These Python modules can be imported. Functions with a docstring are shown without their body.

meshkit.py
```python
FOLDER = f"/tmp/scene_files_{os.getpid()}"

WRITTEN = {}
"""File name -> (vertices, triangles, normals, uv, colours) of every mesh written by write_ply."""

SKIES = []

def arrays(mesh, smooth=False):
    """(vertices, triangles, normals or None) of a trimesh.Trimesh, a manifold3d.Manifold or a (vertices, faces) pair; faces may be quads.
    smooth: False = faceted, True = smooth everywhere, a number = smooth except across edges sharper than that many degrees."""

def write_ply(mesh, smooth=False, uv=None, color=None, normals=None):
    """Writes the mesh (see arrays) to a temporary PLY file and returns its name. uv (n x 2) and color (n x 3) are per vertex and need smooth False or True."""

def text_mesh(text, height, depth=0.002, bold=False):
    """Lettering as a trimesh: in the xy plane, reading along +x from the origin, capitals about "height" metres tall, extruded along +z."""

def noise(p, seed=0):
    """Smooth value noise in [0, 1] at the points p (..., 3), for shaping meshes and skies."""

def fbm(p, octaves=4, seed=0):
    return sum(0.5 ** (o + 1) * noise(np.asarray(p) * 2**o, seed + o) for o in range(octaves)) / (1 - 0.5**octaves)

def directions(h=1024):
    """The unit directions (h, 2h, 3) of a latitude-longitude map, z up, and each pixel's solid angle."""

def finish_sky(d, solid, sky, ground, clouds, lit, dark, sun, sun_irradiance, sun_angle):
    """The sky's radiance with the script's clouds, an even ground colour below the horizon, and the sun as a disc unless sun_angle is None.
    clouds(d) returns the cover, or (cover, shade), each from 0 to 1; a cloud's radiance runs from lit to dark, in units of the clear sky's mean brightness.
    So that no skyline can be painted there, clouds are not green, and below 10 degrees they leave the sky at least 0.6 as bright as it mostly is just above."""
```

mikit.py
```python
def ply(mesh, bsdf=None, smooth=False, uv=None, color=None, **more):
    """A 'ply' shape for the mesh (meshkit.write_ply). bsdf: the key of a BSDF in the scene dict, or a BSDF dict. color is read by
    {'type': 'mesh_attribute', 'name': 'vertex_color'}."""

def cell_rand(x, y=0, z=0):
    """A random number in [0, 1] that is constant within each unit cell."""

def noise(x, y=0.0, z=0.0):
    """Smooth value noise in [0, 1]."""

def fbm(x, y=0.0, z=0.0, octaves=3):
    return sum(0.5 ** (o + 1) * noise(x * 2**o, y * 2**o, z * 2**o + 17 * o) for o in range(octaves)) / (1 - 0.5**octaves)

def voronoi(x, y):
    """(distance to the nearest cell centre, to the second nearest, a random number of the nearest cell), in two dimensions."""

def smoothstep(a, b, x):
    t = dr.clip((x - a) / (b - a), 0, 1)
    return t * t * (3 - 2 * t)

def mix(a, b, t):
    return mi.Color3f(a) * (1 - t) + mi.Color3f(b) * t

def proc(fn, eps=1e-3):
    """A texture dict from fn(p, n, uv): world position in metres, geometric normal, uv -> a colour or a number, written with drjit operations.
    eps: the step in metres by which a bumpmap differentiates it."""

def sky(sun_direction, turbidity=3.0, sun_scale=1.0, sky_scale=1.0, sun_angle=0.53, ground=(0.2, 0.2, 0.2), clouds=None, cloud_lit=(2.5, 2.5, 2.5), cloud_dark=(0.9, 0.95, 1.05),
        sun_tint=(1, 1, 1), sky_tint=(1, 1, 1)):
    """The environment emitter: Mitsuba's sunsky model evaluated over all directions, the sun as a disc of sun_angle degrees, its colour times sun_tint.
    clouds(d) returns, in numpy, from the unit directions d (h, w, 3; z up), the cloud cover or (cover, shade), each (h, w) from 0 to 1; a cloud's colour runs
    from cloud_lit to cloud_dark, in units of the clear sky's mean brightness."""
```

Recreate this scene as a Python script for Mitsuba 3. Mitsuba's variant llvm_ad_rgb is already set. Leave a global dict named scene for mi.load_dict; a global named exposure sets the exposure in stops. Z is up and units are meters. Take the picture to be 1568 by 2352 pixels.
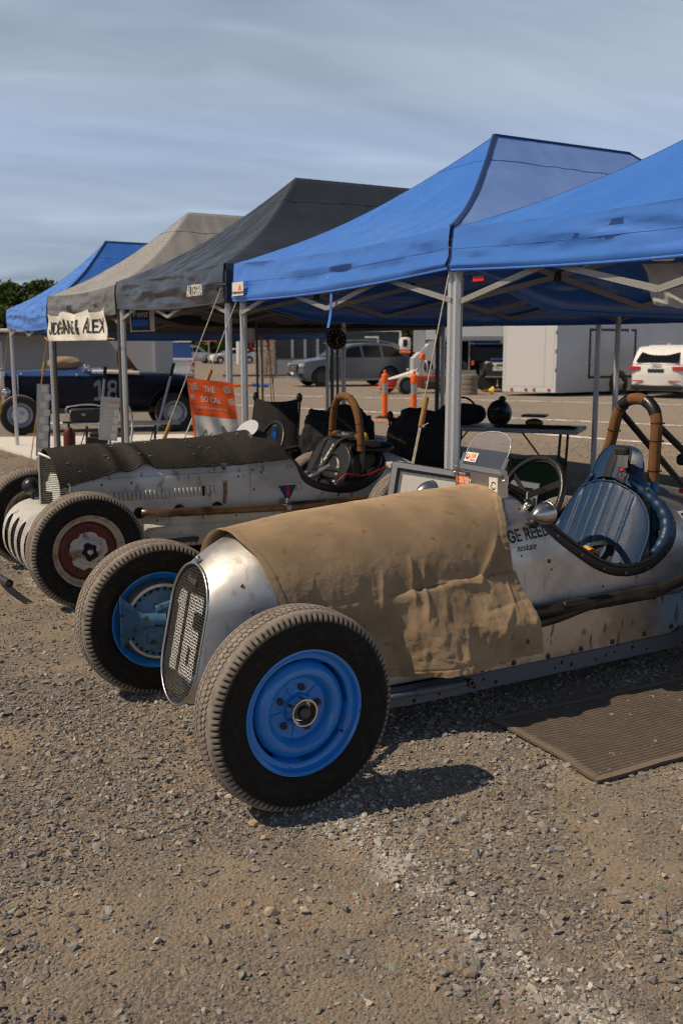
import math, random
import numpy as np, trimesh, manifold3d as m3, shapely, shapely.geometry as sg
import drjit as dr, mitsuba as mi, mikit, meshkit
from mikit import noise, fbm, voronoi, smoothstep, mix, proc, cell_rand
T4 = mi.ScalarTransform4f
scene, labels = {}, {}
PI = math.pi
# ------------------------------------------------------------------ camera, sky, exposure
PITCH = math.atan((1176 - 795) / 2287.0)
scene['camera'] = {'type': 'thinlens', 'fov': math.degrees(2 * math.atan(784 / 2287.0)), 'fov_axis': 'x', 'aperture_radius': 0.0038,
    'focus_distance': 3.75, 'near_clip': 0.05, 'far_clip': 3000.0,
    'to_world': T4().look_at(origin=[0, 0, 1.62], target=[0, math.cos(PITCH), 1.62 - math.sin(PITCH)], up=[0, 0, 1])}
def sky_clouds(d):
    el = np.maximum(d[..., 2], 0.03)
    px, py = d[..., 0] / (el + 0.25), d[..., 1] / (el + 0.25)
    q = np.stack([px * 0.7 + py * 0.12, py * 3.2 - px * 0.35, px * 0], -1)
    w = meshkit.fbm(q * 0.8 + 7.3, 4, 5) - 0.5
    q2 = np.stack([px * 1.0 + w * 2.2, py * 2.4 - px * 0.4 + w * 2.0, px * 0 + 3.1], -1)
    a = meshkit.fbm(q2 * 1.1, 5, 11)
    fine = meshkit.fbm(np.stack([px * 3 + w * 5, py * 9 - px * 2.5 + w * 5, px * 0], -1), 4, 23)
    cover = np.clip(0.40 + 0.9 * (a - 0.5) + 0.22 * (fine - 0.5), 0, 1)
    low = np.clip((0.50 - d[..., 2]) / 0.20, 0, 1) ** 1.5 * np.exp(-(np.maximum(d[..., 2], 0) / 0.42) ** 2)          # thin cloud seen edge-on piles up towards the horizon, all the way round
    cover = cover * (0.18 + 0.82 * low) + 0.28 * low
    hz = np.exp(-(np.maximum(d[..., 2], 0) / 0.09) ** 2)
    cover = cover * (1 - 0.34 * hz)
    return np.clip(cover, 0, 0.95), np.clip(0.55 - 0.35 * hz - 0.25 * np.exp(-((d[..., 2] - 0.255 + 0.05 * w) / 0.04) ** 2) + 0.22 * np.exp(-((d[..., 2] - 0.19 + 0.05 * w) / 0.035) ** 2) + 0.45 * (0.5 - a) + 0.3 * (0.5 - fine), 0, 1)
scene['sky_light'] = mikit.sky([-0.80, -0.225, 1.0], turbidity=3.0, sky_scale=0.28, sun_tint=(1.0, 0.97, 0.93), ground=(0.2, 0.18, 0.16),
    clouds=sky_clouds, cloud_lit=(13.2, 15.2, 16.7), cloud_dark=(8.8, 11.2, 16.2))
exposure = 1.3
# ------------------------------------------------------------------ mesh helpers: a mesh is (vertices, triangles)
def tri(f):
    f = np.asarray(f, int)
    return np.vstack([f[:, [0, 1, 2]], f[:, [0, 2, 3]]]) if f.shape[1] == 4 else f
def cat(*ms):
    vs, fs, n = [], [], 0
    for m in ms:
        v, f = vf(m)
        vs.append(v); fs.append(f + n); n += len(v)
    return np.vstack(vs), np.vstack(fs)
def vf(m):
    if isinstance(m, tuple): return np.asarray(m[0], float), tri(m[1])
    if hasattr(m, 'to_mesh'):
        k = m.to_mesh(); return np.array(k.vert_properties[:, :3], float), np.array(k.tri_verts, int)
    return np.array(m.vertices, float), np.array(m.faces, int)
def xf(m, M):
    v, f = vf(m); M = np.asarray(M, float)
    return v @ M[:3, :3].T + M[:3, 3], (f[:, ::-1] if np.linalg.det(M[:3, :3]) < 0 else f)
def TR(x=0, y=0, z=0):
    M = np.eye(4); M[:3, 3] = x, y, z; return M
def RO(axis, deg):
    return trimesh.transformations.rotation_matrix(math.radians(deg), {'x': [1, 0, 0], 'y': [0, 1, 0], 'z': [0, 0, 1]}.get(axis, axis) if isinstance(axis, str) else axis)
def SC(x, y=None, z=None):
    return np.diag([x, x if y is None else y, x if z is None else z, 1.0])
def mv(m, x=0, y=0, z=0): return xf(m, TR(x, y, z))
def hull(p):
    h = trimesh.convex.convex_hull(np.asarray(p, float)); return np.array(h.vertices), np.array(h.faces)
def box(x0, x1, y0, y1, z0, z1, b=0.0):
    c = np.array([(x0 + x1) / 2, (y0 + y1) / 2, (z0 + z1) / 2]); h = np.abs([x1 - x0, y1 - y0, z1 - z0]) / 2
    S = np.array([[a, e, g] for a in (-1, 1) for e in (-1, 1) for g in (-1, 1)], float)
    b = min(b, 0.45 * h.min())
    if b <= 0:
        F = [[0, 1, 3, 2], [4, 6, 7, 5], [0, 4, 5, 1], [2, 3, 7, 6], [0, 2, 6, 4], [1, 5, 7, 3]]
        return S * h + c, tri(F)
    P = [S * (h - np.array([0 if k == i else b for k in range(3)])) for i in range(3)]
    v, f = hull(np.vstack(P) + c)
    return v, f
def frame_along(p, closed=False):
    p = np.asarray(p, float)
    t = np.roll(p, -1, 0) - np.roll(p, 1, 0) if closed else np.gradient(p, axis=0)
    t /= np.linalg.norm(t, axis=1, keepdims=True) + 1e-12
    a = np.zeros_like(t)
    k = np.array([0, 0, 1.0]) if abs(t[0, 2]) < 0.9 else np.array([1.0, 0, 0])
    a[0] = np.cross(t[0], k); a[0] /= np.linalg.norm(a[0])
    for i in range(1, len(t)):
        w = a[i - 1] - t[i] * (a[i - 1] @ t[i]); a[i] = w / (np.linalg.norm(w) + 1e-12)
    return t, a, np.cross(t, a)
def sweep(path, prof, closed=False, caps=True, scale=None):
    """prof: (k,2) closed outline swept along the path."""
    p = np.asarray(path, float); prof = np.asarray(prof, float); k = len(prof); n = len(p)
    t, a, b = frame_along(p, closed)
    s = np.ones(n) if scale is None else np.broadcast_to(scale, (n,))
    v = p[:, None] + s[:, None, None] * (prof[None, :, :1] * a[:, None] + prof[None, :, 1:] * b[:, None])
    f = []
    i, j = np.meshgrid(np.arange(n if closed else n - 1), np.arange(k), indexing='ij')
    i2, j2 = (i + 1) % n, (j + 1) % k
    f = np.stack([i * k + j, i * k + j2, i2 * k + j2, i2 * k + j], -1).reshape(-1, 4)
    v = v.reshape(-1, 3); f = tri(f)
    if caps and not closed:
        c0, c1 = len(v), len(v) + 1
        v = np.vstack([v, p[0], p[-1]]); q = np.arange(k)
        f = np.vstack([f, np.stack([q * 0 + c0, (q + 1) % k, q], 1), np.stack([q * 0 + c1, (n - 1) * k + q, (n - 1) * k + (q + 1) % k], 1)])
    return v, f
def circ(r, n=12, sx=1.0, sy=1.0):
    a = np.arange(n) * 2 * PI / n; return np.stack([r * sx * np.cos(a), r * sy * np.sin(a)], 1)
def rect2(w, h): return np.array([[-w / 2, -h / 2], [w / 2, -h / 2], [w / 2, h / 2], [-w / 2, h / 2]])
def tube(path, r, n=10, closed=False, **k): return sweep(path, circ(1.0, n), closed, scale=r, **k)
def bar(p0, p1, w=0.02, h=None, n=None):
    p0, p1 = np.asarray(p0, float), np.asarray(p1, float)
    return sweep([p0, p1], rect2(w, h or w) if not n else circ(w / 2, n))
def spline(pts, n=40, closed=False):
    from scipy.interpolate import CubicSpline
    p = np.asarray(pts, float)
    if closed: p = np.vstack([p, p[:1]])
    t = np.r_[0, np.cumsum(np.linalg.norm(np.diff(p, axis=0), axis=1))]
    c = CubicSpline(t, p, bc_type='periodic' if closed else 'natural')
    return c(np.linspace(0, t[-1], n, endpoint=not closed))
def lathe(prof, n=48, axis='y', skip=None):
    """prof: (r, h) pairs; revolved round the axis, h along it. skip(k, angle) leaves faces out."""
    prof = np.asarray(prof, float); m = len(prof)
    a = np.arange(n) * 2 * PI / n
    r, h = prof[:, 0], prof[:, 1]
    X, Z, Y = np.cos(a)[:, None] * r, np.sin(a)[:, None] * r, np.broadcast_to(h, (n, m))
    v = {'y': (X, Y, Z), 'z': (X, -Z, Y), 'x': (Y, -X, Z)}[axis]
    v = np.stack(v, -1).reshape(-1, 3)
    i, j = np.meshgrid(np.arange(n), np.arange(m - 1), indexing='ij')
    f = np.stack([i * m + j, i * m + j + 1, ((i + 1) % n) * m + j + 1, ((i + 1) % n) * m + j], -1)
    if skip is not None:
        keep = ~np.array([[skip(jj, a[ii]) for jj in range(m - 1)] for ii in range(n)])
        f = f[keep]
    return v, tri(f.reshape(-1, 4))
def ball(r, n=12, sx=1, sy=1, sz=1):
    a = np.linspace(-PI / 2, PI / 2, n)
    v, f = lathe(np.stack([np.maximum(np.cos(a), 1e-4) * r, np.sin(a) * r], 1), 2 * n, 'z')
    return v * [sx, sy, sz], f
def gridf(P, wrap_u=False, wrap_v=False):
    """faces of a grid of points (nu, nv, 3)."""
    nu, nv = P.shape[:2]
    i, j = np.meshgrid(np.arange(nu if wrap_u else nu - 1), np.arange(nv if wrap_v else nv - 1), indexing='ij')
    i2, j2 = (i + 1) % nu, (j + 1) % nv
    return P.reshape(-1, 3), tri(np.stack([i * nv + j, i2 * nv + j, i2 * nv + j2, i * nv + j2], -1).reshape(-1, 4))
def thick(P, t):
    """a closed sheet of thickness t from a grid of points."""
    nu, nv = P.shape[:2]
    du = np.gradient(P, axis=0); dv = np.gradient(P, axis=1)
    n = np.cross(du, dv); n /= np.linalg.norm(n, axis=-1, keepdims=True) + 1e-12
    v0, f0 = gridf(P); v1, f1 = gridf(P - n * t)
    idx = np.arange(nu * nv).reshape(nu, nv)
    rim = np.r_[idx[:, 0], idx[-1, 1:], idx[-2::-1, -1], idx[0, -2:0:-1]]
    r2 = np.roll(rim, -1); N = nu * nv
    side = np.stack([rim, r2, r2 + N, rim + N], 1)
    return np.vstack([v0, v1]), np.vstack([f0, f1[:, ::-1] + N, tri(side)[:, ::-1]])
def prism(poly, h, z0=0.0):
    """polygon in xy (points or shapely) extruded z0..z0+h."""
    g = poly if hasattr(poly, 'geom_type') else sg.Polygon(poly)
    ms = []
    for q in getattr(g, 'geoms', [g]):
        if q.area > 1e-9: ms.append(mv(trimesh.creation.extrude_polygon(q, h, engine='earcut'), z=z0))
    return cat(*ms)
def prism_xz(poly, y0, y1):
    v, f = prism(poly, abs(y1 - y0), min(y0, y1)); return np.stack([v[:, 0], v[:, 2], v[:, 1]], 1), f[:, ::-1]
def prism_yz(poly, x0, x1):
    v, f = prism(poly, abs(x1 - x0), min(x0, x1)); return np.stack([v[:, 2], v[:, 0], v[:, 1]], 1), f
def man(m):
    k = trimesh.Trimesh(*vf(m), process=False); k.merge_vertices(); k.update_faces(k.nondegenerate_faces()); f = np.asarray(k.faces, np.uint32)
    if not k.is_winding_consistent: k.fix_normals(); f = np.asarray(k.faces, np.uint32)
    if k.volume < 0: f = f[:, ::-1]
    r = m3.Manifold(m3.Mesh(np.asarray(k.vertices, np.float32), np.ascontiguousarray(f)))
    assert not r.is_empty(), (r.status(), k.is_watertight)
    return r
def text(s, h, depth=0.002, bold=False, center=True, shear=0.0, wide=1.0):
    v, f = vf(meshkit.text_mesh(s, h, depth, bold))
    v = v.copy(); v[:, 0] += shear * v[:, 1]; v[:, 0] *= wide
    if center: v[:, :2] -= (v[:, :2].max(0) + v[:, :2].min(0)) / 2
    return v, f
def place(o, ex, ey, m):
    """m's xy plane laid on origin o with axes ex, ey."""
    ex = np.asarray(ex, float); ex = ex / np.linalg.norm(ex); ey = np.asarray(ey, float); ey = ey - ex * (ex @ ey); ey /= np.linalg.norm(ey)
    M = np.eye(4); M[:3, 0], M[:3, 1], M[:3, 2], M[:3, 3] = ex, ey, np.cross(ex, ey), o
    return xf(m, M)
# ------------------------------------------------------------------ scene helpers
def ply(mesh, bsdf, smooth=False, color=None):
    m = vf(mesh); assert len(m[1]), bsdf
    if smooth not in (False, True):
        k = trimesh.graph.smooth_shade(trimesh.Trimesh(m[0], m[1], process=False), angle=math.radians(smooth), facet_minarea=None)
        m, smooth = (np.array(k.vertices), np.array(k.faces)), True
    return mikit.ply(m, 'm_' + bsdf, smooth=smooth, color=color)
COUNT = {}
def uniq(key):
    n = COUNT.get(key, 0); COUNT[key] = n + 1
    return key if n == 0 else f'{key}_{n:03d}'
def thing(name, label, cat_, group=None):
    k = uniq(name); labels[k] = {'label': label, 'category': cat_}
    if group: labels[k]['group'] = group
    return k
def part(parent, name, mesh, bsdf, smooth=False, M=None, color=None, label=None):
    k = uniq(f'{parent}__{name}')
    m = xf(mesh, M) if M is not None else vf(mesh)
    scene[k] = ply(m, bsdf, smooth=smooth, color=color)
    if label: labels[k] = {'label': label}
    return k
def single(name, label, cat_, mesh, bsdf, smooth=False, M=None, group=None, color=None):
    k = thing(name, label, cat_, group)
    m = xf(mesh, M) if M is not None else vf(mesh)
    scene[k] = ply(m, bsdf, smooth=smooth, color=color)
    return k
def setting(name, mesh, bsdf, smooth=False, kind='structure', color=None, label=None, category=None):
    k = uniq(name); scene[k] = ply(vf(mesh), bsdf, smooth=smooth, color=color)
    labels[k] = {'kind': kind}
    if label: labels[k]['label'] = label
    if category: labels[k]['category'] = category
    return k
def carM(A, ang): return TR(A[0], A[1], 0) @ RO('z', ang)
def rgb(*c): return {'type': 'rgb', 'value': list(map(float, c))}
def pbr(name, color, rough=0.5, metal=0.0, two=True, bump=None, bscale=1.0, **k):
    b = {'type': 'principled', 'base_color': color if isinstance(color, dict) else rgb(*color), 'roughness': rough if isinstance(rough, dict) else float(rough), 'metallic': float(metal), **k}
    if bump is not None:
        b = {'type': 'bumpmap', 'arbitrary': bump, 'scale': float(bscale), 'bsdf': b}
    scene['m_' + name] = {'type': 'twosided', 'bsdf': b} if two else b
    return name
VC = {'type': 'mesh_attribute', 'name': 'vertex_color'}
# ------------------------------------------------------------------ materials
def f_alu(p, n, uv):
    a = fbm(p.x * 5, p.y * 5, p.z * 5, 4); b = fbm(p.x * 38, p.y * 38, p.z * 9, 3); s = noise(p.x * 150, p.y * 150, p.z * 150)
    c = mix((0.66, 0.66, 0.665), (0.46, 0.43, 0.40), smoothstep(0.46, 0.72, a) * 0.75)
    c = mix(c, (0.30, 0.24, 0.18), smoothstep(0.62, 0.75, b) * 0.3)
    return mix(c, (0.07, 0.06, 0.05), smoothstep(0.88, 0.94, s) * smoothstep(0.5, 0.62, a) * 0.3)
def f_alu_r(p, n, uv): return 0.38 + 0.24 * fbm(p.x * 14, p.y * 14, p.z * 14, 3)
def f_alu_b(p, n, uv): return fbm(p.x * 9, p.y * 9, p.z * 9, 3) * 1.0 + 0.05 * noise(p.x * 60, p.y * 60, p.z * 60)
pbr('aluminium', proc(f_alu), proc(f_alu_r), 1.0, bump=proc(f_alu_b, 4e-3), bscale=0.0035)
def f_alu2(p, n, uv):
    a = fbm(p.x * 4, p.y * 4, p.z * 4, 4); b = fbm(p.x * 30, p.y * 30, p.z * 12, 3)
    c = mix((0.64, 0.63, 0.60), (0.46, 0.44, 0.40), smoothstep(0.42, 0.68, a))
    return mix(c, (0.16, 0.12, 0.09), smoothstep(0.66, 0.76, b) * 0.6)
pbr('worn_silver', proc(f_alu2), 0.48, 0.35, bump=proc(f_alu_b, 4e-3), bscale=0.006)
pbr('steel', (0.55, 0.54, 0.52), 0.32, 1.0); pbr('chrome', (0.8, 0.8, 0.8), 0.12, 1.0); pbr('dark_steel', (0.10, 0.095, 0.09), 0.45, 0.8)
pbr('pole_silver', (0.55, 0.57, 0.60), 0.42, 0.35); pbr('pole_dark', (0.10, 0.095, 0.085), 0.5, 0.3)
pbr('truss_grey', (0.33, 0.325, 0.315), 0.5, 0.3)
def f_canvas(p, n, uv):
    w = 0.5 + 0.5 * dr.sin(p.x * 2600) * dr.sin(p.z * 2600 + p.y * 1500)
    a = fbm(p.x * 6, p.y * 6, p.z * 6, 4); s = fbm(p.x * 22 + 3, p.y * 22, p.z * 22, 3)
    c = mix((0.34, 0.245, 0.152), (0.25, 0.18, 0.112), smoothstep(0.35, 0.7, a))
    c = mix(c, (0.20, 0.095, 0.03), smoothstep(0.70, 0.80, s) * 0.6)
    return c * (0.9 + 0.1 * w)
def f_canvas_b(p, n, uv): return noise(p.x * 420, p.y * 420, p.z * 420) * 0.6 + 1.2 * fbm(p.x * 110, p.y * 110, p.z * 110, 2)
pbr('canvas', proc(f_canvas), 0.95, bump=proc(f_canvas_b, 1.2e-3), bscale=0.0008, sheen=0.3)
def f_thread(p, n, uv): return mix((0.40, 0.29, 0.17), (0.3, 0.21, 0.12), noise(p.x * 500, p.y * 500, p.z * 500))
pbr('thread', proc(f_thread), 0.9)
pbr('tyre', VC, 0.78, specular=0.25)
def f_blue(p, n, uv):
    a = fbm(p.x * 18, p.y * 18, p.z * 18, 3)
    c = mix((0.008, 0.185, 0.62), (0.014, 0.20, 0.60), a)
    c = mix(c, (0.16, 0.13, 0.11), smoothstep(0.52, 0.85, fbm(p.x * 7, p.y * 7, p.z * 7, 4)) * 0.35)
    return mix(c, (0.02, 0.02, 0.022), smoothstep(0.80, 0.84, fbm(p.x * 60, p.y * 60, p.z * 60, 3)))
pbr('wheel_blue', proc(f_blue), 0.24, clearcoat=1.0, clearcoat_gloss=0.85)
def f_oldblue(p, n, uv):
    a = fbm(p.x * 25, p.y * 25, p.z * 25, 4)
    return mix(mix((0.025, 0.10, 0.22), (0.06, 0.17, 0.30), a), (0.02, 0.025, 0.03), smoothstep(0.58, 0.72, a))
pbr('old_blue', proc(f_oldblue), 0.5)
pbr('rail_blue', (0.085, 0.10, 0.13), 0.5)
def f_leather(p, n, uv):
    v = voronoi(p.y * 330 + p.x * 210, p.z * 330)
    return v[0] * 0.7 + 0.6 * fbm(p.x * 30, p.y * 30, p.z * 30, 2)
pbr('blue_leather', (0.010, 0.038, 0.098), 0.42, bump=proc(f_leather, 1e-3), bscale=0.0005, specular=0.45)
pbr('black_leather', (0.012, 0.012, 0.013), 0.33, bump=proc(f_leather, 1e-3), bscale=0.0006, specular=0.6)
pbr('black_trim', (0.010, 0.010, 0.010), 0.5); pbr('black_matte', (0.008, 0.008, 0.008), 0.85); pbr('black_rubber', (0.014, 0.013, 0.012), 0.6)
pbr('webbing', (0.012, 0.012, 0.013), 0.7); pbr('yellow_web', (0.75, 0.36, 0.02), 0.6); pbr('orange_web', (0.85, 0.16, 0.02), 0.6)
def f_foam(p, n, uv): return mix((0.21, 0.098, 0.032), (0.125, 0.055, 0.02), fbm(p.x * 16, p.y * 16, p.z * 16, 3))
pbr('tan_foam', proc(f_foam), 0.85)
def f_exh(p, n, uv): return mix((0.30, 0.18, 0.10), (0.06, 0.035, 0.02), smoothstep(0.35, 0.7, fbm(p.x * 7, p.y * 7, p.z * 7, 3)))
pbr('exhaust_copper', proc(f_exh), 0.38, 0.8)
def f_exh2(p, n, uv): return mix((0.085, 0.07, 0.055), (0.025, 0.02, 0.016), fbm(p.x * 9, p.y * 9, p.z * 9, 3))
pbr('exhaust_dark', proc(f_exh2), 0.45, 0.6)
def f_wred(p, n, uv):
    a = fbm(p.x * 22, p.y * 22, p.z * 22, 4); return mix((0.15, 0.018, 0.012), (0.07, 0.012, 0.009), a)
pbr('rim_red', proc(f_wred), 0.5)
def f_wcream(p, n, uv): return mix((0.42, 0.36, 0.27), (0.22, 0.16, 0.10), smoothstep(0.45, 0.75, fbm(p.x * 20, p.y * 20, p.z * 20, 4)))
pbr('rim_cream', proc(f_wcream), 0.5)
def f_hubw(p, n, uv): return mix((0.50, 0.48, 0.44), (0.2, 0.15, 0.11), smoothstep(0.5, 0.72, fbm(p.x * 17, p.y * 17, p.z * 17, 4)))
pbr('hub_white', proc(f_hubw), 0.5)
pbr('mesh_paint', VC, 0.5)
def f_mat(p, n, uv): return mix((0.040, 0.034, 0.028), (0.022, 0.019, 0.016), fbm(p.x * 25, p.y * 25, p.z * 25, 3))
pbr('ribbed_rubber', proc(f_mat), 0.8)
def f_mat2(p, n, uv): return mix((0.13, 0.105, 0.085), (0.085, 0.068, 0.055), fbm(p.x * 20, p.y * 20, p.z * 20, 3))
pbr('ground_mat_rib', proc(f_mat2), 0.9)
pbr('ground_mat_edge', (0.17, 0.135, 0.108), 0.85)
def fabric(name, c1, c2, rough=0.33, trans=None):
    def fn(p, n, uv): return mix(c1, c2, fbm(p.x * 3, p.y * 3, p.z * 3, 4))
    pbr(name, proc(fn), rough, specular=0.7, sheen=0.6, clearcoat=0.9, clearcoat_gloss=0.78)
fabric('tent_blue', (0.032, 0.155, 0.58), (0.046, 0.18, 0.60)); fabric('tent_dark_blue', (0.008, 0.026, 0.10), (0.012, 0.034, 0.12))
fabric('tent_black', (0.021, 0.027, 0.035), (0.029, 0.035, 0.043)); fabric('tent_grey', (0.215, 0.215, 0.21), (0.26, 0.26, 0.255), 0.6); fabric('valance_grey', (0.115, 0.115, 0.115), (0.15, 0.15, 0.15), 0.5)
pbr('rope', (0.55, 0.50, 0.41), 0.9); pbr('yellow_rope', (0.45, 0.26, 0.04), 0.8)
def f_wood(p, n, uv): return mix((0.42, 0.235, 0.06), (0.28, 0.14, 0.035), fbm(p.x * 60, p.y * 60, p.z * 12, 3))
pbr('wood_toggle', proc(f_wood), 0.5)
pbr('white_plastic', (0.72, 0.72, 0.70), 0.5); pbr('print_white', (0.70, 0.68, 0.62), 0.6); pbr('print_black', (0.015, 0.015, 0.015), 0.6)
pbr('print_navy', (0.012, 0.035, 0.11), 0.5); pbr('print_red', (0.55, 0.02, 0.02), 0.5); pbr('print_orange', (0.80, 0.16, 0.02), 0.5); pbr('banner_orange', (0.92, 0.12, 0.012), 0.6)
pbr('print_grey', (0.46, 0.47, 0.48), 0.6); pbr('print_teal', (0.25, 0.55, 0.55), 0.6); pbr('print_photo', (0.16, 0.17, 0.18), 0.6); pbr('print_blue', (0.02, 0.15, 0.55), 0.5)
pbr('frame_dark', (0.05, 0.045, 0.04), 0.5); pbr('frame_silver', (0.42, 0.42, 0.42), 0.4, 0.5)
pbr('orange_plastic', (0.85, 0.15, 0.012), 0.5); pbr('red_plastic', (0.5, 0.02, 0.015), 0.4); pbr('green_plastic', (0.012, 0.045, 0.012), 0.6); pbr('yellow_plastic', (0.7, 0.42, 0.02), 0.5)
pbr('table_grey', (0.30, 0.31, 0.33), 0.5); pbr('chair_fabric', (0.010, 0.010, 0.011), 0.9)
scene['m_screen_glass'] = {'type': 'blendbsdf', 'weight': 0.09, 'a': {'type': 'thindielectric', 'int_ior': 1.7}, 'b': {'type': 'twosided', 'bsdf': {'type': 'diffuse', 'reflectance': rgb(0.5, 0.55, 0.65)}}}  # bluish diffuse share painted in for sky reflected by the glass
scene['m_clear_box'] = {'type': 'thindielectric', 'int_ior': 1.3}
# distant vehicles
pbr('car_grey', (0.12, 0.14, 0.175), 0.3, 0.35, clearcoat=1.0, clearcoat_gloss=0.9); pbr('car_white', (0.74, 0.74, 0.74), 0.35, clearcoat=1.0, clearcoat_gloss=0.9)
pbr('car_silver', (0.42, 0.45, 0.48), 0.3, 0.5, clearcoat=1.0, clearcoat_gloss=0.9); pbr('car_black', (0.012, 0.012, 0.014), 0.3, clearcoat=1.0)
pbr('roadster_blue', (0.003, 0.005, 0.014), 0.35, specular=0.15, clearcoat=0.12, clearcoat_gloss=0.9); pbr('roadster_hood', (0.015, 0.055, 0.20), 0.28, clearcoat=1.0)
pbr('window_dark', (0.008, 0.009, 0.011), 0.15, specular=0.35); pbr('lamp_red', (0.45, 0.02, 0.02), 0.2, clearcoat=1.0); pbr('lamp_clear', (0.75, 0.76, 0.78), 0.12, 0.4, clearcoat=1.0)
def f_trailer(p, n, uv): return mix((0.52, 0.54, 0.57), (0.42, 0.44, 0.48), fbm(p.x * 0.8, p.y * 0.8, p.z * 1.5, 4))
pbr('trailer_white', proc(f_trailer), 0.28, bump=proc(lambda p, n, uv: fbm(p.x * 1.6, p.y * 1.6, p.z * 1.6, 2), 2e-2), bscale=0.03, clearcoat=0.6)
pbr('door_white', (0.66, 0.67, 0.66), 0.45); pbr('trailer_grey', (0.27, 0.28, 0.30), 0.55); pbr('race_orange', (0.80, 0.085, 0.012), 0.35, clearcoat=1.0); pbr('tyre_side', (0.022, 0.021, 0.020), 0.8)
pbr('tyre_tan', (0.20, 0.165, 0.135), 0.9)
pbr('slab_white', (0.62, 0.60, 0.57), 0.7)
def f_pallet(p, n, uv): return mix((0.42, 0.34, 0.28), (0.28, 0.22, 0.17), noise(p.x * 9, p.y * 9, p.z * 9))
pbr('pallet_wood', proc(f_pallet), 0.8)
def f_side(p, n, uv):
    a = fbm(p.x * 6, p.y * 6, p.z * 6, 4); b = fbm(p.x * 40, p.y * 40, p.z * 10, 3)
    c = mix((0.60, 0.545, 0.48), (0.42, 0.36, 0.30), smoothstep(0.42, 0.68, a)); return mix(c, (0.12, 0.08, 0.05), smoothstep(0.63, 0.74, b) * 0.7)
pbr('side_metal', proc(f_side), 0.42, 0.85, bump=proc(f_alu_b, 4e-3), bscale=0.006)
pbr('number_grey', (0.20, 0.225, 0.27), 0.5)
fabric('tent_sheen', (0.11, 0.22, 0.54), (0.17, 0.29, 0.60), 0.5)  # tent blue made paler: sky sheen painted into the near roof slope
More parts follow.
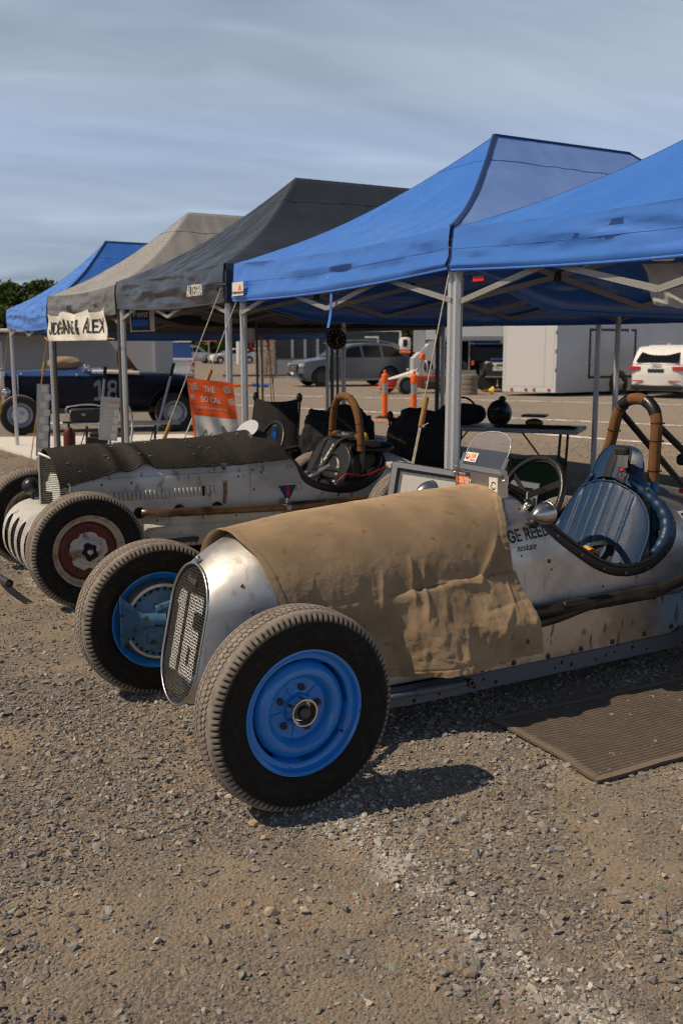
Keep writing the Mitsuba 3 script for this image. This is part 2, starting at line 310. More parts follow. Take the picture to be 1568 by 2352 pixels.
# ------------------------------------------------------------------ ground, stones, painted lines, hill
CH0, CHD = np.array([0.02, 3.2]), np.array([0.507, -0.862])
def f_ground(p, n, uv):
    a = fbm(p.x * 0.9, p.y * 0.9, 1.0, 4); b = fbm(p.x * 4.5, p.y * 4.5, 5.0, 4)
    c = mix((0.40, 0.325, 0.245), (0.31, 0.26, 0.205), smoothstep(0.35, 0.65, a))
    v1 = voronoi(p.x * 70, p.y * 70); v2 = voronoi(p.x * 150 + 5, p.y * 150)
    g1 = mix((0.16, 0.145, 0.13), (0.34, 0.305, 0.265), v1[2]); g2 = mix((0.17, 0.15, 0.13), (0.33, 0.28, 0.23), v2[2])
    k = smoothstep(0.36, 0.62, b)
    c = mix(c, g2, 0.25 + 0.5 * k); c = mix(c, g1, k * 0.8 * smoothstep(0.62, 0.35, v1[0]))
    far = smoothstep(9.0, 22.0, p.y)
    c = mix(c, mix((0.30, 0.265, 0.235), (0.345, 0.30, 0.26), a), far * 0.85)
    d = (p.x - CH0[0]) * CHD[1] - (p.y - CH0[1]) * CHD[0]
    chalk = smoothstep(0.15, 0.02, dr.abs(d + 0.10 * (fbm(p.x * 3, p.y * 3, 2.0, 2) - 0.5))) * smoothstep(0.40, 0.62, fbm(p.x * 14, p.y * 14, 0.0, 3)) * smoothstep(12.0, 7.0, p.y)
    return mix(c * 0.76, (0.50, 0.48, 0.46), chalk * 0.55)
def f_ground_b(p, n, uv):
    v1 = voronoi(p.x * 70, p.y * 70); v2 = voronoi(p.x * 150 + 5, p.y * 150)
    return (0.55 - v1[0]) * 0.8 + (0.5 - v2[0]) * 0.5 + 0.6 * fbm(p.x * 30, p.y * 30, 0.0, 2)
pbr('gravel_ground', proc(f_ground), 0.95, bump=proc(f_ground_b, 2e-3), bscale=0.006, specular=0.1)
def gz(x, y):
    x, y = np.asarray(x, float), np.asarray(y, float)
    q = np.stack([x, y, x * 0], -1)
    fade = np.clip((16 - y) / 6, 0, 1) * np.clip((7 - np.abs(x)) / 2, 0, 1)
    return fade * (0.016 * (meshkit.fbm(q * 3.0, 3, 2) - 0.62) + 0.010 * (meshkit.fbm(q * 14.0, 3, 3) - 0.5))
xs = np.unique(np.r_[-900, -400, -200, -100, -50, -25, np.linspace(-12, -3, 45), np.linspace(-3, 3.2, 260), np.linspace(3.2, 12, 45), 25, 50, 100, 200, 400, 900])
ys = np.unique(np.r_[-40, -10, -3, 0, np.linspace(1.2, 5.5, 270), np.geomspace(5.5, 30, 150), 60, 120, 250, 500, 1400])
gx, gy = np.meshgrid(xs, ys, indexing='ij')
setting('ground', gridf(np.stack([gx, gy, gz(gx, gy)], -1)), 'gravel_ground', True, label='tan and grey gravel car park')
# loose stones: one mass of gravel, built stone by stone
rng = np.random.default_rng(7)
def stone_shape(n, seed):
    r = np.random.default_rng(seed); p = r.normal(size=(n, 3)); p /= np.linalg.norm(p, axis=1, keepdims=True)
    v, f = hull(p * r.uniform(0.75, 1.1, (n, 1)) * [1.15, 0.85, 0.62]); return v, f
def scatter(N, ylo, yhi, rmed, rsig, rmax, nv, dens_pow, seed, chalk_only=False):
    r = np.random.default_rng(seed)
    y = np.sqrt(r.uniform(ylo ** 2, yhi ** 2, N * 3)); x = r.uniform(-0.40, 0.42, N * 3) * (y + 0.3)
    if chalk_only:
        t = r.uniform(-7, 1.4, N * 3); o = r.normal(0, 0.062, N * 3)
        x = CH0[0] + CHD[0] * t + CHD[1] * o; y = CH0[1] + CHD[1] * t - CHD[0] * o
        o2 = meshkit.fbm(np.stack([x * 5, y * 5, x * 0 + 9], -1), 2, 4); keep = o2 > 0.42
    else:
        keep = r.uniform(size=N * 3) < np.clip((meshkit.fbm(np.stack([x * 2.1, y * 2.1, x * 0], -1), 3, 41) - 0.36) * 4.0, 0.22, 1) ** dens_pow
    x, y = x[keep][:N], y[keep][:N]; n = len(x)
    rad = np.minimum(rmed * np.exp(r.normal(0, rsig, n)), rmax)
    d = np.abs((x - CH0[0]) * CHD[1] - (y - CH0[1]) * CHD[0])
    g = r.uniform(0.16, 0.34, n)[:, None] * np.array([1.0, 0.955, 0.905]) * (1 + r.normal(0, 0.04, (n, 3)))
    k = r.uniform(size=n)
    g[k < 0.10] = np.array([0.27, 0.21, 0.155]) * r.uniform(0.8, 1.2, ((k < 0.10).sum(), 1))
    g[k > 0.93] = np.array([0.42, 0.38, 0.33]) * r.uniform(0.85, 1.1, ((k > 0.93).sum(), 1))
    g[(k > 0.80) & (k < 0.85)] *= 0.6
    white = (r.uniform(size=n) < np.exp(-(d / 0.085) ** 2) * (0.62 if chalk_only else 0.42)) & (y < 9)
    g[white] = np.array([0.55, 0.535, 0.51]) * r.uniform(0.75, 1.05, (white.sum(), 1))
    V, F, C, at = [], [], [], 0
    which = r.integers(0, 24, n)
    for w in range(24):
        i = np.where(which == w)[0]
        if not len(i): continue
        v, f = stone_shape(nv, 1000 + w + 50 * nv)
        a = r.uniform(0, 2 * PI, len(i)); tl = r.normal(0, 0.35, len(i))
        ca, sa, ct, st = np.cos(a), np.sin(a), np.cos(tl), np.sin(tl)
        p = v[None] * rad[i][:, None, None]
        px, pz = p[..., 0] * ct[:, None] - p[..., 2] * st[:, None], p[..., 0] * st[:, None] + p[..., 2] * ct[:, None]
        q = np.stack([px * ca[:, None] - p[..., 1] * sa[:, None] + x[i][:, None], px * sa[:, None] + p[..., 1] * ca[:, None] + y[i][:, None],
                      pz + (gz(x[i], y[i]) + rad[i] * r.uniform(0.12, 0.42, len(i)))[:, None]], -1)
        V.append(q.reshape(-1, 3)); F.append((f[None] + (np.arange(len(i)) * len(v))[:, None, None]).reshape(-1, 3) + at)
        C.append(np.repeat(g[i], len(v), 0)); at += len(i) * len(v)
    return np.vstack(V), np.vstack(F), np.vstack(C)
pbr('stone', VC, 0.9, specular=0.15)
parts = [scatter(66000, 2.0, 4.9, 0.0040, 0.42, 0.013, 8, 1, 1), scatter(13000, 2.0, 5.4, 0.0088, 0.40, 0.020, 12, 1, 2), scatter(20000, 5.0, 9.0, 0.0070, 0.40, 0.018, 8, 1, 3),
         scatter(10000, 9.0, 17.0, 0.0105, 0.4, 0.024, 7, 1, 4), scatter(4200, 2, 9, 0.0046, 0.5, 0.014, 10, 1, 5, True)]
gv, gf = cat(*[(a, b) for a, b, _ in parts])
setting('gravel', (gv, gf), 'stone', False, 'stuff', np.vstack([c for _, _, c in parts]), 'loose grey, tan and chalk-white stones strewn over the ground', 'gravel')
def rock(label, x, y, r, col, seed):
    v, f = stone_shape(26, seed); n = f'rock_tone_{seed}'
    def fn(p, nn, uv): return mix(col, tuple(0.7 * c for c in col), fbm(p.x * 90, p.y * 90, p.z * 90, 3))
    pbr(n, proc(fn), 0.9, specular=0.15)
    single('stone', label, 'stone', mv(xf((v, f), SC(r)), x, y, float(gz(x, y)) + 0.42 * r), n)
rock('pale rounded cream stone, the biggest pebble in the open gravel left of the chalk line', -0.200, 2.648, 0.024, (0.50, 0.41, 0.31), 5)
rock('grey-brown angular stone lying on the chalk line near the lower right of the photo', 0.335, 2.37, 0.019, (0.30, 0.25, 0.21), 6)
rock('tan flat stone under the front edge of the big blue-wheeled tyre', -0.30, 3.19, 0.020, (0.48, 0.37, 0.26), 8)
rock('dark grey stone in the open gravel left of the pale rounded stone', -0.50, 3.06, 0.018, (0.16, 0.15, 0.14), 9)
# painted lines of the car park
def f_line(p, n, uv): return mix((0.30, 0.25, 0.20), (0.62, 0.60, 0.58), smoothstep(0.36, 0.52, fbm(p.x * 9, p.y * 9, 0.0, 3)))
pbr('worn_line', proc(f_line), 0.9)
def gline(pts, w):
    pts = np.asarray(pts, float); t = np.gradient(pts, axis=0); t /= np.linalg.norm(t, axis=1, keepdims=True); nn = np.stack([-t[:, 1], t[:, 0]], 1) * w / 2
    P = np.stack([np.c_[pts + nn, np.full(len(pts), 0.008)], np.c_[pts - nn, np.full(len(pts), 0.008)]], 1)
    return gridf(P)
for pts in ([(-12.5, 39.5), (-2.3, 33.2), (2.96, 31.0), (12.5, 26.5)], [(-12, 33.0), (-2.45, 27.4), (0.72, 24.9), (5.9, 21.3), (7.6, 20.0)], [(2.45, 19.9), (4.55, 17.6), (6.2, 15.9)]):
    setting('painted_line', gline(pts, 0.22), 'worn_line', label='worn white parking line on the gravel')
# hill with scrub behind the car park
def f_hill(p, n, uv): return mix((0.05, 0.06, 0.018), (0.10, 0.075, 0.035), fbm(p.x * 0.12, p.y * 0.12, p.z * 0.3, 4))
pbr('hill_scrub', proc(f_hill), 0.95)
hx, hy = np.meshgrid(np.linspace(-260, 260, 150), np.linspace(118, 320, 50), indexing='ij')
hz = np.clip((hy - 124) / 22, 0, 1) ** 1.3 * (2.6 + 4.6 * np.exp(-((hx + 52) / 30.0) ** 2) + 2.0 * (meshkit.fbm(np.stack([hx / 30, hy / 30, hx * 0], -1), 3, 8) - 0.5))
setting('hill', gridf(np.stack([hx, hy, hz - 0.05], -1)), 'hill_scrub', True, label='low scrubby hill behind the car park')
# ------------------------------------------------------------------ pop-up tents in a row
U = np.array([-0.507, 0.862]); W = np.array([0.862, 0.507]); C0 = np.array([0.644, 6.012])
def roof_h(a, b, La, Lb, pk):
    """0..1 height of a hipped roof; a across (0..La), b in depth (0..Lb)."""
    d = np.minimum(np.minimum(a, La - a) / (La / 2), np.minimum(b, Lb - b) / (La / 2)); d = np.clip(d, 0, 1)
    return 0.80 * d + 0.20 * d ** 2.2
def tent(name, label, mat, vmat, strip, corner, La, Lb, ze, pk, drop, seed, legs, wr=1.3, legmat='pole_silver', roll=False, hem=None, faded=None):  # faded: material for the near slope, sky sheen painted into its colour
    t = thing(name, label, 'tent', 'pop-up tents in the row')
    c = np.asarray(corner, float)
    def P3(a, b, z): return np.stack([c[0] + U[0] * a + W[0] * b, c[1] + U[1] * a + W[1] * b, z + 0 * a], -1)
    na = 2 * int(round(La / .075)); st = La / na; nb = int(round(Lb / st)); Lb = nb * st
    a, b = np.meshgrid(np.linspace(0, La, na + 1), np.linspace(0, Lb, nb + 1), indexing='ij')
    def zroof(a, b):
        h = roof_h(a, b, La, Lb, pk); q = np.stack([a, b, a * 0 + seed], -1)
        edge = np.minimum(np.minimum(a, La - a), np.minimum(b, Lb - b))
        sag = 0.05 * np.sin(PI * np.clip(h, 0, 1)) * 1.0
        ca = np.minimum(a, La - a); cb = np.minimum(b, Lb - b)
        eave = -0.035 * (np.sin(PI * a / La) * (b < La / 2) * np.clip(1 - cb, 0, 1) + np.sin(PI * b / Lb) * np.clip(1 - ca, 0, 1))
        # wrinkles run up the slope, stronger near eave and peak
        w1 = meshkit.fbm(q * [3.2, 3.2, 1] + 3, 4, seed) - 0.5
        dirn = np.where((ca < cb), b * 1.0, a * 1.0); up = np.where(ca < cb, a, b)
        w2 = meshkit.fbm(np.stack([dirn * 9, up * 1.4, a * 0 + seed], -1), 3, seed + 3) - 0.5
        w3 = meshkit.fbm(np.stack([dirn * 1.6, edge * 11, a * 0], -1), 3, seed + 9) - 0.5
        hipd = np.minimum(np.abs(ca - cb), np.where(b > La / 2, np.where(b < Lb - La / 2, np.abs(a - La / 2), 9), 9)); calm = np.clip(hipd / .12, 0, 1) * np.clip(edge / .06, 0, 1)
        return ze + (pk - ze) * h - sag + eave + wr * calm * (0.022 * w1 + 0.016 * w2 + 0.020 * w3 * np.exp(-edge / 0.5))
    PR = P3(a, b, zroof(a, b)); ii, jj = np.meshgrid(np.arange(na), np.arange(nb), indexing='ij'); ix = lambda i, j: i * (nb + 1) + j
    q4 = np.stack([ix(ii, jj), ix(ii + 1, jj), ix(ii + 1, jj + 1), ix(ii, jj + 1)], -1).reshape(-1, 4); fl = ((ii < na // 2) != (jj < nb / 2)).reshape(-1); q4[fl] = np.roll(q4[fl], 1, 1)
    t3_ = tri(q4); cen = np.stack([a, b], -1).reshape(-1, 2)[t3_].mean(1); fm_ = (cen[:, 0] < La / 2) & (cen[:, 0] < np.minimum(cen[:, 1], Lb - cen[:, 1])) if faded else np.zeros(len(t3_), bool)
    part(t, 'roof', (PR.reshape(-1, 3), t3_[~fm_]), mat, True)
    if faded: part(t, 'faded_panel', (PR.reshape(-1, 3), t3_[fm_]), faded, True, label='side panel of the roof with sky sheen painted in as a paler blue')
    # valance: hangs from the eave on four sides
    pa = np.r_[np.linspace(0, La, na + 1), np.full(nb, La), np.linspace(La, 0, na + 1)[1:], np.zeros(nb)]
    pb = np.r_[np.zeros(na + 1), np.linspace(0, Lb, nb + 1)[1:], np.full(na, Lb), np.linspace(Lb, 0, nb + 1)[1:]]
    oa = np.r_[np.zeros(na + 1), np.ones(nb), np.zeros(na), -np.ones(nb)]; ob = np.r_[-np.ones(na + 1), np.zeros(nb), np.ones(na), np.zeros(nb)]
    s = np.arange(len(pa)) * st; ztop = zroof(pa, pb)
    nv = 11; rows = []
    cc = np.minimum(np.minimum(pa, La - pa) + np.minimum(pb, Lb - pb), 0.6)
    for k in range(nv):
        f = k / (nv - 1); q = np.stack([s * 2.2 + f * 1.5, s * 0 + f * 2.6, s * 0 + seed], -1)
        q2 = np.stack([s * 1.1, f * 5.0 + s * 0.9, s * 0 + seed + 4], -1)
        o = (0.012 + 0.012 * math.sin(PI * f) + wr * (0.030 * (meshkit.fbm(q, 3, seed + 20) - 0.5) + 0.050 * (meshkit.fbm(q2 * [1.5, 1.6, 1], 4, seed + 25) - 0.5)) * math.sin(PI * min(1, f * 1.15)) ** 0.5 * np.clip(cc / 0.25, 0.15, 1))
        if roll and k >= nv - 3: o = o + 0.014 * (k - nv + 4) % 0.03
        dz = drop(pa, pb) * f
        rows.append(P3(pa + oa * o, pb + ob * o, ztop - dz - 0.002 * (k == 0)))
    V = np.stack(rows, 1); part(t, 'valance', gridf(V), vmat, True)
    if hem: part(t, 'hem', tube(V[:, -1], 0.013, 6), hem, True)
    else: part(t, 'hem', tube(V[:, -1], 0.009, 6), vmat, True)
    if strip:
        pka, r0, r1 = La / 2, La / 2, Lb - La / 2
        for (p0, p1) in (((0, 0), (pka, r0)), ((0, Lb), (pka, r1)), ((La, Lb), (pka, r1)), ((pka, r0), (pka, r1))):
            tt = np.linspace(0, 1, 40); aa = p0[0] + (p1[0] - p0[0]) * tt; bb = p0[1] + (p1[1] - p0[1]) * tt
            pts = P3(aa, bb, zroof(aa, bb) + 0.006)
            part(t, 'seam_strip', sweep(pts, circ(0.017, 10, 1.0, 0.45)), strip, True)
    for hh_ in (.80,):
        e_ = La / 2 * hh_; cs = [(e_, e_), (La - e_, e_), (La - e_, Lb - e_), (e_, Lb - e_), (e_, e_)]; pts = []
        for (p0, p1) in zip(cs[:-1], cs[1:]):
            tt = np.linspace(0, 1, 30)[:-1]; aa, bb = p0[0] + (p1[0] - p0[0]) * tt, p0[1] + (p1[1] - p0[1]) * tt; pts.append(P3(aa, bb, zroof(aa, bb) + .002))
        part(t, 'stitched_seam', tube(np.vstack(pts), .0035, 5, True), vmat, True)
    part(t, 'stitched_seam', tube(V[::2, nv // 2] , .0030, 4, True), vmat, True)
    # frame
    for (la, lb, z0, dx) in legs:
        z1 = ze - 0.06 if min(la, La - la, lb, Lb - lb) < 0.3 else ze
        hexo = 1.0 * np.array([[0.024, 0.015], [0.024, -0.015], [0.010, -0.026], [-0.010, -0.026], [-0.024, -0.015], [-0.024, 0.015], [-0.010, 0.026], [0.010, 0.026]])
        foot = P3(np.float64(la + dx), np.float64(lb), np.float64(z0)); top = P3(np.float64(la), np.float64(lb), np.float64(z1))
        lg = part(t, 'leg', cat(sweep([foot, top], hexo), *[sweep([foot + (top - foot) * 0.0, top], np.array([[x - 0.0022, y - 0.0022], [x + 0.0022, y - 0.0022], [x + 0.0022, y + 0.0022], [x - 0.0022, y + 0.0022]])) for x, y in 1.0 * np.array(((0.0262, -0.008), (0.0262, 0.0), (0.0262, 0.008), (0.017, -0.0215), (0.017, 0.0215), (-0.0, 0.0278), (-0.0, -0.0278)))]), legmat)
        k = uniq(lg + '__bracket'); scene[k] = ply(sweep([top - [0, 0, 0.16], top - [0, 0, 0.09]], circ(0.037, 8)), 'pole_silver')
        k = uniq(lg + '__foot'); scene[k] = ply(sweep([foot, foot + [0, 0, 0.012]], circ(0.06, 8)), 'dark_steel')
    zt, zb = ze - 0.08, ze - 0.42
    def truss(p0, p1, nsp):
        p0, p1 = np.array(p0, float), np.array(p1, float)
        for i in range(nsp):
            q0, q1 = p0 + (p1 - p0) * i / nsp, p0 + (p1 - p0) * (i + 1) / nsp
            for (za, zc) in ((zt, zb), (zb, zt)):
                A, B = P3(q0[0], q0[1], za), P3(q1[0], q1[1], zc)
                part(t, 'truss_bar', sweep([A, B], rect2(0.016, 0.032)), 'truss_grey')
            m = (q0 + q1) / 2; part(t, 'pivot', mv(box(-0.025, 0.025, -0.025, 0.025, -0.03, 0.03, 0.006), *P3(m[0], m[1], (zt + zb) / 2)), 'black_trim')
    e = 0.03
    truss((e, e), (La - e, e), 2); truss((e, Lb - e), (La - e, Lb - e), 2); truss((e, e), (e, Lb - e), 3); truss((La - e, e), (La - e, Lb - e), 3)
    truss((La / 2, e), (La / 2, Lb - e), 3)
    return t, P3
def dconst(d0, d1, La, back=0.45):
    def f(a, b):
        d = d0 + (d1 - d0) * np.clip(a / La, 0, 1); k = np.clip(b / 0.9, 0, 1); k = k * k * (3 - 2 * k); return d + (back - d) * k
    return f
LG = [(0.04, 0.04, 0, 0), (3.02, 0.04, 0, 0)]
def corners(La, Lb, extra=()): return [(0.04, 0.04, 0, 0.0), (La - 0.04, 0.04, 0, 0.0), (0.04, Lb - 0.04, 0, 0), (La - 0.04, Lb - 0.04, 0, 0), *extra]
tent('pop_up_tent', 'bright blue pop-up tent nearest the camera, cut off at the right edge', 'tent_blue', 'tent_blue', 'tent_dark_blue', C0 - U * 3.08, 3.05, 4.5, 2.30, 3.24, dconst(0.26, 0.24, 3.05), 3,
     [(3.075, 0.05, 0, 0.0), (3.0, 2.45, 0, 0), (0.04, 4.46, 0, 0)], roll=True)
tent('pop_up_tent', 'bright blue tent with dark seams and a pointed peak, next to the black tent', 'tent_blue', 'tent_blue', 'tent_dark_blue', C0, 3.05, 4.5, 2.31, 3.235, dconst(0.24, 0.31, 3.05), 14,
     [(0.045, 0.05, 0, 0.015), (3.0, 0.05, 0, 0.0), (3.0, 4.46, 0, 0)], roll=True, faded='tent_sheen')
tent('pop_up_tent', 'black pop-up tent with a white maker name on its valance', 'tent_black', 'tent_black', None, C0 + U * 3.25, 2.95, 4.5, 2.33, 3.36, dconst(0.33, 0.29, 3), 25, corners(2.95, 4.5, [(2.9, 2.9, 0, 0)]), 2.0)
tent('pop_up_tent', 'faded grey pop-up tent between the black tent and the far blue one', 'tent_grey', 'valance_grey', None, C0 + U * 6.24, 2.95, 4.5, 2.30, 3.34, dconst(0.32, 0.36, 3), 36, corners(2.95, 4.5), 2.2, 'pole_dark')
tent('pop_up_tent', 'blue pop-up tent at the far left end of the row', 'tent_blue', 'tent_blue', 'tent_dark_blue', C0 + U * 9.26, 2.5, 4.5, 2.20, 3.2, dconst(0.34, 0.28, 2.5), 47, corners(2.5, 4.5), 1.9)
# ------------------------------------------------------------------ wheels
from scipy.interpolate import PchipInterpolator, CubicSpline
def tyre(res=8, n=100, seed=0, wear=1.0):
    key = np.array([(.222, .064), (.236, .076), (.262, .086), (.292, .090), (.318, .0885), (.336, .083), (.351, .073), (.3605, .058), (.366, .030), (.3675, 0)])
    pts = np.vstack([key * [1, -1], key[-2::-1]])
    t = np.r_[0, np.cumsum(np.linalg.norm(np.diff(pts, axis=0), axis=1))]; c = CubicSpline(t, pts)
    mid = t[len(key) - 1]; fine = 0.0023 if res >= 6 else 0.0036
    s = np.unique(np.r_[np.linspace(0, mid - .106, 12), np.arange(mid - .106, mid + .106, fine), np.linspace(mid + .106, t[-1], 12)])
    b = c(s); d = c(s, 1); d /= np.linalg.norm(d, axis=1, keepdims=True); nr = np.stack([d[:, 1], -d[:, 0]], 1); tau = s - mid
    N = n * res; th = np.arange(N) * 2 * PI / N
    ph = (th * n / (2 * PI))[:, None]; tri_ = lambda x: 2 * np.abs(2 * (x - np.floor(x + .5))) - 1
    TT = tau[None]; depth = np.zeros((N, len(s)))
    for k, t0 in enumerate((-.042, -.016, .016, .042)):
        e = np.abs(TT - t0 - .0042 * tri_(ph + .25 * k)); depth = np.maximum(depth, .0045 * np.clip(1 - (e / .0032) ** 2, 0, 1) ** .5)
    for t0 in (-.029, 0, .029):
        e = np.abs(((ph + (.5 if t0 else 0)) % 1) - .5); depth = np.maximum(depth, .0022 * (e < .07) * (np.abs(TT - t0) < .006))
    a = np.abs(TT); wd = np.interp(a, [.052, .075, .104], [.03, .11, .20])
    e = np.abs(((ph + .25) % 1) - .5); depth = np.maximum(depth, .0038 * np.clip((wd - e) / .06, 0, 1) * (a > .054) * np.clip((.106 - a) / .012, 0, 1))
    depth = depth + .0012 * np.exp(-((b[:, 0] - .305) / .0015) ** 2)[None]
    r = b[None, :, 0] - depth * nr[None, :, 0]; y = b[None, :, 1] - depth * nr[None, :, 1]
    sgn = 1 if nr[len(s) // 2, 0] > 0 else -1
    if sgn < 0: r = b[None, :, 0] + depth * nr[None, :, 0]; y = b[None, :, 1] + depth * nr[None, :, 1]
    P = np.stack([np.cos(th)[:, None] * r, y, np.sin(th)[:, None] * r], -1)
    dust = np.array([.30, .262, .228]); blk = np.array([.0125, .0115, .0105])
    q = np.stack([np.cos(th)[:, None] * 9 + 0 * r, np.sin(th)[:, None] * 9 + 0 * r, TT * 60 + 0 * r], -1)
    nz = meshkit.fbm(q + seed, 3, seed); k = np.clip(1 - depth / .0028, 0, 1) * np.clip((.1035 - a) / .014, 0, 1) * np.clip(.70 + .9 * (nz - .4), 0, 1) * wear
    brown = np.clip((nz - .55) * 2, 0, .35) * (a > .1)
    col = blk + (dust - blk) * k[..., None] + (np.array([.05, .035, .022]) - blk) * brown[..., None]
    v, f = gridf(P, wrap_u=True)
    return (v, f), col.reshape(-1, 3)
TYRES = {}
def add_tyre(w, M, res, seed, wear=1.0):
    if (res, seed % 2) not in TYRES: TYRES[(res, seed % 2)] = tyre(res, 100, seed % 2, wear)
    m, c = TYRES[(res, seed % 2)]
    return part(w, 'tyre', xf(m, RO('y', seed * 37)), 'tyre', True, M, c)
def nut(r=.013, h=.015): return lathe([(0, h), (r * .75, h), (r, h - .003), (r, -.004)], 6, 'y')
def wheel_blue(car, M, res, seed, inner=False):
    """outer face towards local +y"""
    w = part(car, 'wheel', mv(lathe([(.226, -.014), (.2295, -.002), (.2275, .007), (.221, .0085), (.215, .004), (.2115, -.010), (.206, -.0185), (.198, -.0215), (.191, -.0205), (.187, -.026), (.183, -.048), (.178, -.058),
        (.1755, -.042), (.170, -.031), (.158, -.021), (.146, -.015), (.133, -.0145), (.123, -.021), (.1155, -.036), (.108, -.052), (.060, -.055), (.053, -.046), (.046, -.046)], 96,
        'y', lambda k, a: k in (9, 10, 11) and (a % (PI / 2)) > .55), y=.066), 'wheel_blue', 35, M)
    scene[uniq(w + '__barrel')] = ply(xf(mv(lathe([(.212, -.012), (.190, -.05), (.186, -.10), (.215, -.128), (.226, -.130), (.2285, -.138), (.22, -.14), (.18, -.10), (.10, -.06), (.03, -.05)], 64), y=.066), M), 'wheel_blue', True)
    k = add_tyre(w, M, res, seed)
    for i in range(5):
        a = 2 * PI * i / 5 + .5
        scene[uniq(w + '__nut')] = ply(xf(mv(cat(nut(), lathe([(0, .026), (.0055, .026), (.0055, 0)], 8)), .078 * math.cos(a), .013, .078 * math.sin(a)), M), 'dark_steel', 30)
    for i in range(5):
        a = 2 * PI * i / 5 + .5 + .63
        scene[uniq(w + '__rib')] = ply(xf(xf(box(.058, .106, .008, .019, -.006, .006, .003), RO('y', -math.degrees(a))), M), 'wheel_blue')
    scene[uniq(w + '__hub')] = ply(xf(mv(lathe([(.052, -.04), (.052, -.004), (.050, .003), (.044, .003), (.041, -.004), (.039, -.03), (.03, -.032)], 40), y=.066), M), 'chrome', 30)
    scene[uniq(w + '__hub_cap')] = ply(xf(mv(lathe([(.0, .010), (.017, .010), (.021, .006), (.024, -.012), (.031, -.014), (.032, -.03)], 6 * 4), y=.066), M), 'dark_steel', 30)
    scene[uniq(w + '__valve')] = ply(xf(tube([(-.17 * .96, .035, -.105), (-.165 * .94, .062, -.100), (-.155 * .94, .074, -.096)], .004, 8), M), 'dark_steel', True)
    return w
# ------------------------------------------------------------------ racing car with blue wheels
M1 = carM((-.52185, 3.95016), 31.0)
CAR1 = thing('racing_car', 'bare aluminium vintage racing car with blue wheels and canvas over its bonnet, nearest the camera', 'racing car')
XS = np.array([-.13, -.04, .10, .30, .55, .9, 1.2, 1.45, 1.75, 2.1, 2.45, 2.8, 3.2, 3.6])
TAB = dict(zt=[.752, .815, .868, .892, .914, .938, .956, .962, .955, .94, .91, .85, .73, .54], zb=[.200, .188, .18, .18, .18, .18, .18, .18, .18, .18, .18, .2, .26, .38],
    w=[.192, .232, .280, .312, .334, .346, .353, .358, .362, .365, .358, .318, .22, .08], rt=[.19, .23, .275, .30, .315, .32, .32, .32, .32, .32, .31, .28, .22, .1],
    rb=[.17, .13, .075, .05, .04, .04, .04, .04, .04, .04, .05, .08, .1, .06], p=[2.0, 2.05, 2.15, 2.2, 2.25, 2.25, 2.25, 2.25, 2.25, 2.2, 2.15, 2.1, 2.0, 2.0])
B1 = {k: PchipInterpolator(XS, v) for k, v in TAB.items()}
LEAN = lambda x: np.interp(x, [-.13, .45], [.205, 0.0])
def sect(x, d=0.0, n=26):
    g = {k: float(f(x)) for k, f in B1.items()}
    w, zt, zb, rt, rb, p = g['w'] - d, g['zt'] - d, g['zb'] + d, g['rt'], g['rb'], g['p']
    a = np.linspace(0, PI, 2 * n + 1)
    cy, sy = np.sign(np.cos(a)) * np.abs(np.cos(a)) ** (2 / p), np.abs(np.sin(a)) ** (2 / p)
    top = np.stack([-w * cy, zt - rt + rt * sy], 1)
    lo = np.linspace(0, 1, 7)[1:-1]
    right = np.stack([np.full(5, w), (zt - rt) + (zb + rb - zt + rt) * lo], 1)
    b = np.linspace(0, PI, 17); bot = np.stack([w * np.cos(b), zb + rb - rb * np.sin(b)], 1)
    left = np.stack([np.full(5, -w), (zb + rb) + (zt - rt - zb - rb) * lo], 1)
    yz = np.vstack([top, right, bot, left])
    return np.stack([x + LEAN(x) * (yz[:, 1] - .475), yz[:, 0], yz[:, 1]], 1)
def hw1(x, z):
    x, z = np.asarray(x, float), np.asarray(z, float)
    zt, rt, w, p = B1['zt'](x), B1['rt'](x), B1['w'](x), B1['p'](x)
    k = np.clip((z - (zt - rt)) / rt, 0, 1); return w * (1 - k ** p) ** (1 / p)
def loft(xs, d=0.0):
    R = np.array([sect(x, d) for x in xs]); n = R.shape[1]
    v, f = gridf(R, wrap_v=True); c0, c1 = len(v), len(v) + 1; q = np.arange(n); L = (len(xs) - 1) * n
    v = np.vstack([v, R[0].mean(0), R[-1].mean(0)])
    f = np.vstack([f, np.stack([q * 0 + c0, (q + 1) % n, q], 1), np.stack([q * 0 + c1, L + q, L + (q + 1) % n], 1)])
    return man((v, f))
OPEN1 = np.array([(1.44, .99), (1.455, .93), (1.49, .862), (1.56, .782), (1.65, .714), (1.74, .657), (1.84, .607), (1.942, .579), (2.05, .575), (2.149, .595), (2.22, .632), (2.281, .692), (2.312, .77), (2.30, .85), (2.25, .93), (2.22, 1.0)])
OC = spline(np.c_[OPEN1, OPEN1[:, 0] * 0], 70)[:, :2]
body = loft(np.r_[np.linspace(-.13, .5, 34), np.linspace(.55, 3.6, 60)])
cut = man(prism_xz(np.vstack([OC, [(2.22, 1.4), (1.44, 1.4)]]), -.6, .6))
body = body - (loft(np.linspace(1.30, 2.75, 24), .010)) - cut
PE = np.array([.205, 0, 1]) / math.hypot(.205, 1); PO = np.array([-.13, 0, .475]); PN = np.array([-1, 0, .205]) / math.hypot(1, .205)
pill = sg.LineString([(0, -.108), (0, .108)]).buffer(.180, quad_segs=24)
cav = man(place(PO - PN * .14, (0, -1, 0), PE, prism(pill.buffer(-.002), .2)))
body = body - cav
part(CAR1, 'body', body, 'aluminium', 40, M1)
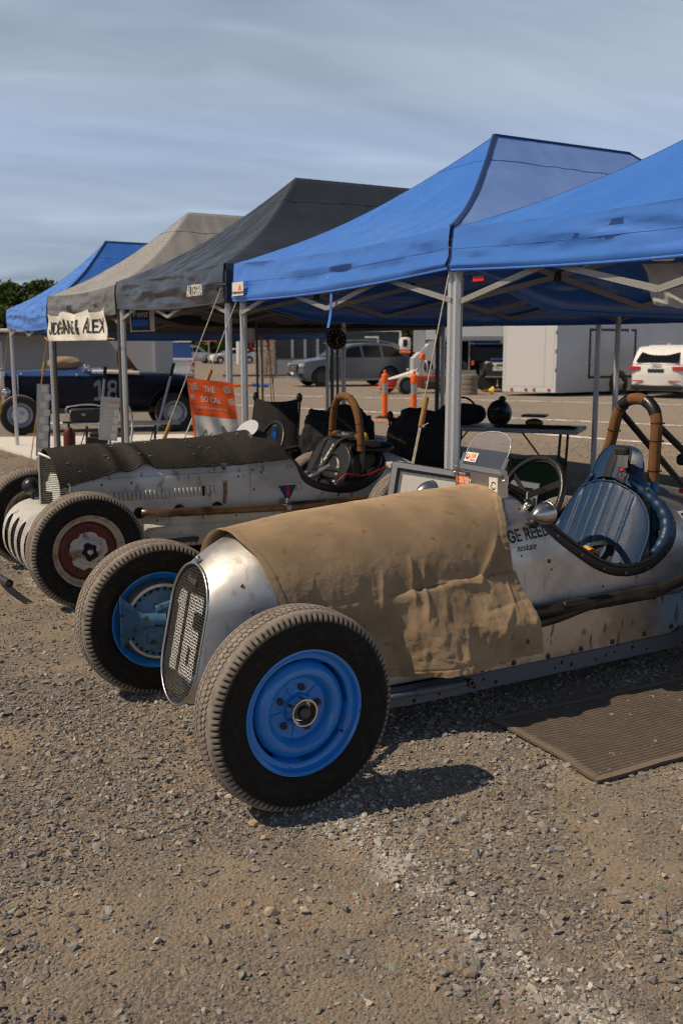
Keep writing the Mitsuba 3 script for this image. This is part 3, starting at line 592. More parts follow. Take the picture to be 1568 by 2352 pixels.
# grille
gr = part(CAR1, 'grille', place(PO, (0, -1, 0), PE, sweep(np.array([(x, y, .002) for x, y in pill.exterior.coords[:-1]]), circ(.0065, 8), True)), 'steel', True, M1)
one = sg.box(-.112, -.165, -.048, .165).union(sg.Polygon([(-.135, .10), (-.112, .165), (-.10, .165), (-.10, .10)]))
six = sg.box(-.012, -.17, .122, .17).difference(sg.box(.048, .035, .122, .105)).difference(sg.box(.044, -.115, .072, -.045))
num = one.union(six)
W_, C_ = [], []
def wire(p0, p1, r):
    n = max(2, int(np.linalg.norm(np.subtract(p1, p0)) / .008)); P = np.linspace(p0, p1, n)
    P[:, 2] += .0015 * np.cos(np.arange(n) * PI)
    m = tube(P, r, 4, caps=False); on = np.array([num.contains(sg.Point(a[0], a[1])) for a in P])
    on = np.repeat(on, 4); W_.append(m); C_.append(np.where(on[:, None], [.72, .72, .68], [.055, .052, .048]))
for x in np.arange(-.176, .177, .0138):
    c = pill.intersection(sg.LineString([(x, -1), (x, 1)])).bounds
    if c: wire((x, c[1], 0), (x, c[3], 0), .0012)
for y in np.arange(-.28, .281, .0122):
    c = pill.intersection(sg.LineString([(-1, y), (1, y)])).bounds
    if c: wire((c[0], y, 0), (c[2], y, 0), .0012)
wm = cat(*W_); k = uniq(gr + '__wire_mesh'); scene[k] = ply(xf(place(PO - PN * .006, (0, -1, 0), PE, wm), M1), 'mesh_paint', False, np.vstack(C_))
k = uniq(gr + '__emblem'); scene[k] = ply(xf(place(PO + PN * .004 + PE * .222, (0, -1, 0), PE, xf(text('Ford', .026, .003, True, shear=.3), RO('z', -6))), M1), 'chrome')
part(CAR1, 'radiator', cat(place(PO - PN * .10, (0, -1, 0), PE, prism(pill.buffer(.004), .02)), place(PO - PN * .075, (0, -1, 0), PE, prism(sg.box(-.02, -.26, .0, .26), .02))), 'black_matte', False, M1)
part(CAR1, 'radiator_hose', tube(spline([PO - PN * .07 + PE * -.10 + np.array([0, -.12, 0]), PO - PN * .05 + PE * -.16 + np.array([0, -.09, 0]), PO - PN * .06 + PE * -.2 + np.array([0, -.02, 0])], 12), .022, 10), 'old_blue', True, M1)
part(CAR1, 'badge', mv(place(PO + PE * .305 + PN * .012, (0, -1, 0), PE, mv(lathe([(0, .006), (.011, .006), (.0135, .003), (.0135, -.01)], 20, 'z'))), .012), 'steel', 30, M1)
for (x, z) in ((-.045, .70), (-.068, .52), (-.105, .30), (-.02, .60)):
    part(CAR1, 'rivet', mv(ball(.0075, 6, 1, .6, 1), x + .07, -float(hw1(x + .02, z)) - .012, z), 'exhaust_copper', True, M1)
# steering, axle, frame
part(CAR1, 'front_axle', cat(tube([(.02, -.62, .34), (.02, -.35, .30), (.02, .35, .30), (.02, .62, .34)], .028, 12), tube([(.02, .54, .36), (.55, .30, .24)], .017, 8), tube([(.02, -.54, .36), (.52, -.33, .22)], .017, 8), tube([(.14, -.6, .30), (.14, .6, .30)], .011, 8)), 'old_blue', 40, M1)
rail = []
for s in (-1, 1):
    pth = [(.05, s * .335, .215), (.4, s * .352, .19), (.7, s * .366, .172), (1.5, s * .366, .168), (2.30, s * .366, .168), (2.42, s * .366, .20)]
    rail.append(sweep(pth, rect2(.062, .05) if False else np.array([[-.024, -.036], [.024, -.036], [.024, .036], [-.024, .036]])))
fr = part(CAR1, 'frame_rail', rail[0], 'rail_blue', False, M1); part(CAR1, 'frame_rail', rail[1], 'rail_blue', False, M1)
for x in (.73, .80, .86, 1.05, 1.10, 1.17, 1.52, 1.56, 1.62, 1.78, 1.84, 1.90, 2.02, 2.12):
    k = uniq(fr + '__hole'); scene[k] = ply(xf(mv(lathe([(0, .0), (.007 + .003 * ((x * 70) % 2 > 1), .0), (.010, -.004)], 12), x, 0, .168 + .012 * math.sin(x * 40)) if False else xf(lathe([(0, 0), (.0065 + .003 * ((x * 70) % 2 > 1), 0), (.011, .004)], 12), TR(x, -.3905, .166 + .014 * math.sin(x * 41))), M1), 'black_matte')
pan = part(CAR1, 'side_panel', prism_xz([(1.0, .205), (2.30, .205), (2.37, .245), (2.36, .405), (1.40, .408), (1.0, .40)], -.379, -.372), 'side_metal', False, M1)
part(CAR1, 'rear_panel', prism_xz([(2.365, .20), (3.0, .26), (3.0, .46), (2.365, .41)], -.378, -.370), 'side_metal', False, M1)
for x, z in ((1.10, .222), (1.28, .222), (1.484, .219), (1.688, .221), (1.892, .224), (2.108, .230), (2.30, .240)):
    k = uniq(pan + '__bolt'); scene[k] = ply(xf(cat(xf(lathe([(0, -.010), (.007, -.010), (.008, -.004), (.013, -.003), (.0145, 0)], 14), TR(x, -.379, z))), M1), 'dark_steel', 30)
part(CAR1, 'underbody', box(.2, 2.6, -.33, .33, .155, .178), 'black_matte', False, M1)
part(CAR1, 'tie_rod', cat(tube([(.60, -.41, .196), (.72, -.412, .195), (.98, -.415, .192)], .013, 10), tube([(.72, -.412, .195), (.93, -.415, .193)], .017, 10)), 'rail_blue', True, M1)
rd = part(CAR1, 'rod_end', xf(lathe([(.008, -.012), (.019, -.012), (.021, 0), (.019, .012), (.008, .012), (.006, 0), (.008, -.012)], 20), TR(1.005, -.418, .190)), 'dark_steel', 35, M1)
# exhaust: two header pipes merging
part(CAR1, 'exhaust_pipe', cat(tube(spline([(1.0, -.34, .44), (1.40, -.395, .445), (1.56, -.42, .448), (1.95, -.425, .446), (2.12, -.425, .452), (2.35, -.43, .50), (2.75, -.46, .60)], 60), .028, 14),
    tube(spline([(1.05, -.35, .395), (1.42, -.392, .392), (1.52, -.412, .41), (1.62, -.428, .436), (2.1, -.43, .440)], 40), .024, 12)), 'exhaust_dark', True, M1)
part(CAR1, 'exhaust_shield', tube(spline([(1.52, -.431, .464), (1.80, -.431, .462), (2.12, -.431, .466)], 20), .022, 10), 'exhaust_dark', True, M1)
# cockpit trim: flat leather strip along the opening on both sides plus a rolled edge
for s in (-1, 1):
    dx = np.gradient(OC, axis=0); dx /= np.linalg.norm(dx, axis=1, keepdims=True); nr = np.stack([dx[:, 1], -dx[:, 0]], 1)
    wdt = np.interp(np.arange(70), [0, 8, 40, 55, 69], [.020, .040, .048, .040, .03]); rows = []
    for j in range(6):
        q = OC + nr * (wdt * j / 5 - .004)[:, None]; q[:, 1] = np.minimum(q[:, 1], B1['zt'](q[:, 0]) - .001)
        rows.append(np.stack([q[:, 0], s * (hw1(q[:, 0], q[:, 1]) + .005 + .004 * math.sin(PI * j / 5)), q[:, 1]], 1))
    P = np.stack(rows, 1)
    tr = part(CAR1, 'cockpit_trim', thick(P if s > 0 else P[:, ::-1], .004), 'black_trim', True, M1)
    k = uniq(tr + '__piping'); scene[k] = ply(xf(tube(P[:, 0] + [0, -s * .003, .004], .010, 8), M1), 'black_leather', True)
    if s < 0:
        for i in (12, 20, 28, 35, 42, 49, 56):
            k = uniq(tr + '__stud'); scene[k] = ply(xf(mv(ball(.0075, 6, 1, .5, 1), *(P[i, 3] + [0, s * .005, 0])), M1), 'exhaust_copper', True)
# padded roll along the rear edge of the cockpit opening, blue leather
for s in (-1, 1):
    q = OC[46:70]; y = hw1(q[:, 0], np.minimum(q[:, 1], B1['zt'](q[:, 0]) - .004))
    pth = spline(np.stack([q[:, 0] - .012, s * np.maximum(y - .012, .13), q[:, 1] + .010], 1)[::4], 40)
    t_ = np.linspace(0, 1, 40)
    rl = part(CAR1, 'padded_roll', tube(pth, .015 + .019 * np.sin(PI * np.clip(t_, .02, 1) ** .8) + .0022 * np.sin(t_ * 55), 16), 'blue_leather', True, M1)
    k = uniq(rl + '__piping'); scene[k] = ply(xf(tube(pth + np.array([.018, s * .027, -.004]) * np.sin(PI * t_)[:, None] ** .5, .0045, 6), M1), 'blue_leather', True)
    for i in (10, 18, 26, 33):
        k = uniq(rl + '__stud'); scene[k] = ply(xf(mv(ball(.0075, 6), *(pth[i] + [.010, s * .031, .004])), M1), 'exhaust_copper', True)
# seat back: pleated, rounded top, leaning back
def seat_pt(yy, tt):
    """yy -1..1 across, tt 0..1 up; returns local point"""
    z = .50 + .435 * tt; half = .305 * np.sqrt(np.clip(1 - np.clip((tt - .36) / .645, 0, 1) ** 2.1, 0.0001, 1)) ** .95
    y = yy * half; x = 2.07 + .20 * tt - .055 * (1 - (yy * half / .30) ** 2) + .20 * np.abs(y) ** 1.6
    return x, y, z
tt, yy = np.meshgrid(np.linspace(0, 1, 60), np.linspace(-1, 1, 121), indexing='ij')
x, y, z = seat_pt(yy, tt); z = z - .0
half = np.abs(yy)
pl = np.abs(((y + .165) / .066) % 1 - .5) * 2          # 0 mid pleat .. 1 seam
inside = (np.abs(y) < .170)
puff = np.where(inside, .0065 * (1 - np.clip(pl, 0, 1) ** 6) , .020 * np.clip((1 - half) / .25, 0, 1) ** .5 * np.clip((np.abs(y) - .168) / .02, 0, 1))
P = np.stack([x - puff * np.clip((1 - tt) / .06, 0, 1) ** .5, y, z], -1)
st = part(CAR1, 'seat', thick(P, .04), 'blue_leather', True, M1)
e = np.concatenate([P[:, 0], P[-1, 1:-1], P[::-1, -1]]); e = e[::4]
k = uniq(st + '__piping'); scene[k] = ply(xf(tube(e + [-.004, 0, 0], .006, 8), M1), 'blue_leather', True)
k = uniq(st + '__seat_cushion'); scene[k] = ply(xf(box(1.62, 2.10, -.26, .26, .36, .50, .05), M1), 'blue_leather', 40)
sb = spline([(2.32, .21, .86), (2.30, .15, .93), (2.295, 0, .972), (2.30, -.15, .93), (2.32, -.21, .86)], 30)
part(CAR1, 'seat_hoop', tube(sb, .020, 12), 'old_blue', True, M1)
# headrest
a_, b_ = np.meshgrid(np.linspace(0, 1, 40), np.linspace(-1, 1, 61), indexing='ij')
hz = .955 + .155 * np.sin(a_ * PI / 2); hh = .158 * np.sqrt(np.clip(1 - (a_ * .985) ** 2.4, 0, 1)) + .012
P = np.stack([2.22 + .10 * a_ + .9 * (b_ * hh) ** 2 - .012 * np.cos(b_ * PI / 2), b_ * hh, hz - .07 * np.abs(b_) ** 2 * (1 - a_)], -1)
hr = part(CAR1, 'headrest', thick(P, .05), 'blue_leather', True, M1)
for y0, y1 in ((-.02, .035), (-.105, -.055)):
    Q = np.stack([P[:, np.abs(b_[0] * .175 - yv).argmin()] for yv in np.linspace(y0, y1, 6)], 1) + [-.004, 0, 0.001]
    k = uniq(hr + '__strap'); scene[k] = ply(xf(thick(Q, .004), M1), 'webbing', True)
k = uniq(hr + '__piping'); scene[k] = ply(xf(tube(np.concatenate([P[:, 0], P[::-1, -1]])[::3] + [-.003, 0, 0], .005, 8), M1), 'blue_leather', True)
# roll hoop with foam padding
hp = spline([(2.36, .185, .30), (2.36, .185, .80), (2.355, .178, .95), (2.35, .108, 1.16), (2.35, .078, 1.27), (2.35, .028, 1.335), (2.35, -.045, 1.355), (2.35, -.120, 1.342), (2.35, -.172, 1.290), (2.35, -.186, 1.19), (2.355, -.178, 1.0), (2.36, -.182, .80), (2.36, -.185, .3)], 160)
hoop = part(CAR1, 'roll_hoop', tube(hp, .021, 12), 'old_blue', True, M1)
L_ = np.r_[0, np.cumsum(np.linalg.norm(np.diff(hp, axis=0), axis=1))]
def seg(l0, l1, r, bs, nm, n=14, flat=1.0):
    i = np.linspace(l0, l1, 30); q = np.stack([np.interp(i, L_, hp[:, k]) for k in range(3)], 1) + [-.010, 0, 0]
    k = uniq(f'{hoop}__{nm}'); scene[k] = ply(xf(sweep(q, circ(r, n)), M1), bs, 50)
S0 = L_[np.argmin(np.abs(hp[:, 2] - .955) + 9 * (hp[:, 1] < 0))]; S1 = L_[np.argmin(np.abs(hp[:, 2] - .94) + 9 * (hp[:, 1] > 0))]
S = S1 - S0
seg(S0, S0 + S * .385, .029, 'tan_foam', 'padding', 8); seg(S0 + S * .385, S0 + S * .455, .030, 'black_leather', 'tape'); seg(S0 + S * .455, S0 + S * .575, .0295, 'tan_foam', 'padding', 12); seg(S0 + S * .56, S0 + S * .655, .031, 'black_leather', 'tape'); seg(S0 + S * .655, S1, .0295, 'tan_foam', 'padding', 12)
for f in (.04, .24, .37, .575, .70, .79, .945):
    q = np.array([np.interp(S0 + S * f, L_, hp[:, k]) for k in range(3)]) + [-.010, 0, 0]; q2 = np.array([np.interp(S0 + S * f + .004, L_, hp[:, k]) for k in range(3)]) + [-.010, 0, 0]
    k = uniq(hoop + '__cable_tie'); scene[k] = ply(xf(cat(sweep([q, q2], circ(.0322, 12)), mv(box(-.005, .005, -.012, .012, -.004, .004), *(q + [0, -.036, 0]))), M1), 'black_trim', 40)
part(CAR1, 'hoop_brace', cat(tube([(2.38, -.165, 1.22), (2.95, -.14, .84)], .018, 10), tube([(2.36, .06, 1.27), (2.95, .14, .84)], .018, 10)), 'black_trim', True, M1)
# belts and buckle
part(CAR1, 'harness_strap', cat(thick(np.stack([np.array([(2.16, -.145 + dy, 1.105), (2.20, -.15 + dy, 1.05), (2.235, -.155 + dy, .985)]) for dy in (0, .05)], 1), .003), box(2.16, 2.20, -.155, -.08, 1.08, 1.12, .008)), 'webbing', False, M1)
part(CAR1, 'buckle', cat(box(2.165, 2.19, -.152, -.095, 1.015, 1.095, .008), xf(lathe([(.012, -.004), (.02, -.004), (.02, .004), (.012, .004), (.012, -.004)], 16, 'x'), TR(2.17, -.135, .985))), 'steel', 30, M1)
part(CAR1, 'buckle_button', xf(lathe([(0, -.008), (.010, -.006), (.010, .004)], 12, 'x'), TR(2.168, -.13, 1.005)), 'red_plastic', True, M1)
def loop(pts, w, bs, nm):
    q = spline(pts, 30); part(CAR1, nm, thick(np.stack([q + [w[0] * k, w[1] * k, w[2] * k] for k in (-.5, .5)], 1), .003), bs, True, M1)
loop([(1.93, -.215, .59), (1.93, -.21, .64), (1.96, -.22, .672), (1.995, -.235, .665), (1.99, -.24, .62), (1.96, -.235, .585)], (.0, .05, .012), 'webbing', 'lap_belt')
loop([(1.89, -.20, .58), (1.895, -.20, .62), (1.89, -.21, .655), (1.88, -.20, .65), (1.885, -.19, .60), (1.90, -.19, .57)], (.0, .045, .01), 'yellow_web', 'lap_belt')
loop([(1.60, -.10, .70), (1.66, -.20, .68), (1.72, -.30, .63)], (.03, .0, .02), 'orange_web', 'lap_belt')
# steering wheel and column
SWc = np.array([1.665, -.02, .895]); SN = np.array([-.90, 0, .43]); SN /= np.linalg.norm(SN); SY = np.array([0, -1, 0]); SU = np.cross(SN, SY)
ring = np.array([SWc + .205 * (math.cos(a) * SY + math.sin(a) * SU) for a in np.arange(64) * PI / 32])
sw = part(CAR1, 'steering_wheel', tube(ring, .0165, 12, True), 'black_leather', True, M1)
for a in (.52, 2.62, -PI / 2):
    d = math.cos(a) * SY + math.sin(a) * SU
    k = uniq(sw + '__spoke'); scene[k] = ply(xf(sweep([SWc - SN * -.02, SWc + d * .2], rect2(.004, .03)), M1), 'dark_steel')
part(CAR1, 'steering_column', tube([SWc, SWc + SN * .32], .016, 10), 'dark_steel', True, M1)
part(CAR1, 'dashboard', prism_yz([(-.33, .60), (.33, .60), (.33, .80), (.2, .90), (0, .935), (-.2, .90), (-.33, .80)], 1.38, 1.39), 'black_matte', False, M1)
# aero screen on a riveted bracket
xb = 1.36
br = part(CAR1, 'screen_bracket', prism_yz(sg.Polygon([(-.165, .87), (-.12, .915), (-.05, .945), (.03, .945), (.10, .915), (.145, .87), (.145, 1.035), (-.165, 1.035)]), xb - .003, xb + .003), 'steel', False, M1)
part(CAR1, 'bracket_side', cat(prism_xz([(xb - .02, .87), (xb + .05, .86), (xb + .03, 1.045), (xb - .02, 1.045)], -.169, -.163), prism_xz([(xb - .02, .87), (xb + .05, .86), (xb + .03, 1.045), (xb - .02, 1.045)], .143, .149)), 'steel', False, M1)
for sy in (-.172, .152):
    k = uniq(br + '__hinge'); scene[k] = ply(xf(cat(tube([(xb, sy - .012, 1.045), (xb, sy + .012, 1.045)], .020, 14), tube([(xb - .005, sy * 1.06, 1.015), (xb + .01, sy * 1.17, 1.02)], .005, 6), box(xb - .01, xb + .012, sy * 1.17 - .003, sy * 1.17 + .003, .998, 1.04, .002)), M1), 'steel', 35)
SL = np.array([.46, -.06, .88]); SL /= np.linalg.norm(SL); SO = np.array([xb, -.010, 1.048])
shape = sg.Polygon([(-.148, 0), (.148, 0), (.150, .09), (.142, .125), (.118, .158), (.08, .178), (.03, .187), (-.03, .187), (-.08, .178), (-.118, .158), (-.142, .125), (-.150, .09)]).buffer(.01).buffer(-.01)
gl = vf(prism(shape, .001)); top_only = (gl[0], gl[1])
gpts = np.array(shape.exterior.coords)
g2 = trimesh.creation.triangulate_polygon(shape, engine='earcut'); gflat = (np.c_[g2[0], np.zeros(len(g2[0]))], g2[1])
part(CAR1, 'windscreen', place(SO + SL * .01, (0, -1, 0), SL, gflat), 'screen_glass', False, M1)
part(CAR1, 'screen_edge', place(SO + SL * .01, (0, -1, 0), SL, sweep(np.c_[gpts[:-1], gpts[:-1, :1] * 0], circ(.0022, 6), True)), 'lamp_clear', True, M1)
part(CAR1, 'screen_frame', place(SO, (0, -1, 0), SL, cat(box(-.158, .158, -.012, .016, -.007, .007, .003), xf(box(-.008, .008, 0, .075, -.007, .007, .003), TR(-.155, 0, 0)), xf(box(-.008, .008, 0, .075, -.007, .007, .003), TR(.155, 0, 0)))), 'steel', False, M1)
def sticker(o, ex, ey, w, h, bs, nm='sticker'): return part(CAR1, nm, place(o, ex, ey, box(-w / 2, w / 2, -h / 2, h / 2, 0, .0012)), bs, False, M1)
def stext(par, s, o, ex, ey, h, bs, nm='lettering', **kw):
    k = uniq(f'{par}__{nm}'); scene[k] = ply(xf(place(o, ex, ey, text(s, h, .0012, **kw)), M1), bs); return k
EX, EZ = (0, -1, 0), (0, 0, 1); so = np.array([xb - .0045, .102, .985])
s1 = sticker(so, EX, EZ, .082, .088, 'print_orange'); k = uniq(s1 + '__header'); scene[k] = ply(xf(place(so + [-.0012, 0, .033], EX, EZ, box(-.041, .041, -.011, .011, 0, .001)), M1), 'print_navy')
stext(s1, 'SCRUTINY', so + [-.0012, 0, .001], EX, EZ, .024, 'print_white', bold=True, wide=.66); stext(s1, 'REG 30', so + [-.0024, .012, .033], EX, EZ, .010, 'print_white')
k = uniq(s1 + '__line'); scene[k] = ply(xf(place(so + [-.0012, -.012, -.030], EX, EZ, box(-.022, .022, -.006, .006, 0, .001)), M1), 'print_white')
s2o = np.array([xb - .0045, -.118, .985]); s2 = sticker(s2o, EX, EZ, .066, .074, 'print_white'); stext(s2, 'C', s2o + [-.0012, 0, 0], EX, EZ, .036, 'print_black')
s3o = SO + SL * .055 + np.array([0, .098, 0]) + np.cross((0, -1, 0), SL) * .002
s3 = sticker(s3o, EX, SL, .088, .048, 'print_white'); nrm = np.cross((0, -1, 0), SL) * .0012
stext(s3, 'OK', s3o + nrm + SL * .007 + np.array([0, -.016, 0]), EX, SL, .020, 'print_orange', bold=True); stext(s3, '2026', s3o + nrm - SL * .014 + np.array([0, -.016, 0]), EX, SL, .010, 'print_red')
k = uniq(s3 + '__mark'); scene[k] = ply(xf(place(s3o + nrm + np.array([0, .026, 0]), EX, SL, prism(sg.Point(0, 0).buffer(.014).difference(sg.Point(0, .004).buffer(.008)), .001)), M1), 'print_red')
# mirror
mc = np.array([1.43, -.385, .888])
mi_ = part(CAR1, 'mirror', xf(xf(lathe([(.0005, -.078), (.012, -.074), (.028, -.060), (.042, -.036), (.049, -.008), (.050, .012), (.0515, .013), (.0515, .020), (.049, .0205), (0, .019)], 32, 'x'), RO('z', 8)), TR(*mc)), 'steel', 30, M1)
k = uniq(mi_ + '__stalk'); scene[k] = ply(xf(cat(tube([(1.405, -.30, .835), (1.405, -.36, .845), (1.415, -.385, .855)], .009, 8), xf(ball(.024, 10), TR(1.395, -.352, .842))), M1), 'black_trim', True)
part(CAR1, 'mirror', xf(lathe([(.0005, -.078), (.012, -.074), (.028, -.060), (.042, -.036), (.049, -.008), (.050, .012), (.0515, .020), (0, .019)], 32, 'x'), TR(1.36, .385, .90)), 'steel', 30, M1)
part(CAR1, 'grab_handle', cat(tube(spline([(1.52, -.17, .945), (1.50, -.19, .90), (1.50, -.2, .85)], 12), .010, 8), box(1.49, 1.515, -.235, -.20, .80, .93, .006)), 'dark_steel', 40, M1)
part(CAR1, 'petrol_tap', cat(tube([(1.43, -.245, .875), (1.44, -.25, .90)], .013, 10), ball(.018, 8) if False else mv(ball(.018, 8), 1.445, -.252, .905)), 'steel', True, M1)
# names on the cowl side, laid on the body
def onbody(m, x0, z0, slope, off=.0015):
    v, f = vf(m); v = v.copy(); d = v[:, 2].copy(); X = x0 + v[:, 0] - v[:, 1] * slope; Z = z0 + v[:, 1] + v[:, 0] * slope
    return np.stack([X, -(hw1(X, Z) + off * (d > .0005) + .0002), Z], 1), f
part(CAR1, 'lettering', onbody(text('RGE REED', .050, .002, True, wide=.84), 1.372, .792, .07), 'print_black', False, M1)
part(CAR1, 'lettering', onbody(text('noskate', .027, .002, shear=.35, wide=.8), 1.365, .735, .03), 'print_black', False, M1)
for (x, z, r) in ((1.49, .66, .010), (1.505, .62, .006), (1.83, .50, .007), (2.05, .52, .006), (1.44, .80, .009), (1.415, .845, .008), (1.40, .89, .008), (1.33, .70, .005), (1.95, .47, .005)):
    part(CAR1, 'rivet', xf(ball(r, 6, 1, .35, 1), TR(x, -float(hw1(x, z)) - .001, z)), 'dark_steel', True, M1)
# tail details: badge triangle, red switch, cord
tp = [(2.40, .80), (2.80, .80), (2.58, .44)]
def tri_badge(poly, off, bs, nm):
    m = trimesh.creation.extrude_polygon(sg.Polygon(poly), .002, engine='earcut'); m = m.subdivide_to_size(.03) if hasattr(m, 'subdivide_to_size') else m
    v, f = vf(m); part(CAR1, nm, (np.stack([v[:, 0], -(hw1(v[:, 0], v[:, 1]) + off + v[:, 2]), v[:, 1]], 1), f), bs, False, M1)
tri_badge(tp, .0008, 'print_white', 'badge_border'); c_ = np.mean(tp, 0); tri_badge([tuple(c_ + (np.array(q) - c_) * .93) for q in tp], .0035, 'print_navy', 'badge_triangle')
part(CAR1, 'switch', cat(box(2.52, 2.54, -.235, -.215, .885, .99, .004), box(2.50, 2.56, -.24, -.205, .875, .90, .006)), 'red_plastic', False, M1)
part(CAR1, 'pull_cord', tube(spline([(2.46, -.22, .885), (2.54, -.27, .865), (2.64, -.285, .90), (2.66, -.27, .955)], 24), .0045, 6), 'rope', True, M1)
# wheels: two at the front, the far rear one shows behind the cockpit
for nm, (x, y, ang, res, sd) in dict(fn=(0, -.70, 0, 6, 0), ff=(0, .70, 0, 6, 1), rn=(2.62, -.72, 0, 4, 2), rf=(2.62, .72, 0, 4, 3)).items():
    s = -1 if y < 0 else 1
    Mw = M1 @ TR(x, y, .364) @ RO('z', 180 if s < 0 else 0)
    wheel_blue(CAR1, Mw, res, sd)
    if nm == 'ff':
        db = part(CAR1, 'brake_drum', xf(lathe([(.178, .0), (.180, -.01)] + [(.180 + .006 * (i % 2), -.012 - .006 * i) for i in range(9)] + [(.172, -.066)], 72), TR(x, y - .03, .364)), 'dark_steel', 30, M1)
        bp = part(CAR1, 'backing_plate', xf(lathe([(.174, -.066), (.166, -.072), (.150, -.072), (.140, -.080), (.10, -.084), (.07, -.10), (.03, -.11), (0, -.112)], 72), TR(x, y - .03, .364)), 'old_blue', 35, M1)
        k = uniq(bp + '__ring'); scene[k] = ply(xf(xf(lathe([(.177, -.060), (.177, -.072), (.165, -.0745), (.165, -.06)], 72), TR(x, y - .03, .364)), M1), 'worn_silver', 35)
        for i in range(30):
            a = i * 2 * PI / 30; k = uniq(bp + '__hole'); scene[k] = ply(xf(xf(lathe([(0, 0), (.0075, 0), (.0085, .003)], 10), TR(x + .1535 * math.cos(a), y - .1035, .364 + .1535 * math.sin(a))), M1), 'black_matte')
        part(CAR1, 'steering_arm', cat(xf(box(-.05, .05, -.03, 0, -.02, .02, .012), TR(.02, y - .13, .36) @ RO('y', 30)), xf(box(-.03, .03, -.02, 0, -.03, .03, .012), TR(-.05, y - .115, .30)), tube([(.02, y - .16, .34), (.12, y - .14, .30)], .014, 8), tube([(-.04, y - .13, .43), (.04, y - .13, .45)], .02, 8)), 'old_blue', 40, M1)
        # air scoop of the brake: funnel with a mesh mouth facing forward
        sc = part(CAR1, 'brake_scoop', xf(lathe([(.124, -.205), (.121, -.200), (.052, -.128), (.034, -.10), (.030, .0)], 40, 'x'), TR(.0, y - .155, .385) @ RO('z', -19)), 'old_blue', 35, M1)
        mm = [tube([(-.2, -c, h), (-.2, c, h)], .0016, 4, caps=False) for h in np.arange(-.12, .121, .009) for c in [math.sqrt(max(.122 ** 2 - h * h, 1e-6))]] + [tube([(-.2, h, -c), (-.2, h, c)], .0016, 4, caps=False) for h in np.arange(-.12, .121, .009) for c in [math.sqrt(max(.122 ** 2 - h * h, 1e-6))]]
        k = uniq(sc + '__wire_mesh'); scene[k] = ply(xf(xf(cat(*mm), TR(.0, y - .155, .385) @ RO('z', -19)), M1), 'steel')
# ------------------------------------------------------------------ canvas over the bonnet
NA, NB = 230, 360
bb = np.linspace(0, 1, NB)
def cover_profile(x):
    """section from the far hem over the top to the near hem: (s, y, z)"""
    g = {k: float(f(x)) for k, f in B1.items()}; w, zt, rt, p = g['w'], g['zt'], g['rt'], g['p']; d = .008
    a = np.linspace(0, PI, 161); cy, sy = np.sign(np.cos(a)) * np.abs(np.cos(a)) ** (2 / p), np.abs(np.sin(a)) ** (2 / p)
    top = np.stack([(w + d) * cy, zt - rt + (rt + d) * sy], 1)
    far = np.stack([np.full(12, w + d + .02), np.linspace(.42, zt - rt - .02, 12)], 1)
    zh = np.interp(x, [.1, .66, 1.10, 1.30, 1.50], [.262, .262, .272, .282, .278]); zz = np.linspace(zt - rt - .006, zh, 70)
    # how the hanging side stands off the body
    mid = np.clip((x - .62) / .20, 0, 1); low = np.clip((x - 1.02) / .10, 0, 1)
    k0 = np.interp(zz, [.25, .35, .50, .66], [.006, .004, .004, .004])                                   # front: hangs in
    k1 = np.interp(zz, [.25, .35, .45, .56, .67], [.152, .130, .100, .052, .002])                           # middle: pushed out by the headers
    k2 = np.interp(zz, [.25, .33, .38, .43, .48, .56, .67], [.102, .110, .122, .126, .100, .052, .002])              # rear: over the exhaust, then back in
    off = k0 * (1 - mid) + mid * (k1 * (1 - low) + k2 * low)
    near = np.stack([-(w + d + off), zz], 1)
    return np.vstack([far, top, near])
rows = []
for i in range(NA):
    fa = i / (NA - 1); x0 = .10 + fa * 1.32
    P = cover_profile(x0); s = np.r_[0, np.cumsum(np.linalg.norm(np.diff(P, axis=0), axis=1))]; q = np.linspace(0, s[-1], NB)
    Y, Z = np.interp(q, s, P[:, 0]), np.interp(q, s, P[:, 1])
    fr = np.interp(Z, [.25, .4, .63, .8, .86], [.24, .19, .145, .075, .035]); bk = np.interp(Z, [.27, .45, .66, .80, .90, .95], [1.37, 1.315, 1.265, 1.255, 1.30, 1.36])
    fr = np.where(Y > 0, np.interp(Z, [.4, .86], [.06, .03]), fr)
    rows.append(np.stack([fr + (bk - fr) * fa + LEAN(x0) * (Z - .475) * .5, Y, Z], 1))
P = np.array(rows)
for _ in range(2): P[1:-1, 1:-1] = (P[1:-1, 1:-1] * 2 + P[:-2, 1:-1] + P[2:, 1:-1] + P[1:-1, :-2] + P[1:-1, 2:]) / 6
du, dv = np.gradient(P, axis=0), np.gradient(P, axis=1); nn = np.cross(du, dv); nn /= np.linalg.norm(nn, axis=-1, keepdims=True)
if nn[NA // 2, NB // 2, 2] < 0: nn = -nn
X, Z = P[..., 0], P[..., 2]; drop_ = np.clip((.80 - Z) / .5, 0, 1) * (P[..., 1] < .2)
F = lambda sx, sz, o, sd: meshkit.fbm(np.stack([X * sx, Z * sz, X * 0 + o], -1), o, sd) - .5
def ridge(x0, z0, x1, z1, w, amp):
    d = np.array([x1 - x0, z1 - z0]); L = np.linalg.norm(d); d /= L; a = (X - x0) * d[0] + (Z - z0) * d[1]; o = (X - x0) * -d[1] + (Z - z0) * d[0]
    return amp * np.exp(-np.abs(o) / w * 1.5) * np.clip(np.minimum(a, L - a) / (.3 * L) + .3, 0, 1) * (P[..., 1] < 0)
disp = .008 * F(3, 3, 3, 1) + drop_ * (.024 * F(8, 2.2, 3, 2) + .020 * F(17, 5, 3, 5) + .012 * F(12, 14, 3, 7)) + .0042 * F(36, 30, 3, 3) * (.30 + drop_) + .0010 * F(100, 90, 2, 4)
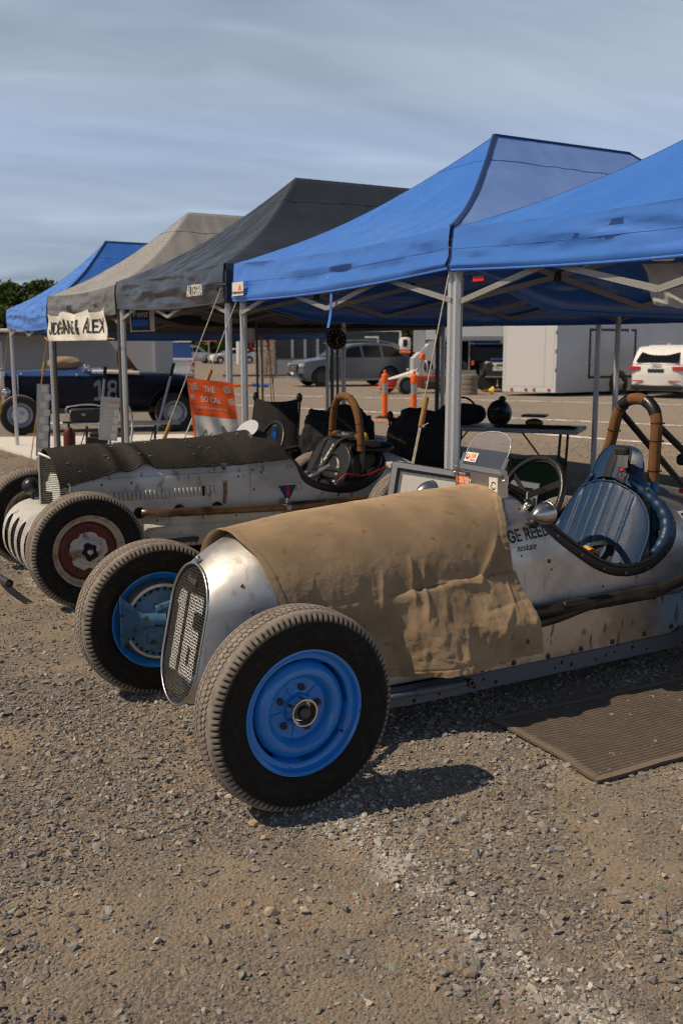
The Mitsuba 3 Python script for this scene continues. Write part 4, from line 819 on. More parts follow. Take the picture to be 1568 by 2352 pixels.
rg1 = lambda sx, sz, o, sd: 1 - np.abs(2 * (F(sx, sz, o, sd) + .5) - 1) * 3
disp += drop_ * .013 * np.clip(rg1(5, 2.6, 5, 21), 0, 1) + (.22 + drop_) * .0050 * np.clip(rg1(9, 8, 5, 23), 0, 1)
disp += ridge(1.20, .80, 1.06, .60, .020, .020) + ridge(.74, .75, .73, .56, .016, .014) + ridge(.82, .64, 1.08, .61, .016, .012) + ridge(.80, .72, .77, .48, .018, .014) + ridge(1.22, .52, 1.05, .36, .03, .012) + ridge(1.20, .74, 1.22, .48, .014, .010) + ridge(.88, .46, .95, .28, .03, .010) + ridge(.66, .42, .74, .28, .02, .010) + ridge(.60, .70, .58, .50, .016, .012)
disp -= ridge(1.20, .73, 1.10, .62, .018, .012) + ridge(1.05, .50, 1.3, .53, .02, .006)
edge = np.minimum(np.arange(NA)[:, None], NA - 1 - np.arange(NA)[:, None]) / NA * 1.33
edge = np.minimum(edge, (NB - 1 - np.arange(NB))[None] / NB * 1.9); hem = np.clip(edge / .035, 0, 1)
pk_ = np.where(hem < 1, .0012 * np.sin(X * 190 + 3 * F(9, 9, 2, 8)) * (np.arange(NB)[None] > NB * .9) + .0012 * np.sin(Z * 190) * (np.arange(NA)[:, None] > NA * .95), 0)
disp += pk_ + .0035 * (hem < 1) - .0025 * np.exp(-((edge - .036) / .004) ** 2)
P2 = P + nn * np.maximum(disp, -.006)[..., None]
CLOTH = thing('canvas_cover', 'tan canvas sheet with hemmed edges draped over the bonnet of the blue-wheeled racing car', 'cover')
cm = thick(P2, .002); v_, f_ = cm
if np.cross(v_[f_[1000, 1]] - v_[f_[1000, 0]], v_[f_[1000, 2]] - v_[f_[1000, 0]]) @ nn.reshape(-1, 3)[f_[1000, 0]] < 0: cm = (v_, f_[:, ::-1])
part(CLOTH, 'sheet', cm, 'canvas', True, M1)
for j in (NA - 8, NA - 14): part(CLOTH, 'seam', tube((P2 + nn * .0012)[j, NB // 3:-6:3], .0012, 4), 'thread', True, M1)
part(CLOTH, 'seam', tube((P2 + nn * .0012)[6, NB // 4:-6:3], .0012, 4), 'thread', True, M1); part(CLOTH, 'seam', tube((P2 + nn * .0012)[8:-8:3, -9], .0012, 4), 'thread', True, M1)
gp = P2[NA - 18, -16] + nn[NA - 18, -16] * .002
part(CLOTH, 'grommet', xf(lathe([(.005, 0), (.006, -.003), (.011, -.003), (.012, 0)], 20), TR(*gp)), 'exhaust_copper', True, M1); part(CLOTH, 'grommet_hole', xf(lathe([(0, -.0008), (.0055, -.0008), (.0055, 0)], 14), TR(*gp)), 'black_matte', False, M1)
# ------------------------------------------------------------------ second racing car: white, red and cream wheels
M2 = carM((-1.943, 6.7074), 30.0)
CAR2 = thing('racing_car', 'weathered white vintage racing car with red and cream wheels and louvred hood', 'racing car')
X2 = np.array([.0, .3, .8, 1.31, 1.5, 1.75, 2.1, 2.5, 2.9, 3.2])
T2 = dict(zt=[.925, .930, .945, .965, .972, .945, .88, .82, .68, .48], zb=[.2, .2, .2, .2, .2, .2, .2, .22, .3, .38], w=[.205, .238, .272, .298, .302, .305, .300, .262, .17, .05],
    rt=[.26, .26, .26, .26, .27, .27, .26, .25, .2, .1], rb=[.04, .04, .04, .04, .04, .04, .05, .07, .08, .05], p=[1.75, 1.75, 1.8, 1.85, 1.9, 2.0, 2.1, 2.1, 2.0, 2.0])
B1_, LEAN_ = B1, LEAN
B2 = {k: PchipInterpolator(X2, v) for k, v in T2.items()}
B1 = B2; LEAN = lambda x: 0.0
def hw2(x, z):
    zt, rt, w, p = B2['zt'](x), B2['rt'](x), B2['w'](x), B2['p'](x)
    k = np.clip((np.asarray(z, float) - (zt - rt)) / rt, 0, 1); return w * (1 - k ** p) ** (1 / p)
OP2 = np.array([(1.47, 1.0), (1.50, .965), (1.56, .905), (1.63, .83), (1.70, .755), (1.745, .685), (1.82, .628), (1.95, .585), (2.10, .568), (2.22, .58), (2.33, .622), (2.43, .69), (2.485, .76), (2.495, .82), (2.46, .88)])
O2 = spline(np.c_[OP2, OP2[:, 0] * 0], 70)[:, :2]
b2 = loft(np.linspace(.04, 3.2, 70)) - (loft(np.linspace(1.35, 2.75, 24), .010)) - man(prism_xz(np.vstack([O2, [(2.44, 1.3), (1.47, 1.3)]]), -.6, .6))
for x0 in (1.312,): b2 = b2 - (man(box(x0 - .002, x0 + .002, -.4, .4, .0, 1.2)) - loft(np.linspace(1.2, 1.5, 8), .006))
b2 = b2 - (man(box(.05, 1.31, -.4, .4, .736, .742)) - loft(np.linspace(.03, 1.4, 14), .007)) - (man(box(.3, 3.0, -.4, .4, .379, .384)) - loft(np.linspace(.2, 3.1, 24), .006))
part(CAR2, 'body', b2, 'worn_silver', 40, M2)
def onside(m, off=.001):
    v, f = vf(m); return np.stack([v[:, 0], -(hw2(v[:, 0], v[:, 1]) + off + v[:, 2]), v[:, 1]], 1), f[:, ::-1] if False else f
# louvres pressed out of the hood side
for i in range(26):
    x = .31 + i * .0295
    if i == 22:
        part(CAR2, 'louvre_slot', onside(mv(prism(sg.LineString([(0, -.028), (0, .028)]).buffer(.010), .0008), x, .615)), 'black_matte', False, M2); continue
    lz = np.linspace(-1, 1, 9); prof = np.stack([np.stack([np.array([-.011, -.004, .004, .010]), np.full(4, q * .036), np.array([0, 1.0, .85, -.25]) * .019 * math.sqrt(max(0, 1 - abs(q) ** 4))], 1) for q in lz])
    v, f = gridf(prof); v = v + [x, .615, 0]
    part(CAR2, 'louvre', onside((v, f)), 'worn_silver', 35, M2)
for x, z in ((.25, .70), (1.22, .70), (1.20, .42), (.62, .43), (.95, .43), (.45, .70), (1.40, .72), (1.36, .45), (1.34, .74), (1.34, .60), (1.42, .79), (1.9, .53), (2.35, .52), (2.5, .60), (.55, .31), (1.15, .33), (1.7, .33), (.9, .25), (1.9, .42), (2.1, .45)):
    part(CAR2, 'rivet', xf(ball(.0085, 6, 1, .4, 1), TR(x, -float(hw2(x, z)) - .001, z)), 'dark_steel', True, M2)
st2 = part(CAR2, 'leather_strap', onside(cat(box(1.105, 1.135, .60, .78, 0, .006, .002), mv(xf(box(-.013, .013, -.05, .05, 0, .004), RO('z', -6)), 1.115, .565, .004))), 'exhaust_copper', False, M2)
k = uniq(st2 + '__buckle'); scene[k] = ply(xf(onside(cat(box(1.10, 1.14, .665, .678, .006, .010), box(1.10, 1.14, .725, .735, .006, .010), box(1.10, 1.14, .78, .80, 0, .012))), M2), 'steel')
tp = [(1.525, .618), (1.69, .618), (1.61, .475)]; c_ = np.mean(tp, 0)
def surf(poly, off, bs, nm):
    m = trimesh.creation.extrude_polygon(sg.Polygon(poly), .001, engine='earcut').subdivide_to_size(.04); return part(CAR2, nm, onside(m, off), bs, False, M2)
surf(tp, .0005, 'print_white', 'badge_border'); surf([tuple(c_ + (np.array(q) - c_) * .92) for q in tp], .002, 'print_navy', 'badge_triangle')
surf([(1.600, .606), (1.622, .606), (1.618, .575), (1.632, .572), (1.620, .545), (1.628, .542), (1.612, .500), (1.600, .53), (1.608, .535), (1.596, .565), (1.606, .568)], .0035, 'print_red', 'badge_bolt')
# radiator nose: two mesh panels meeting in a V
RA, RB_, RC = np.array([-.10, 0, 0]), np.array([.045, -.205, 0]), np.array([.045, .205, 0])
for s, Q in ((-1, RB_), (1, RC)):
    ex = (Q - RA) if s < 0 else (RA - Q); L = np.linalg.norm(ex); o0 = RA if s < 0 else Q
    poly = sg.Polygon([(0, .30), (L, .34), (L, .70), (.11, .875), (0, .905)] if s < 0 else [(L, .30), (0, .34), (0, .70), (L - .11, .875), (L, .905)])
    pn = part(CAR2, 'grille_panel', place(o0, ex, (0, 0, 1), mv(prism(poly, .004), 0, 0, -.012)), 'black_matte', False, M2)
    MS, CS = [], []
    one2 = sg.box(.095, .40, .160, .785).union(sg.Polygon([(.045, .66), (.045, .70), (.095, .785), (.095, .66)]))
    for (ax, arr) in (('v', np.arange(.006, L, .0125)), ('h', np.arange(.31, .905, .0125))):
        for q in arr:
            ln = sg.LineString([(q, 0), (q, 2)]) if ax == 'v' else sg.LineString([(-1, q), (2, q)])
            c = poly.intersection(ln).bounds
            if not c or max(c[2] - c[0], c[3] - c[1]) < .01: continue
            p0, p1 = ((q, c[1], 0), (q, c[3], 0)) if ax == 'v' else ((c[0], q, 0), (c[2], q, 0))
            n_ = max(2, int(np.linalg.norm(np.subtract(p1, p0)) / .012)); PP = np.linspace(p0, p1, n_)
            on = np.array([s < 0 and one2.contains(sg.Point(a[0], a[1])) for a in PP]); r = np.where(on, .0036, .0022)
            MS.append(tube(PP, r, 4, caps=False)); CS.append(np.where(np.repeat(on, 4)[:, None], [.70, .74, .68], [.05, .048, .045]))
    k = uniq(pn + '__wire_mesh'); scene[k] = ply(xf(place(o0, ex, (0, 0, 1), cat(*MS)), M2), 'mesh_paint', False, np.vstack(CS))
EM = RA + (RB_ - RA) * .44; EM2 = RA + (RC - RA) * .44
part(CAR2, 'radiator_shell', cat(tube([(-.10, 0, .30), (-.105, 0, .60), (-.10, 0, .905)], .008, 8), *[tube([(.045, s * .208, .33), (.045, s * .208, .70), (EM[0], s * abs(EM[1]), .878), (-.10, 0, .91)], .010, 8) for s in (-1, 1)]), 'worn_silver', 40, M2)
lm = part(CAR2, 'headlamp', mv(xf(ball(.062, 14), SC(1.05, 1, 1)), -.10, .27, .655), 'black_leather', True, M2)
k = uniq(lm + '__mount'); scene[k] = ply(xf(tube([(-.1, .27, .61), (-.09, .27, .5)], .012, 8), M2), 'dark_steel', True)
# low front cowl with slots
pc = spline([(.02, 0, .565), (-.10, 0, .565), (-.20, 0, .53), (-.275, 0, .45), (-.305, 0, .34), (-.29, 0, .23), (-.235, 0, .15), (-.12, 0, .10)], 120)
ya = np.linspace(-.46, .46, 200); ss = np.r_[0, np.cumsum(np.linalg.norm(np.diff(pc, axis=0), axis=1))]; mids = np.interp(.335, pc[::-1, 2], ss[::-1])
e_ = np.clip((np.abs(ya) - .30) / .16, 0, 1)
P = np.stack([np.stack([pc[i, 0] * (1 - .55 * e_ ** 2) , ya, .30 + (pc[i, 2] - .30) * (1 - .30 * e_ ** 2)], 1) for i in range(120)])
v, f = gridf(P); fc = f.reshape(-1, 3); ui = v[fc].mean(1); si = np.repeat(ss[:, None], 200, 1).reshape(-1)[fc].mean(1)
hole = np.zeros(len(fc), bool)
for yc in (-.38, -.19, 0, .19, .38): hole |= (((ui[:, 1] - yc) / .056) ** 2 + (np.abs(si - mids) / .165) ** 3) < 1
part(CAR2, 'front_cowl', (v, fc[~hole]), 'worn_silver', True, M2)
part(CAR2, 'cowl_mesh', cat(gridf(P[30:118, 6:-6] * [.86, 1, 1] + [.01, 0, 0])), 'black_matte', True, M2)
part(CAR2, 'cowl_mesh', cat(*[tube(P[i, 8:-8:4] * [.90, 1, 1], .0022, 4, caps=False) for i in range(34, 118, 3)]), 'exhaust_dark', True, M2)
for yc in (-.285, -.095, .095, .285):
    for i in (62, 84, 104): part(CAR2, 'cowl_rivet', mv(ball(.006, 5), *P[i, np.abs(ya - yc).argmin()]), 'steel', True, M2)
part(CAR2, 'front_axle', cat(tube([(0, -.62, .36), (0, -.35, .31), (0, .35, .31), (0, .62, .36)], .03, 10), tube([(-.12, -.6, .31), (-.12, .6, .31)], .012, 8), tube([(0, .5, .33), (.9, .30, .28)], .018, 8), tube([(0, -.5, .33), (.9, -.30, .28)], .018, 8)), 'dark_steel', 40, M2)
part(CAR2, 'nerf_bar', tube(spline([(-.42, .42, .14), (-.43, .1, .12), (-.42, -.42, .14)], 20), .025, 10), 'dark_steel', True, M2)
part(CAR2, 'side_blade', hull([(.50, -.33, .375), (.50, -.33, .425), (.74, -.36, .40), (.74, -.36, .408), (.50, -.40, .40), (.50, -.40, .408)]), 'hub_white', False, M2)
part(CAR2, 'underbody', box(.2, 2.6, -.27, .27, .17, .198), 'black_matte', False, M2)
# exhaust along the side
part(CAR2, 'exhaust_pipe', tube(spline([(.50, -.30, .50), (.57, -.335, .493), (.75, -.34, .488), (1.56, -.345, .462), (2.4, -.36, .462), (2.9, -.40, .47)], 60), .027, 14), 'exhaust_copper', True, M2)
part(CAR2, 'exhaust_pipe', cat(tube([(.76, -.34, .488), (1.55, -.345, .462)], .031, 14), tube([(1.60, -.345, .461), (2.4, -.36, .462)], .033, 14)), 'exhaust_copper', True, M2)
part(CAR2, 'exhaust_port', cat(*[xf(lathe([(0, -.003), (.04, -.003), (.045, .01)], 20), TR(x, -float(hw2(x, .49)), .49)) for x in (.50, .78, 1.06)]), 'black_matte', False, M2)
part(CAR2, 'exhaust_clamp', cat(tube([(1.565, -.345, .462), (1.60, -.345, .462)], .042, 16), box(1.57, 1.595, -.35, -.30, .40, .47, .004), box(1.57, 1.595, -.37, -.33, .49, .525, .004)), 'steel', 40, M2)
# cockpit trim and padded edge
for s in (-1, 1):
    dx = np.gradient(O2, axis=0); dx /= np.linalg.norm(dx, axis=1, keepdims=True); nr = np.stack([dx[:, 1], -dx[:, 0]], 1)
    wdt = np.interp(np.arange(70), [0, 14, 22, 45, 62, 69], [.006, .014, .05, .065, .07, .04]); rows = []
    for j in range(6):
        q = O2 + nr * (wdt * j / 5 - .012)[:, None]; q[:, 1] = np.minimum(q[:, 1], B2['zt'](q[:, 0]) - .002)
        rows.append(np.stack([q[:, 0], s * (hw2(q[:, 0], q[:, 1]) + .005 + .010 * math.sin(PI * j / 5)), q[:, 1]], 1))
    P = np.stack(rows, 1); part(CAR2, 'cockpit_trim', thick(P if s > 0 else P[:, ::-1], .004), 'black_leather', True, M2)
    q = O2[36:69]; y = hw2(q[:, 0], np.minimum(q[:, 1], B2['zt'](q[:, 0]) - .004)); t_ = np.linspace(0, 1, 33)
    part(CAR2, 'padded_roll', tube(np.stack([q[:, 0] - .008, s * np.maximum(y - .008, .12), q[:, 1] + .012], 1), .014 + .030 * np.sin(PI * t_ ** .6), 14), 'black_leather', True, M2)
part(CAR2, 'tail_pad', mv(xf(ball(1, 16), SC(.24, .235, .055)), 2.46, 0, .825), 'black_leather', True, M2)
part(CAR2, 'tail_rib', cat(*[tube(spline([(2.36 + .05 * i, .02 - .11 * i * .5, .885 - .008 * i), (2.40 + .05 * i, -.10, .865 - .01 * i), (2.42 + .05 * i, -.19, .80)], 14), .012, 8) for i in range(3)]), 'black_leather', True, M2)
part(CAR2, 'fuel_cap', cat(xf(lathe([(0, .035), (.035, .035), (.042, .028), (.042, .012), (.030, .008), (.030, -.04)], 24, 'z'), TR(2.62, -.02, .80)), tube(spline([(2.58, .02, .82), (2.60, .05, .88), (2.64, .05, .88), (2.67, .02, .83)], 14), .007, 6)), 'chrome', 35, M2)
# seat: black, two arched panels with horizontal pleats
tt, yy = np.meshgrid(np.linspace(0, 1, 70), np.linspace(-1, 1, 121), indexing='ij')
z = .50 + .405 * tt; half = .300 * np.sqrt(np.clip(1 - np.clip((tt - .50) / .50, 0, 1) ** 2.5, 0, 1)) + .004; y = yy * half; x = 2.045 + .17 * tt - .05 * (1 - (y / .29) ** 2)
inp = np.zeros_like(x)
for cy in (-.115, .115): inp = np.maximum(inp, ((np.abs(y - cy) < .094) & ((z < .66) | (((y - cy) / .094) ** 2 + ((z - .66) / .125) ** 2 < 1))).astype(float))
edge = np.zeros_like(x)
for cy in (-.115, .115):
    r = np.where(z < .66, np.abs(np.abs(y - cy) - .094), np.abs(np.sqrt(((y - cy) / .094) ** 2 + ((z - .66) / .125) ** 2) - 1) * .1); edge = np.maximum(edge, np.exp(-(r / .007) ** 2))
ple = np.abs(((z - .50) / .055) % 1 - .5) * 2
puff = .012 * (1 - inp) + inp * .012 * (1 - ple ** 5) * (z < .71) + inp * .007 * (z >= .71) - .009 * edge
P = np.stack([x - puff, y, z], -1); s2 = part(CAR2, 'seat', thick(P, .05), 'black_leather', True, M2)
e = np.concatenate([P[:, 0], P[-1, 1:-1], P[::-1, -1]])[::4]; k = uniq(s2 + '__piping'); scene[k] = ply(xf(tube(e, .007, 8), M2), 'black_leather', True)
k = uniq(s2 + '__seat_cushion'); scene[k] = ply(xf(box(1.7, 2.12, -.26, .26, .36, .50, .05), M2), 'black_leather', 40)
# hoop, cross bar, harness
hp = np.array([.055, 0, 0]) + np.array([1, .87, 1]) * spline([(2.24, .27, .35), (2.24, .268, .80), (2.24, .250, .98), (2.235, .205, 1.12), (2.23, .135, 1.20), (2.225, .05, 1.232), (2.225, -.05, 1.232), (2.23, -.135, 1.20), (2.235, -.205, 1.12), (2.24, -.250, .98), (2.24, -.268, .8), (2.24, -.27, .35)], 150)
hoop = part(CAR2, 'roll_hoop', tube(hp, .021, 12), 'dark_steel', True, M2); L_ = np.r_[0, np.cumsum(np.linalg.norm(np.diff(hp, axis=0), axis=1))]; T_ = L_[-1]
def seg2(a, b, r, bs, nm, n=9):
    i = np.linspace(a * T_, b * T_, 30); q = np.stack([np.interp(i, L_, hp[:, c]) for c in range(3)], 1) + [-.012, 0, 0]
    k = uniq(f'{hoop}__{nm}'); scene[k] = ply(xf(sweep(q, circ(r, n)), M2), bs, 50)
seg2(.232, .315, .029, 'tan_foam', 'padding'); seg2(.317, .455, .030, 'tan_foam', 'padding'); seg2(.457, .545, .030, 'tan_foam', 'padding'); seg2(.548, .69, .031, 'tan_foam', 'padding'); seg2(.692, .765, .029, 'tan_foam', 'padding')
for f_ in (.25, .30, .40, .456, .546, .66, .74): seg2(f_, f_ + .003, .033, 'black_trim', 'cable_tie')
cb = part(CAR2, 'cross_bar', tube([(2.295, -.22, .925), (2.295, .22, .925)], .027, 12), 'tan_foam', True, M2); k = uniq(cb + '__foil'); scene[k] = ply(xf(cat(tube([(2.292, -.01, .928), (2.292, .12, .928)], .0285, 12), tube([(2.292, -.16, .928), (2.292, -.02, .928)], .0285, 12)), M2), 'steel', True)
for y0, y1, nm in ((.09, .135, 0), (-.12, -.015, 1)):
    q = spline([(2.33, y0, .935), (2.285, y0, .962), (2.235, y0, .935), (2.155, y0, .905), (2.115, (y0 + y1) / 2, .82), (2.035, y1, .665), (2.0, y1, .585)], 40)
    sp = part(CAR2, 'harness_strap', thick(np.stack([q + [0, .026, 0], q - [0, .026, 0]], 1), .004), 'webbing', True, M2)
    if nm:
        mid = q[22]; up = q[18] - q[26]; k = uniq(sp + '__lettering'); scene[k] = ply(xf(place(mid + [-.010, 0, .004], -up / np.linalg.norm(up) * -1, np.array([0, 1.0, 0]), text('sparco', .030, .002, True, wide=1.2)), M2), 'print_white')
    b0 = part(CAR2, 'buckle', mv(box(-.018, .008, -.034, .034, -.022, .022, .005), *q[-4]), 'chrome', False, M2)
    k = uniq(b0 + '__tab'); scene[k] = ply(xf(mv(xf(box(-.03, .0, -.018, .018, -.04, .0, .004), RO('y', 40)), *(q[-1] + [-.01, 0, -.01])), M2), 'orange_web')
part(CAR2, 'cable', tube(spline([(2.03, -.29, .60), (2.1, -.315, .66), (2.22, -.325, .645), (2.36, -.325, .67), (2.48, -.32, .71)], 30), .0045, 6), 'red_plastic', True, M2)
part(CAR2, 'battery_box', box(2.47, 2.60, -.37, -.29, .69, .735, .006), 'print_grey', False, M2)
part(CAR2, 'door_tube', tube([(1.80, -.20, .62), (2.0, -.24, .73)], .018, 8), 'steel', True, M2)
part(CAR2, 'warning_tag', mv(ball(.03, 8, 1, 1, 1.4), 2.42, -.06, .905), 'yellow_plastic', True, M2)
# steering wheel and screen
c0 = np.array([1.61, -.01, .875]); nr_ = np.array([-.92, 0, .39]); sy_ = np.array([0, -1, 0]); su_ = np.cross(nr_, sy_)
part(CAR2, 'steering_wheel', tube(np.array([c0 + .195 * (math.cos(a) * sy_ + math.sin(a) * su_) for a in np.arange(60) * PI / 30]), .015, 10, True), 'black_leather', True, M2)
part(CAR2, 'steering_column', cat(tube([c0, c0 + nr_ * .3], .015, 8), *[bar(c0, c0 + .19 * (math.cos(a) * sy_ + math.sin(a) * su_), .004, .025) for a in (.5, 2.64, -PI / 2)]), 'dark_steel', False, M2)
el = sg.Polygon([(.16 * math.cos(a), .055 + .085 * math.sin(a)) for a in np.linspace(0, 2 * PI, 40)[:-1]]).intersection(sg.box(-1, 0, 1, 1))
part(CAR2, 'windscreen', place((1.40, 0, .965), (0, -1, 0), (.62, 0, .78), prism(el, .003)), 'lamp_clear', False, M2)
part(CAR2, 'screen_mount', box(1.385, 1.41, -.15, .15, .955, .985, .004), 'steel', False, M2)
# wheels
def wheel_red(car, M, res, sd, detail=True):
    w = part(car, 'wheel', mv(lathe([(.226, -.014), (.2295, -.002), (.2275, .007), (.221, .0085), (.214, .002), (.208, -.014), (.197, -.020), (.189, -.022), (.184, -.030)], 80), y=.066), 'rim_cream', 35, M)
    scene[uniq(w + '__barrel')] = ply(xf(mv(lathe([(.212, -.012), (.190, -.05), (.186, -.10), (.215, -.128), (.226, -.130), (.2285, -.138), (.222, -.146), (.214, -.14), (.206, -.125), (.19, -.118), (.18, -.09), (.16, -.07)], 64), y=.066), M), 'rim_cream', True)
    scene[uniq(w + '__disc')] = ply(xf(mv(lathe([(.185, -.048), (.181, -.036), (.168, -.026), (.150, -.024), (.10, -.024), (0, -.024)], 80, 'y', lambda k, a: k == 0 and (a % (PI / 5)) < .26), y=.066), M), 'rim_red', 35)
    add_tyre(w, M, res, sd)
    rr = [(.121 - .016 * max(0, math.cos(5 * (a - .3))) ** 3 + .002 * math.sin(11 * a), a) for a in np.linspace(0, 2 * PI, 81)[:-1]]
    scene[uniq(w + '__centre_plate')] = ply(xf(mv(xf(prism([(r * math.cos(a), r * math.sin(a)) for r, a in rr], .004), RO('x', -90)), y=.043), M), 'hub_white', False)
    scene[uniq(w + '__hub_cap')] = ply(xf(mv(lathe([(0, .014), (.05, .013), (.072, .006), (.082, -.008), (.088, -.019)], 48), y=.066), M), 'hub_white', True)
    rg_ = np.random.default_rng(int(sd)); ch = [(.050 + .007 * math.sin(2 * a + sd) + .005 * math.sin(5 * a + 1) + rg_.uniform(-.0035, .0035), a) for a in np.linspace(0, 2 * PI, 81)[:-1]]
    scene[uniq(w + '__worn_patch')] = ply(xf(mv(xf(prism([(r * math.cos(a), r * math.sin(a)) for r, a in ch], .0025), RO('x', -90)), y=.0785), M), 'black_matte', False)
    scene[uniq(w + '__hub_nut')] = ply(xf(mv(lathe([(0, .016), (.014, .015), (.02, .008), (.022, 0)], 12), y=.0805), M), 'steel', True)
    for i in range(5):
        a = 2 * PI * i / 5 + .3
        scene[uniq(w + '__nut')] = ply(xf(mv(lathe([(.006, .002), (.006, .014), (.010, .014), (.012, .004), (.017, 0)], 14), .131 * math.cos(a), .044, .131 * math.sin(a)), M), 'dark_steel', 30)
    return w
for (x, y, res, sd) in ((0, -.70, 6, 4), (0, .70, 4, 5), (2.42, -.70, 4, 2), (2.42, .70, 4, 3)):
    s = -1 if y < 0 else 1; wheel_red(CAR2, M2 @ TR(x, y, .364) @ RO('z', 180 if s < 0 else 0), res, sd)
bp = part(CAR2, 'backing_plate', xf(lathe([(.165, 0), (.165, -.02), (.150, -.028), (.10, -.034), (.05, -.05), (0, -.052)], 60), TR(0, .60, .364)), 'hub_white', 35, M2)
for i in range(26):
    a = i * 2 * PI / 26; k = uniq(bp + '__hole'); scene[k] = ply(xf(xf(lathe([(0, 0), (.006, 0), (.007, .003)], 8), TR(.143 * math.cos(a), .571, .364 + .143 * math.sin(a))), M2), 'black_matte')
part(CAR2, 'brake_bracket', cat(box(-.06, .05, .52, .56, .36, .47, .008), box(-.02, .07, .50, .55, .30, .38, .008)), 'exhaust_copper', False, M2)
# ribbed rubber mat over the hood
NA, NB = 150, 520; rows = []
for i in range(NA):
    fa = i / (NA - 1); x0 = -.07 + fa * 1.60; g = {k: float(f(np.clip(x0, .02, 3))) for k, f in B2.items()}; w, zt, rt, p = g['w'] + .008, g['zt'], g['rt'], g['p']
    if x0 < .05: w *= np.interp(x0, [-.07, .05], [.93, 1])
    a = np.linspace(0, PI, 200); cy, sy = np.sign(np.cos(a)) * np.abs(np.cos(a)) ** (2 / p), np.abs(np.sin(a)) ** (2 / p)
    c = np.stack([w * cy, zt - rt + (rt + .010) * sy], 1); q_ = np.linspace(0, 1, 20)[1:, None]
    c = np.vstack([c, np.array([-w, zt - rt]) + q_ * np.array([-.03, -.2])])
    zend = np.interp(x0, [-.07, 0, .10, .26, .40, .47, .52, .58, .8, 1.27, 1.55], [.70, .705, .73, .768, .785, .805, .815, .79, .785, .79, .80])
    cut_ = np.argmax((c[:, 1] < zend) & (c[:, 0] < 0)); far_ = np.argmax(c[:, 1] > .80)
    c = c[far_:cut_ + 1]; s = np.r_[0, np.cumsum(np.linalg.norm(np.diff(c, axis=0), axis=1))]; q = np.linspace(0, s[-1], NB)
    Y, Z = np.interp(q, s, c[:, 0]), np.interp(q, s, c[:, 1]); L = (q - s[-1] * .45) / .45
    lift = .05 * math.exp(-((x0 - .47) / .05) ** 2) * np.clip((q / s[-1] - .45) / .5, 0, 1) + .022 * math.exp(-((x0 - .30) / .04) ** 2) * np.clip((q / s[-1] - .3) / .5, 0, 1)
    bump = .028 * math.exp(-((x0 - 1.33) / .16) ** 2) - .02 * math.exp(-((x0 - 1.02) / .12) ** 2) + .014 * math.sin(x0 * 9)
    nz = meshkit.fbm(np.stack([np.full(NB, x0 * 4), q * 5, q * 0], -1), 3, 4) - .5
    rib = .0030 * np.abs(np.sin(PI * q / .0145))
    ny, nz_ = Y / .3, np.full(NB, .8); ln = np.hypot(ny, nz_)
    o = np.maximum(lift + bump * .7 + .02 * nz, -.004) + rib + .006
    skew = np.interp(q / s[-1], [.4, 1], [0, .05]) * (1 - fa)
    rows.append(np.stack([np.full(NB, x0) + skew + np.interp(q / s[-1], [0, .45, 1], [-.10, -.04, .10]) * fa, Y + o * ny / ln, Z + o * nz_ / ln], 1))
P = np.array(rows)
MAT = thing('rubber_mat', 'dark ribbed rubber mat lying over the hood of the white racing car', 'mat')
part(MAT, 'sheet', thick(P[:, ::-1], .006), 'ribbed_rubber', True, M2)
part(MAT, 'edging', tube(P[::2, -1] + [0, -.002, -.002], .006, 6), 'exhaust_dark', True, M2)
rg = np.random.default_rng(3); lv = []
for i in range(26):
    q = P[rg.integers(8, NA - 8), rg.integers(150, NB - 20)]; lv.append(mv(xf(box(-.010, .010, -.003, .003, 0, .003), RO('z', rg.uniform(0, 180))), *(q + [0, -.002, .005])))
part(MAT, 'leaf_litter', cat(*lv), 'pallet_wood', False, M2); labels[MAT + '__leaf_litter'] = {'kind': 'stuff'}
B1, LEAN = B1_, LEAN_
# ------------------------------------------------------------------ things round the tents
def rope(label, p0, p1, split, mat='rope', seed=0, tog='wood_toggle'):
    t = thing('guy_rope', label, 'guy rope', 'guy ropes of the tents'); p0, p1 = np.array(p0, float), np.array(p1, float)
    n = 60; s = np.linspace(0, 1, n)[:, None]
    def cord(a, b, r):
        L = np.linalg.norm(b - a); q = a + (b - a) * np.linspace(0, 1, n)[:, None]; w = np.linspace(0, L / .035 * 2 * PI / 2, n)
        return tube(q, r * (1 + .12 * np.sin(np.arange(n) * 2.1)), 6)
    a = p0 + (p1 - p0) * split; b = p0 + (p1 - p0) * (split + .078); d = (p1 - p0) / np.linalg.norm(p1 - p0); sd = np.array([.020, -.01, 0])
    part(t, 'cord', cord(p0, a, .0050), mat, True); part(t, 'cord', cord(a + [0, 0, -.02], p1, .0045), mat, True); part(t, 'cord', cord(b + sd * .6, p1 + sd * .4, .0045), mat, True)
    part(t, 'toggle', tube([a - d * .01 + sd * .5, b + sd * .5], .0165, 10), tog, 40); part(t, 'knot', cat(mv(ball(.010, 6), *(b + sd * 1.2)), tube([b + sd, b + sd * 2 + [.012, 0, .02]], .0028, 5)), mat, True)
    part(t, 'peg', tube([p1 + [0, 0, -.05], p1 + [-.02, 0, .06]], .006, 6), 'steel', True)
L0 = C0 + W * .03
rope('white guy rope with a wooden toggle beside the nearest tent leg', [.625, 5.95, 2.03], [.23, 5.72, 0], .352)
rope('white guy rope with a tilted wooden toggle in front of the orange banner', [C0[0] + U[0] * 3.0, C0[1] + U[1] * 3.0, 2.02], [-1.66, 8.2, 0], .30)
rope('white guy rope from the corner of the black tent, left of the orange banner', [C0[0] + U[0] * 3.3 + .0, C0[1] + U[1] * 3.3, 2.16], [-1.86, 8.42, 0], .55)
rope('yellow guy rope at the left edge, below the far blue tent', [-5.24, 15.98, 1.95], [-5.52, 15.83, 0], .62, 'yellow_rope', tog='yellow_rope')
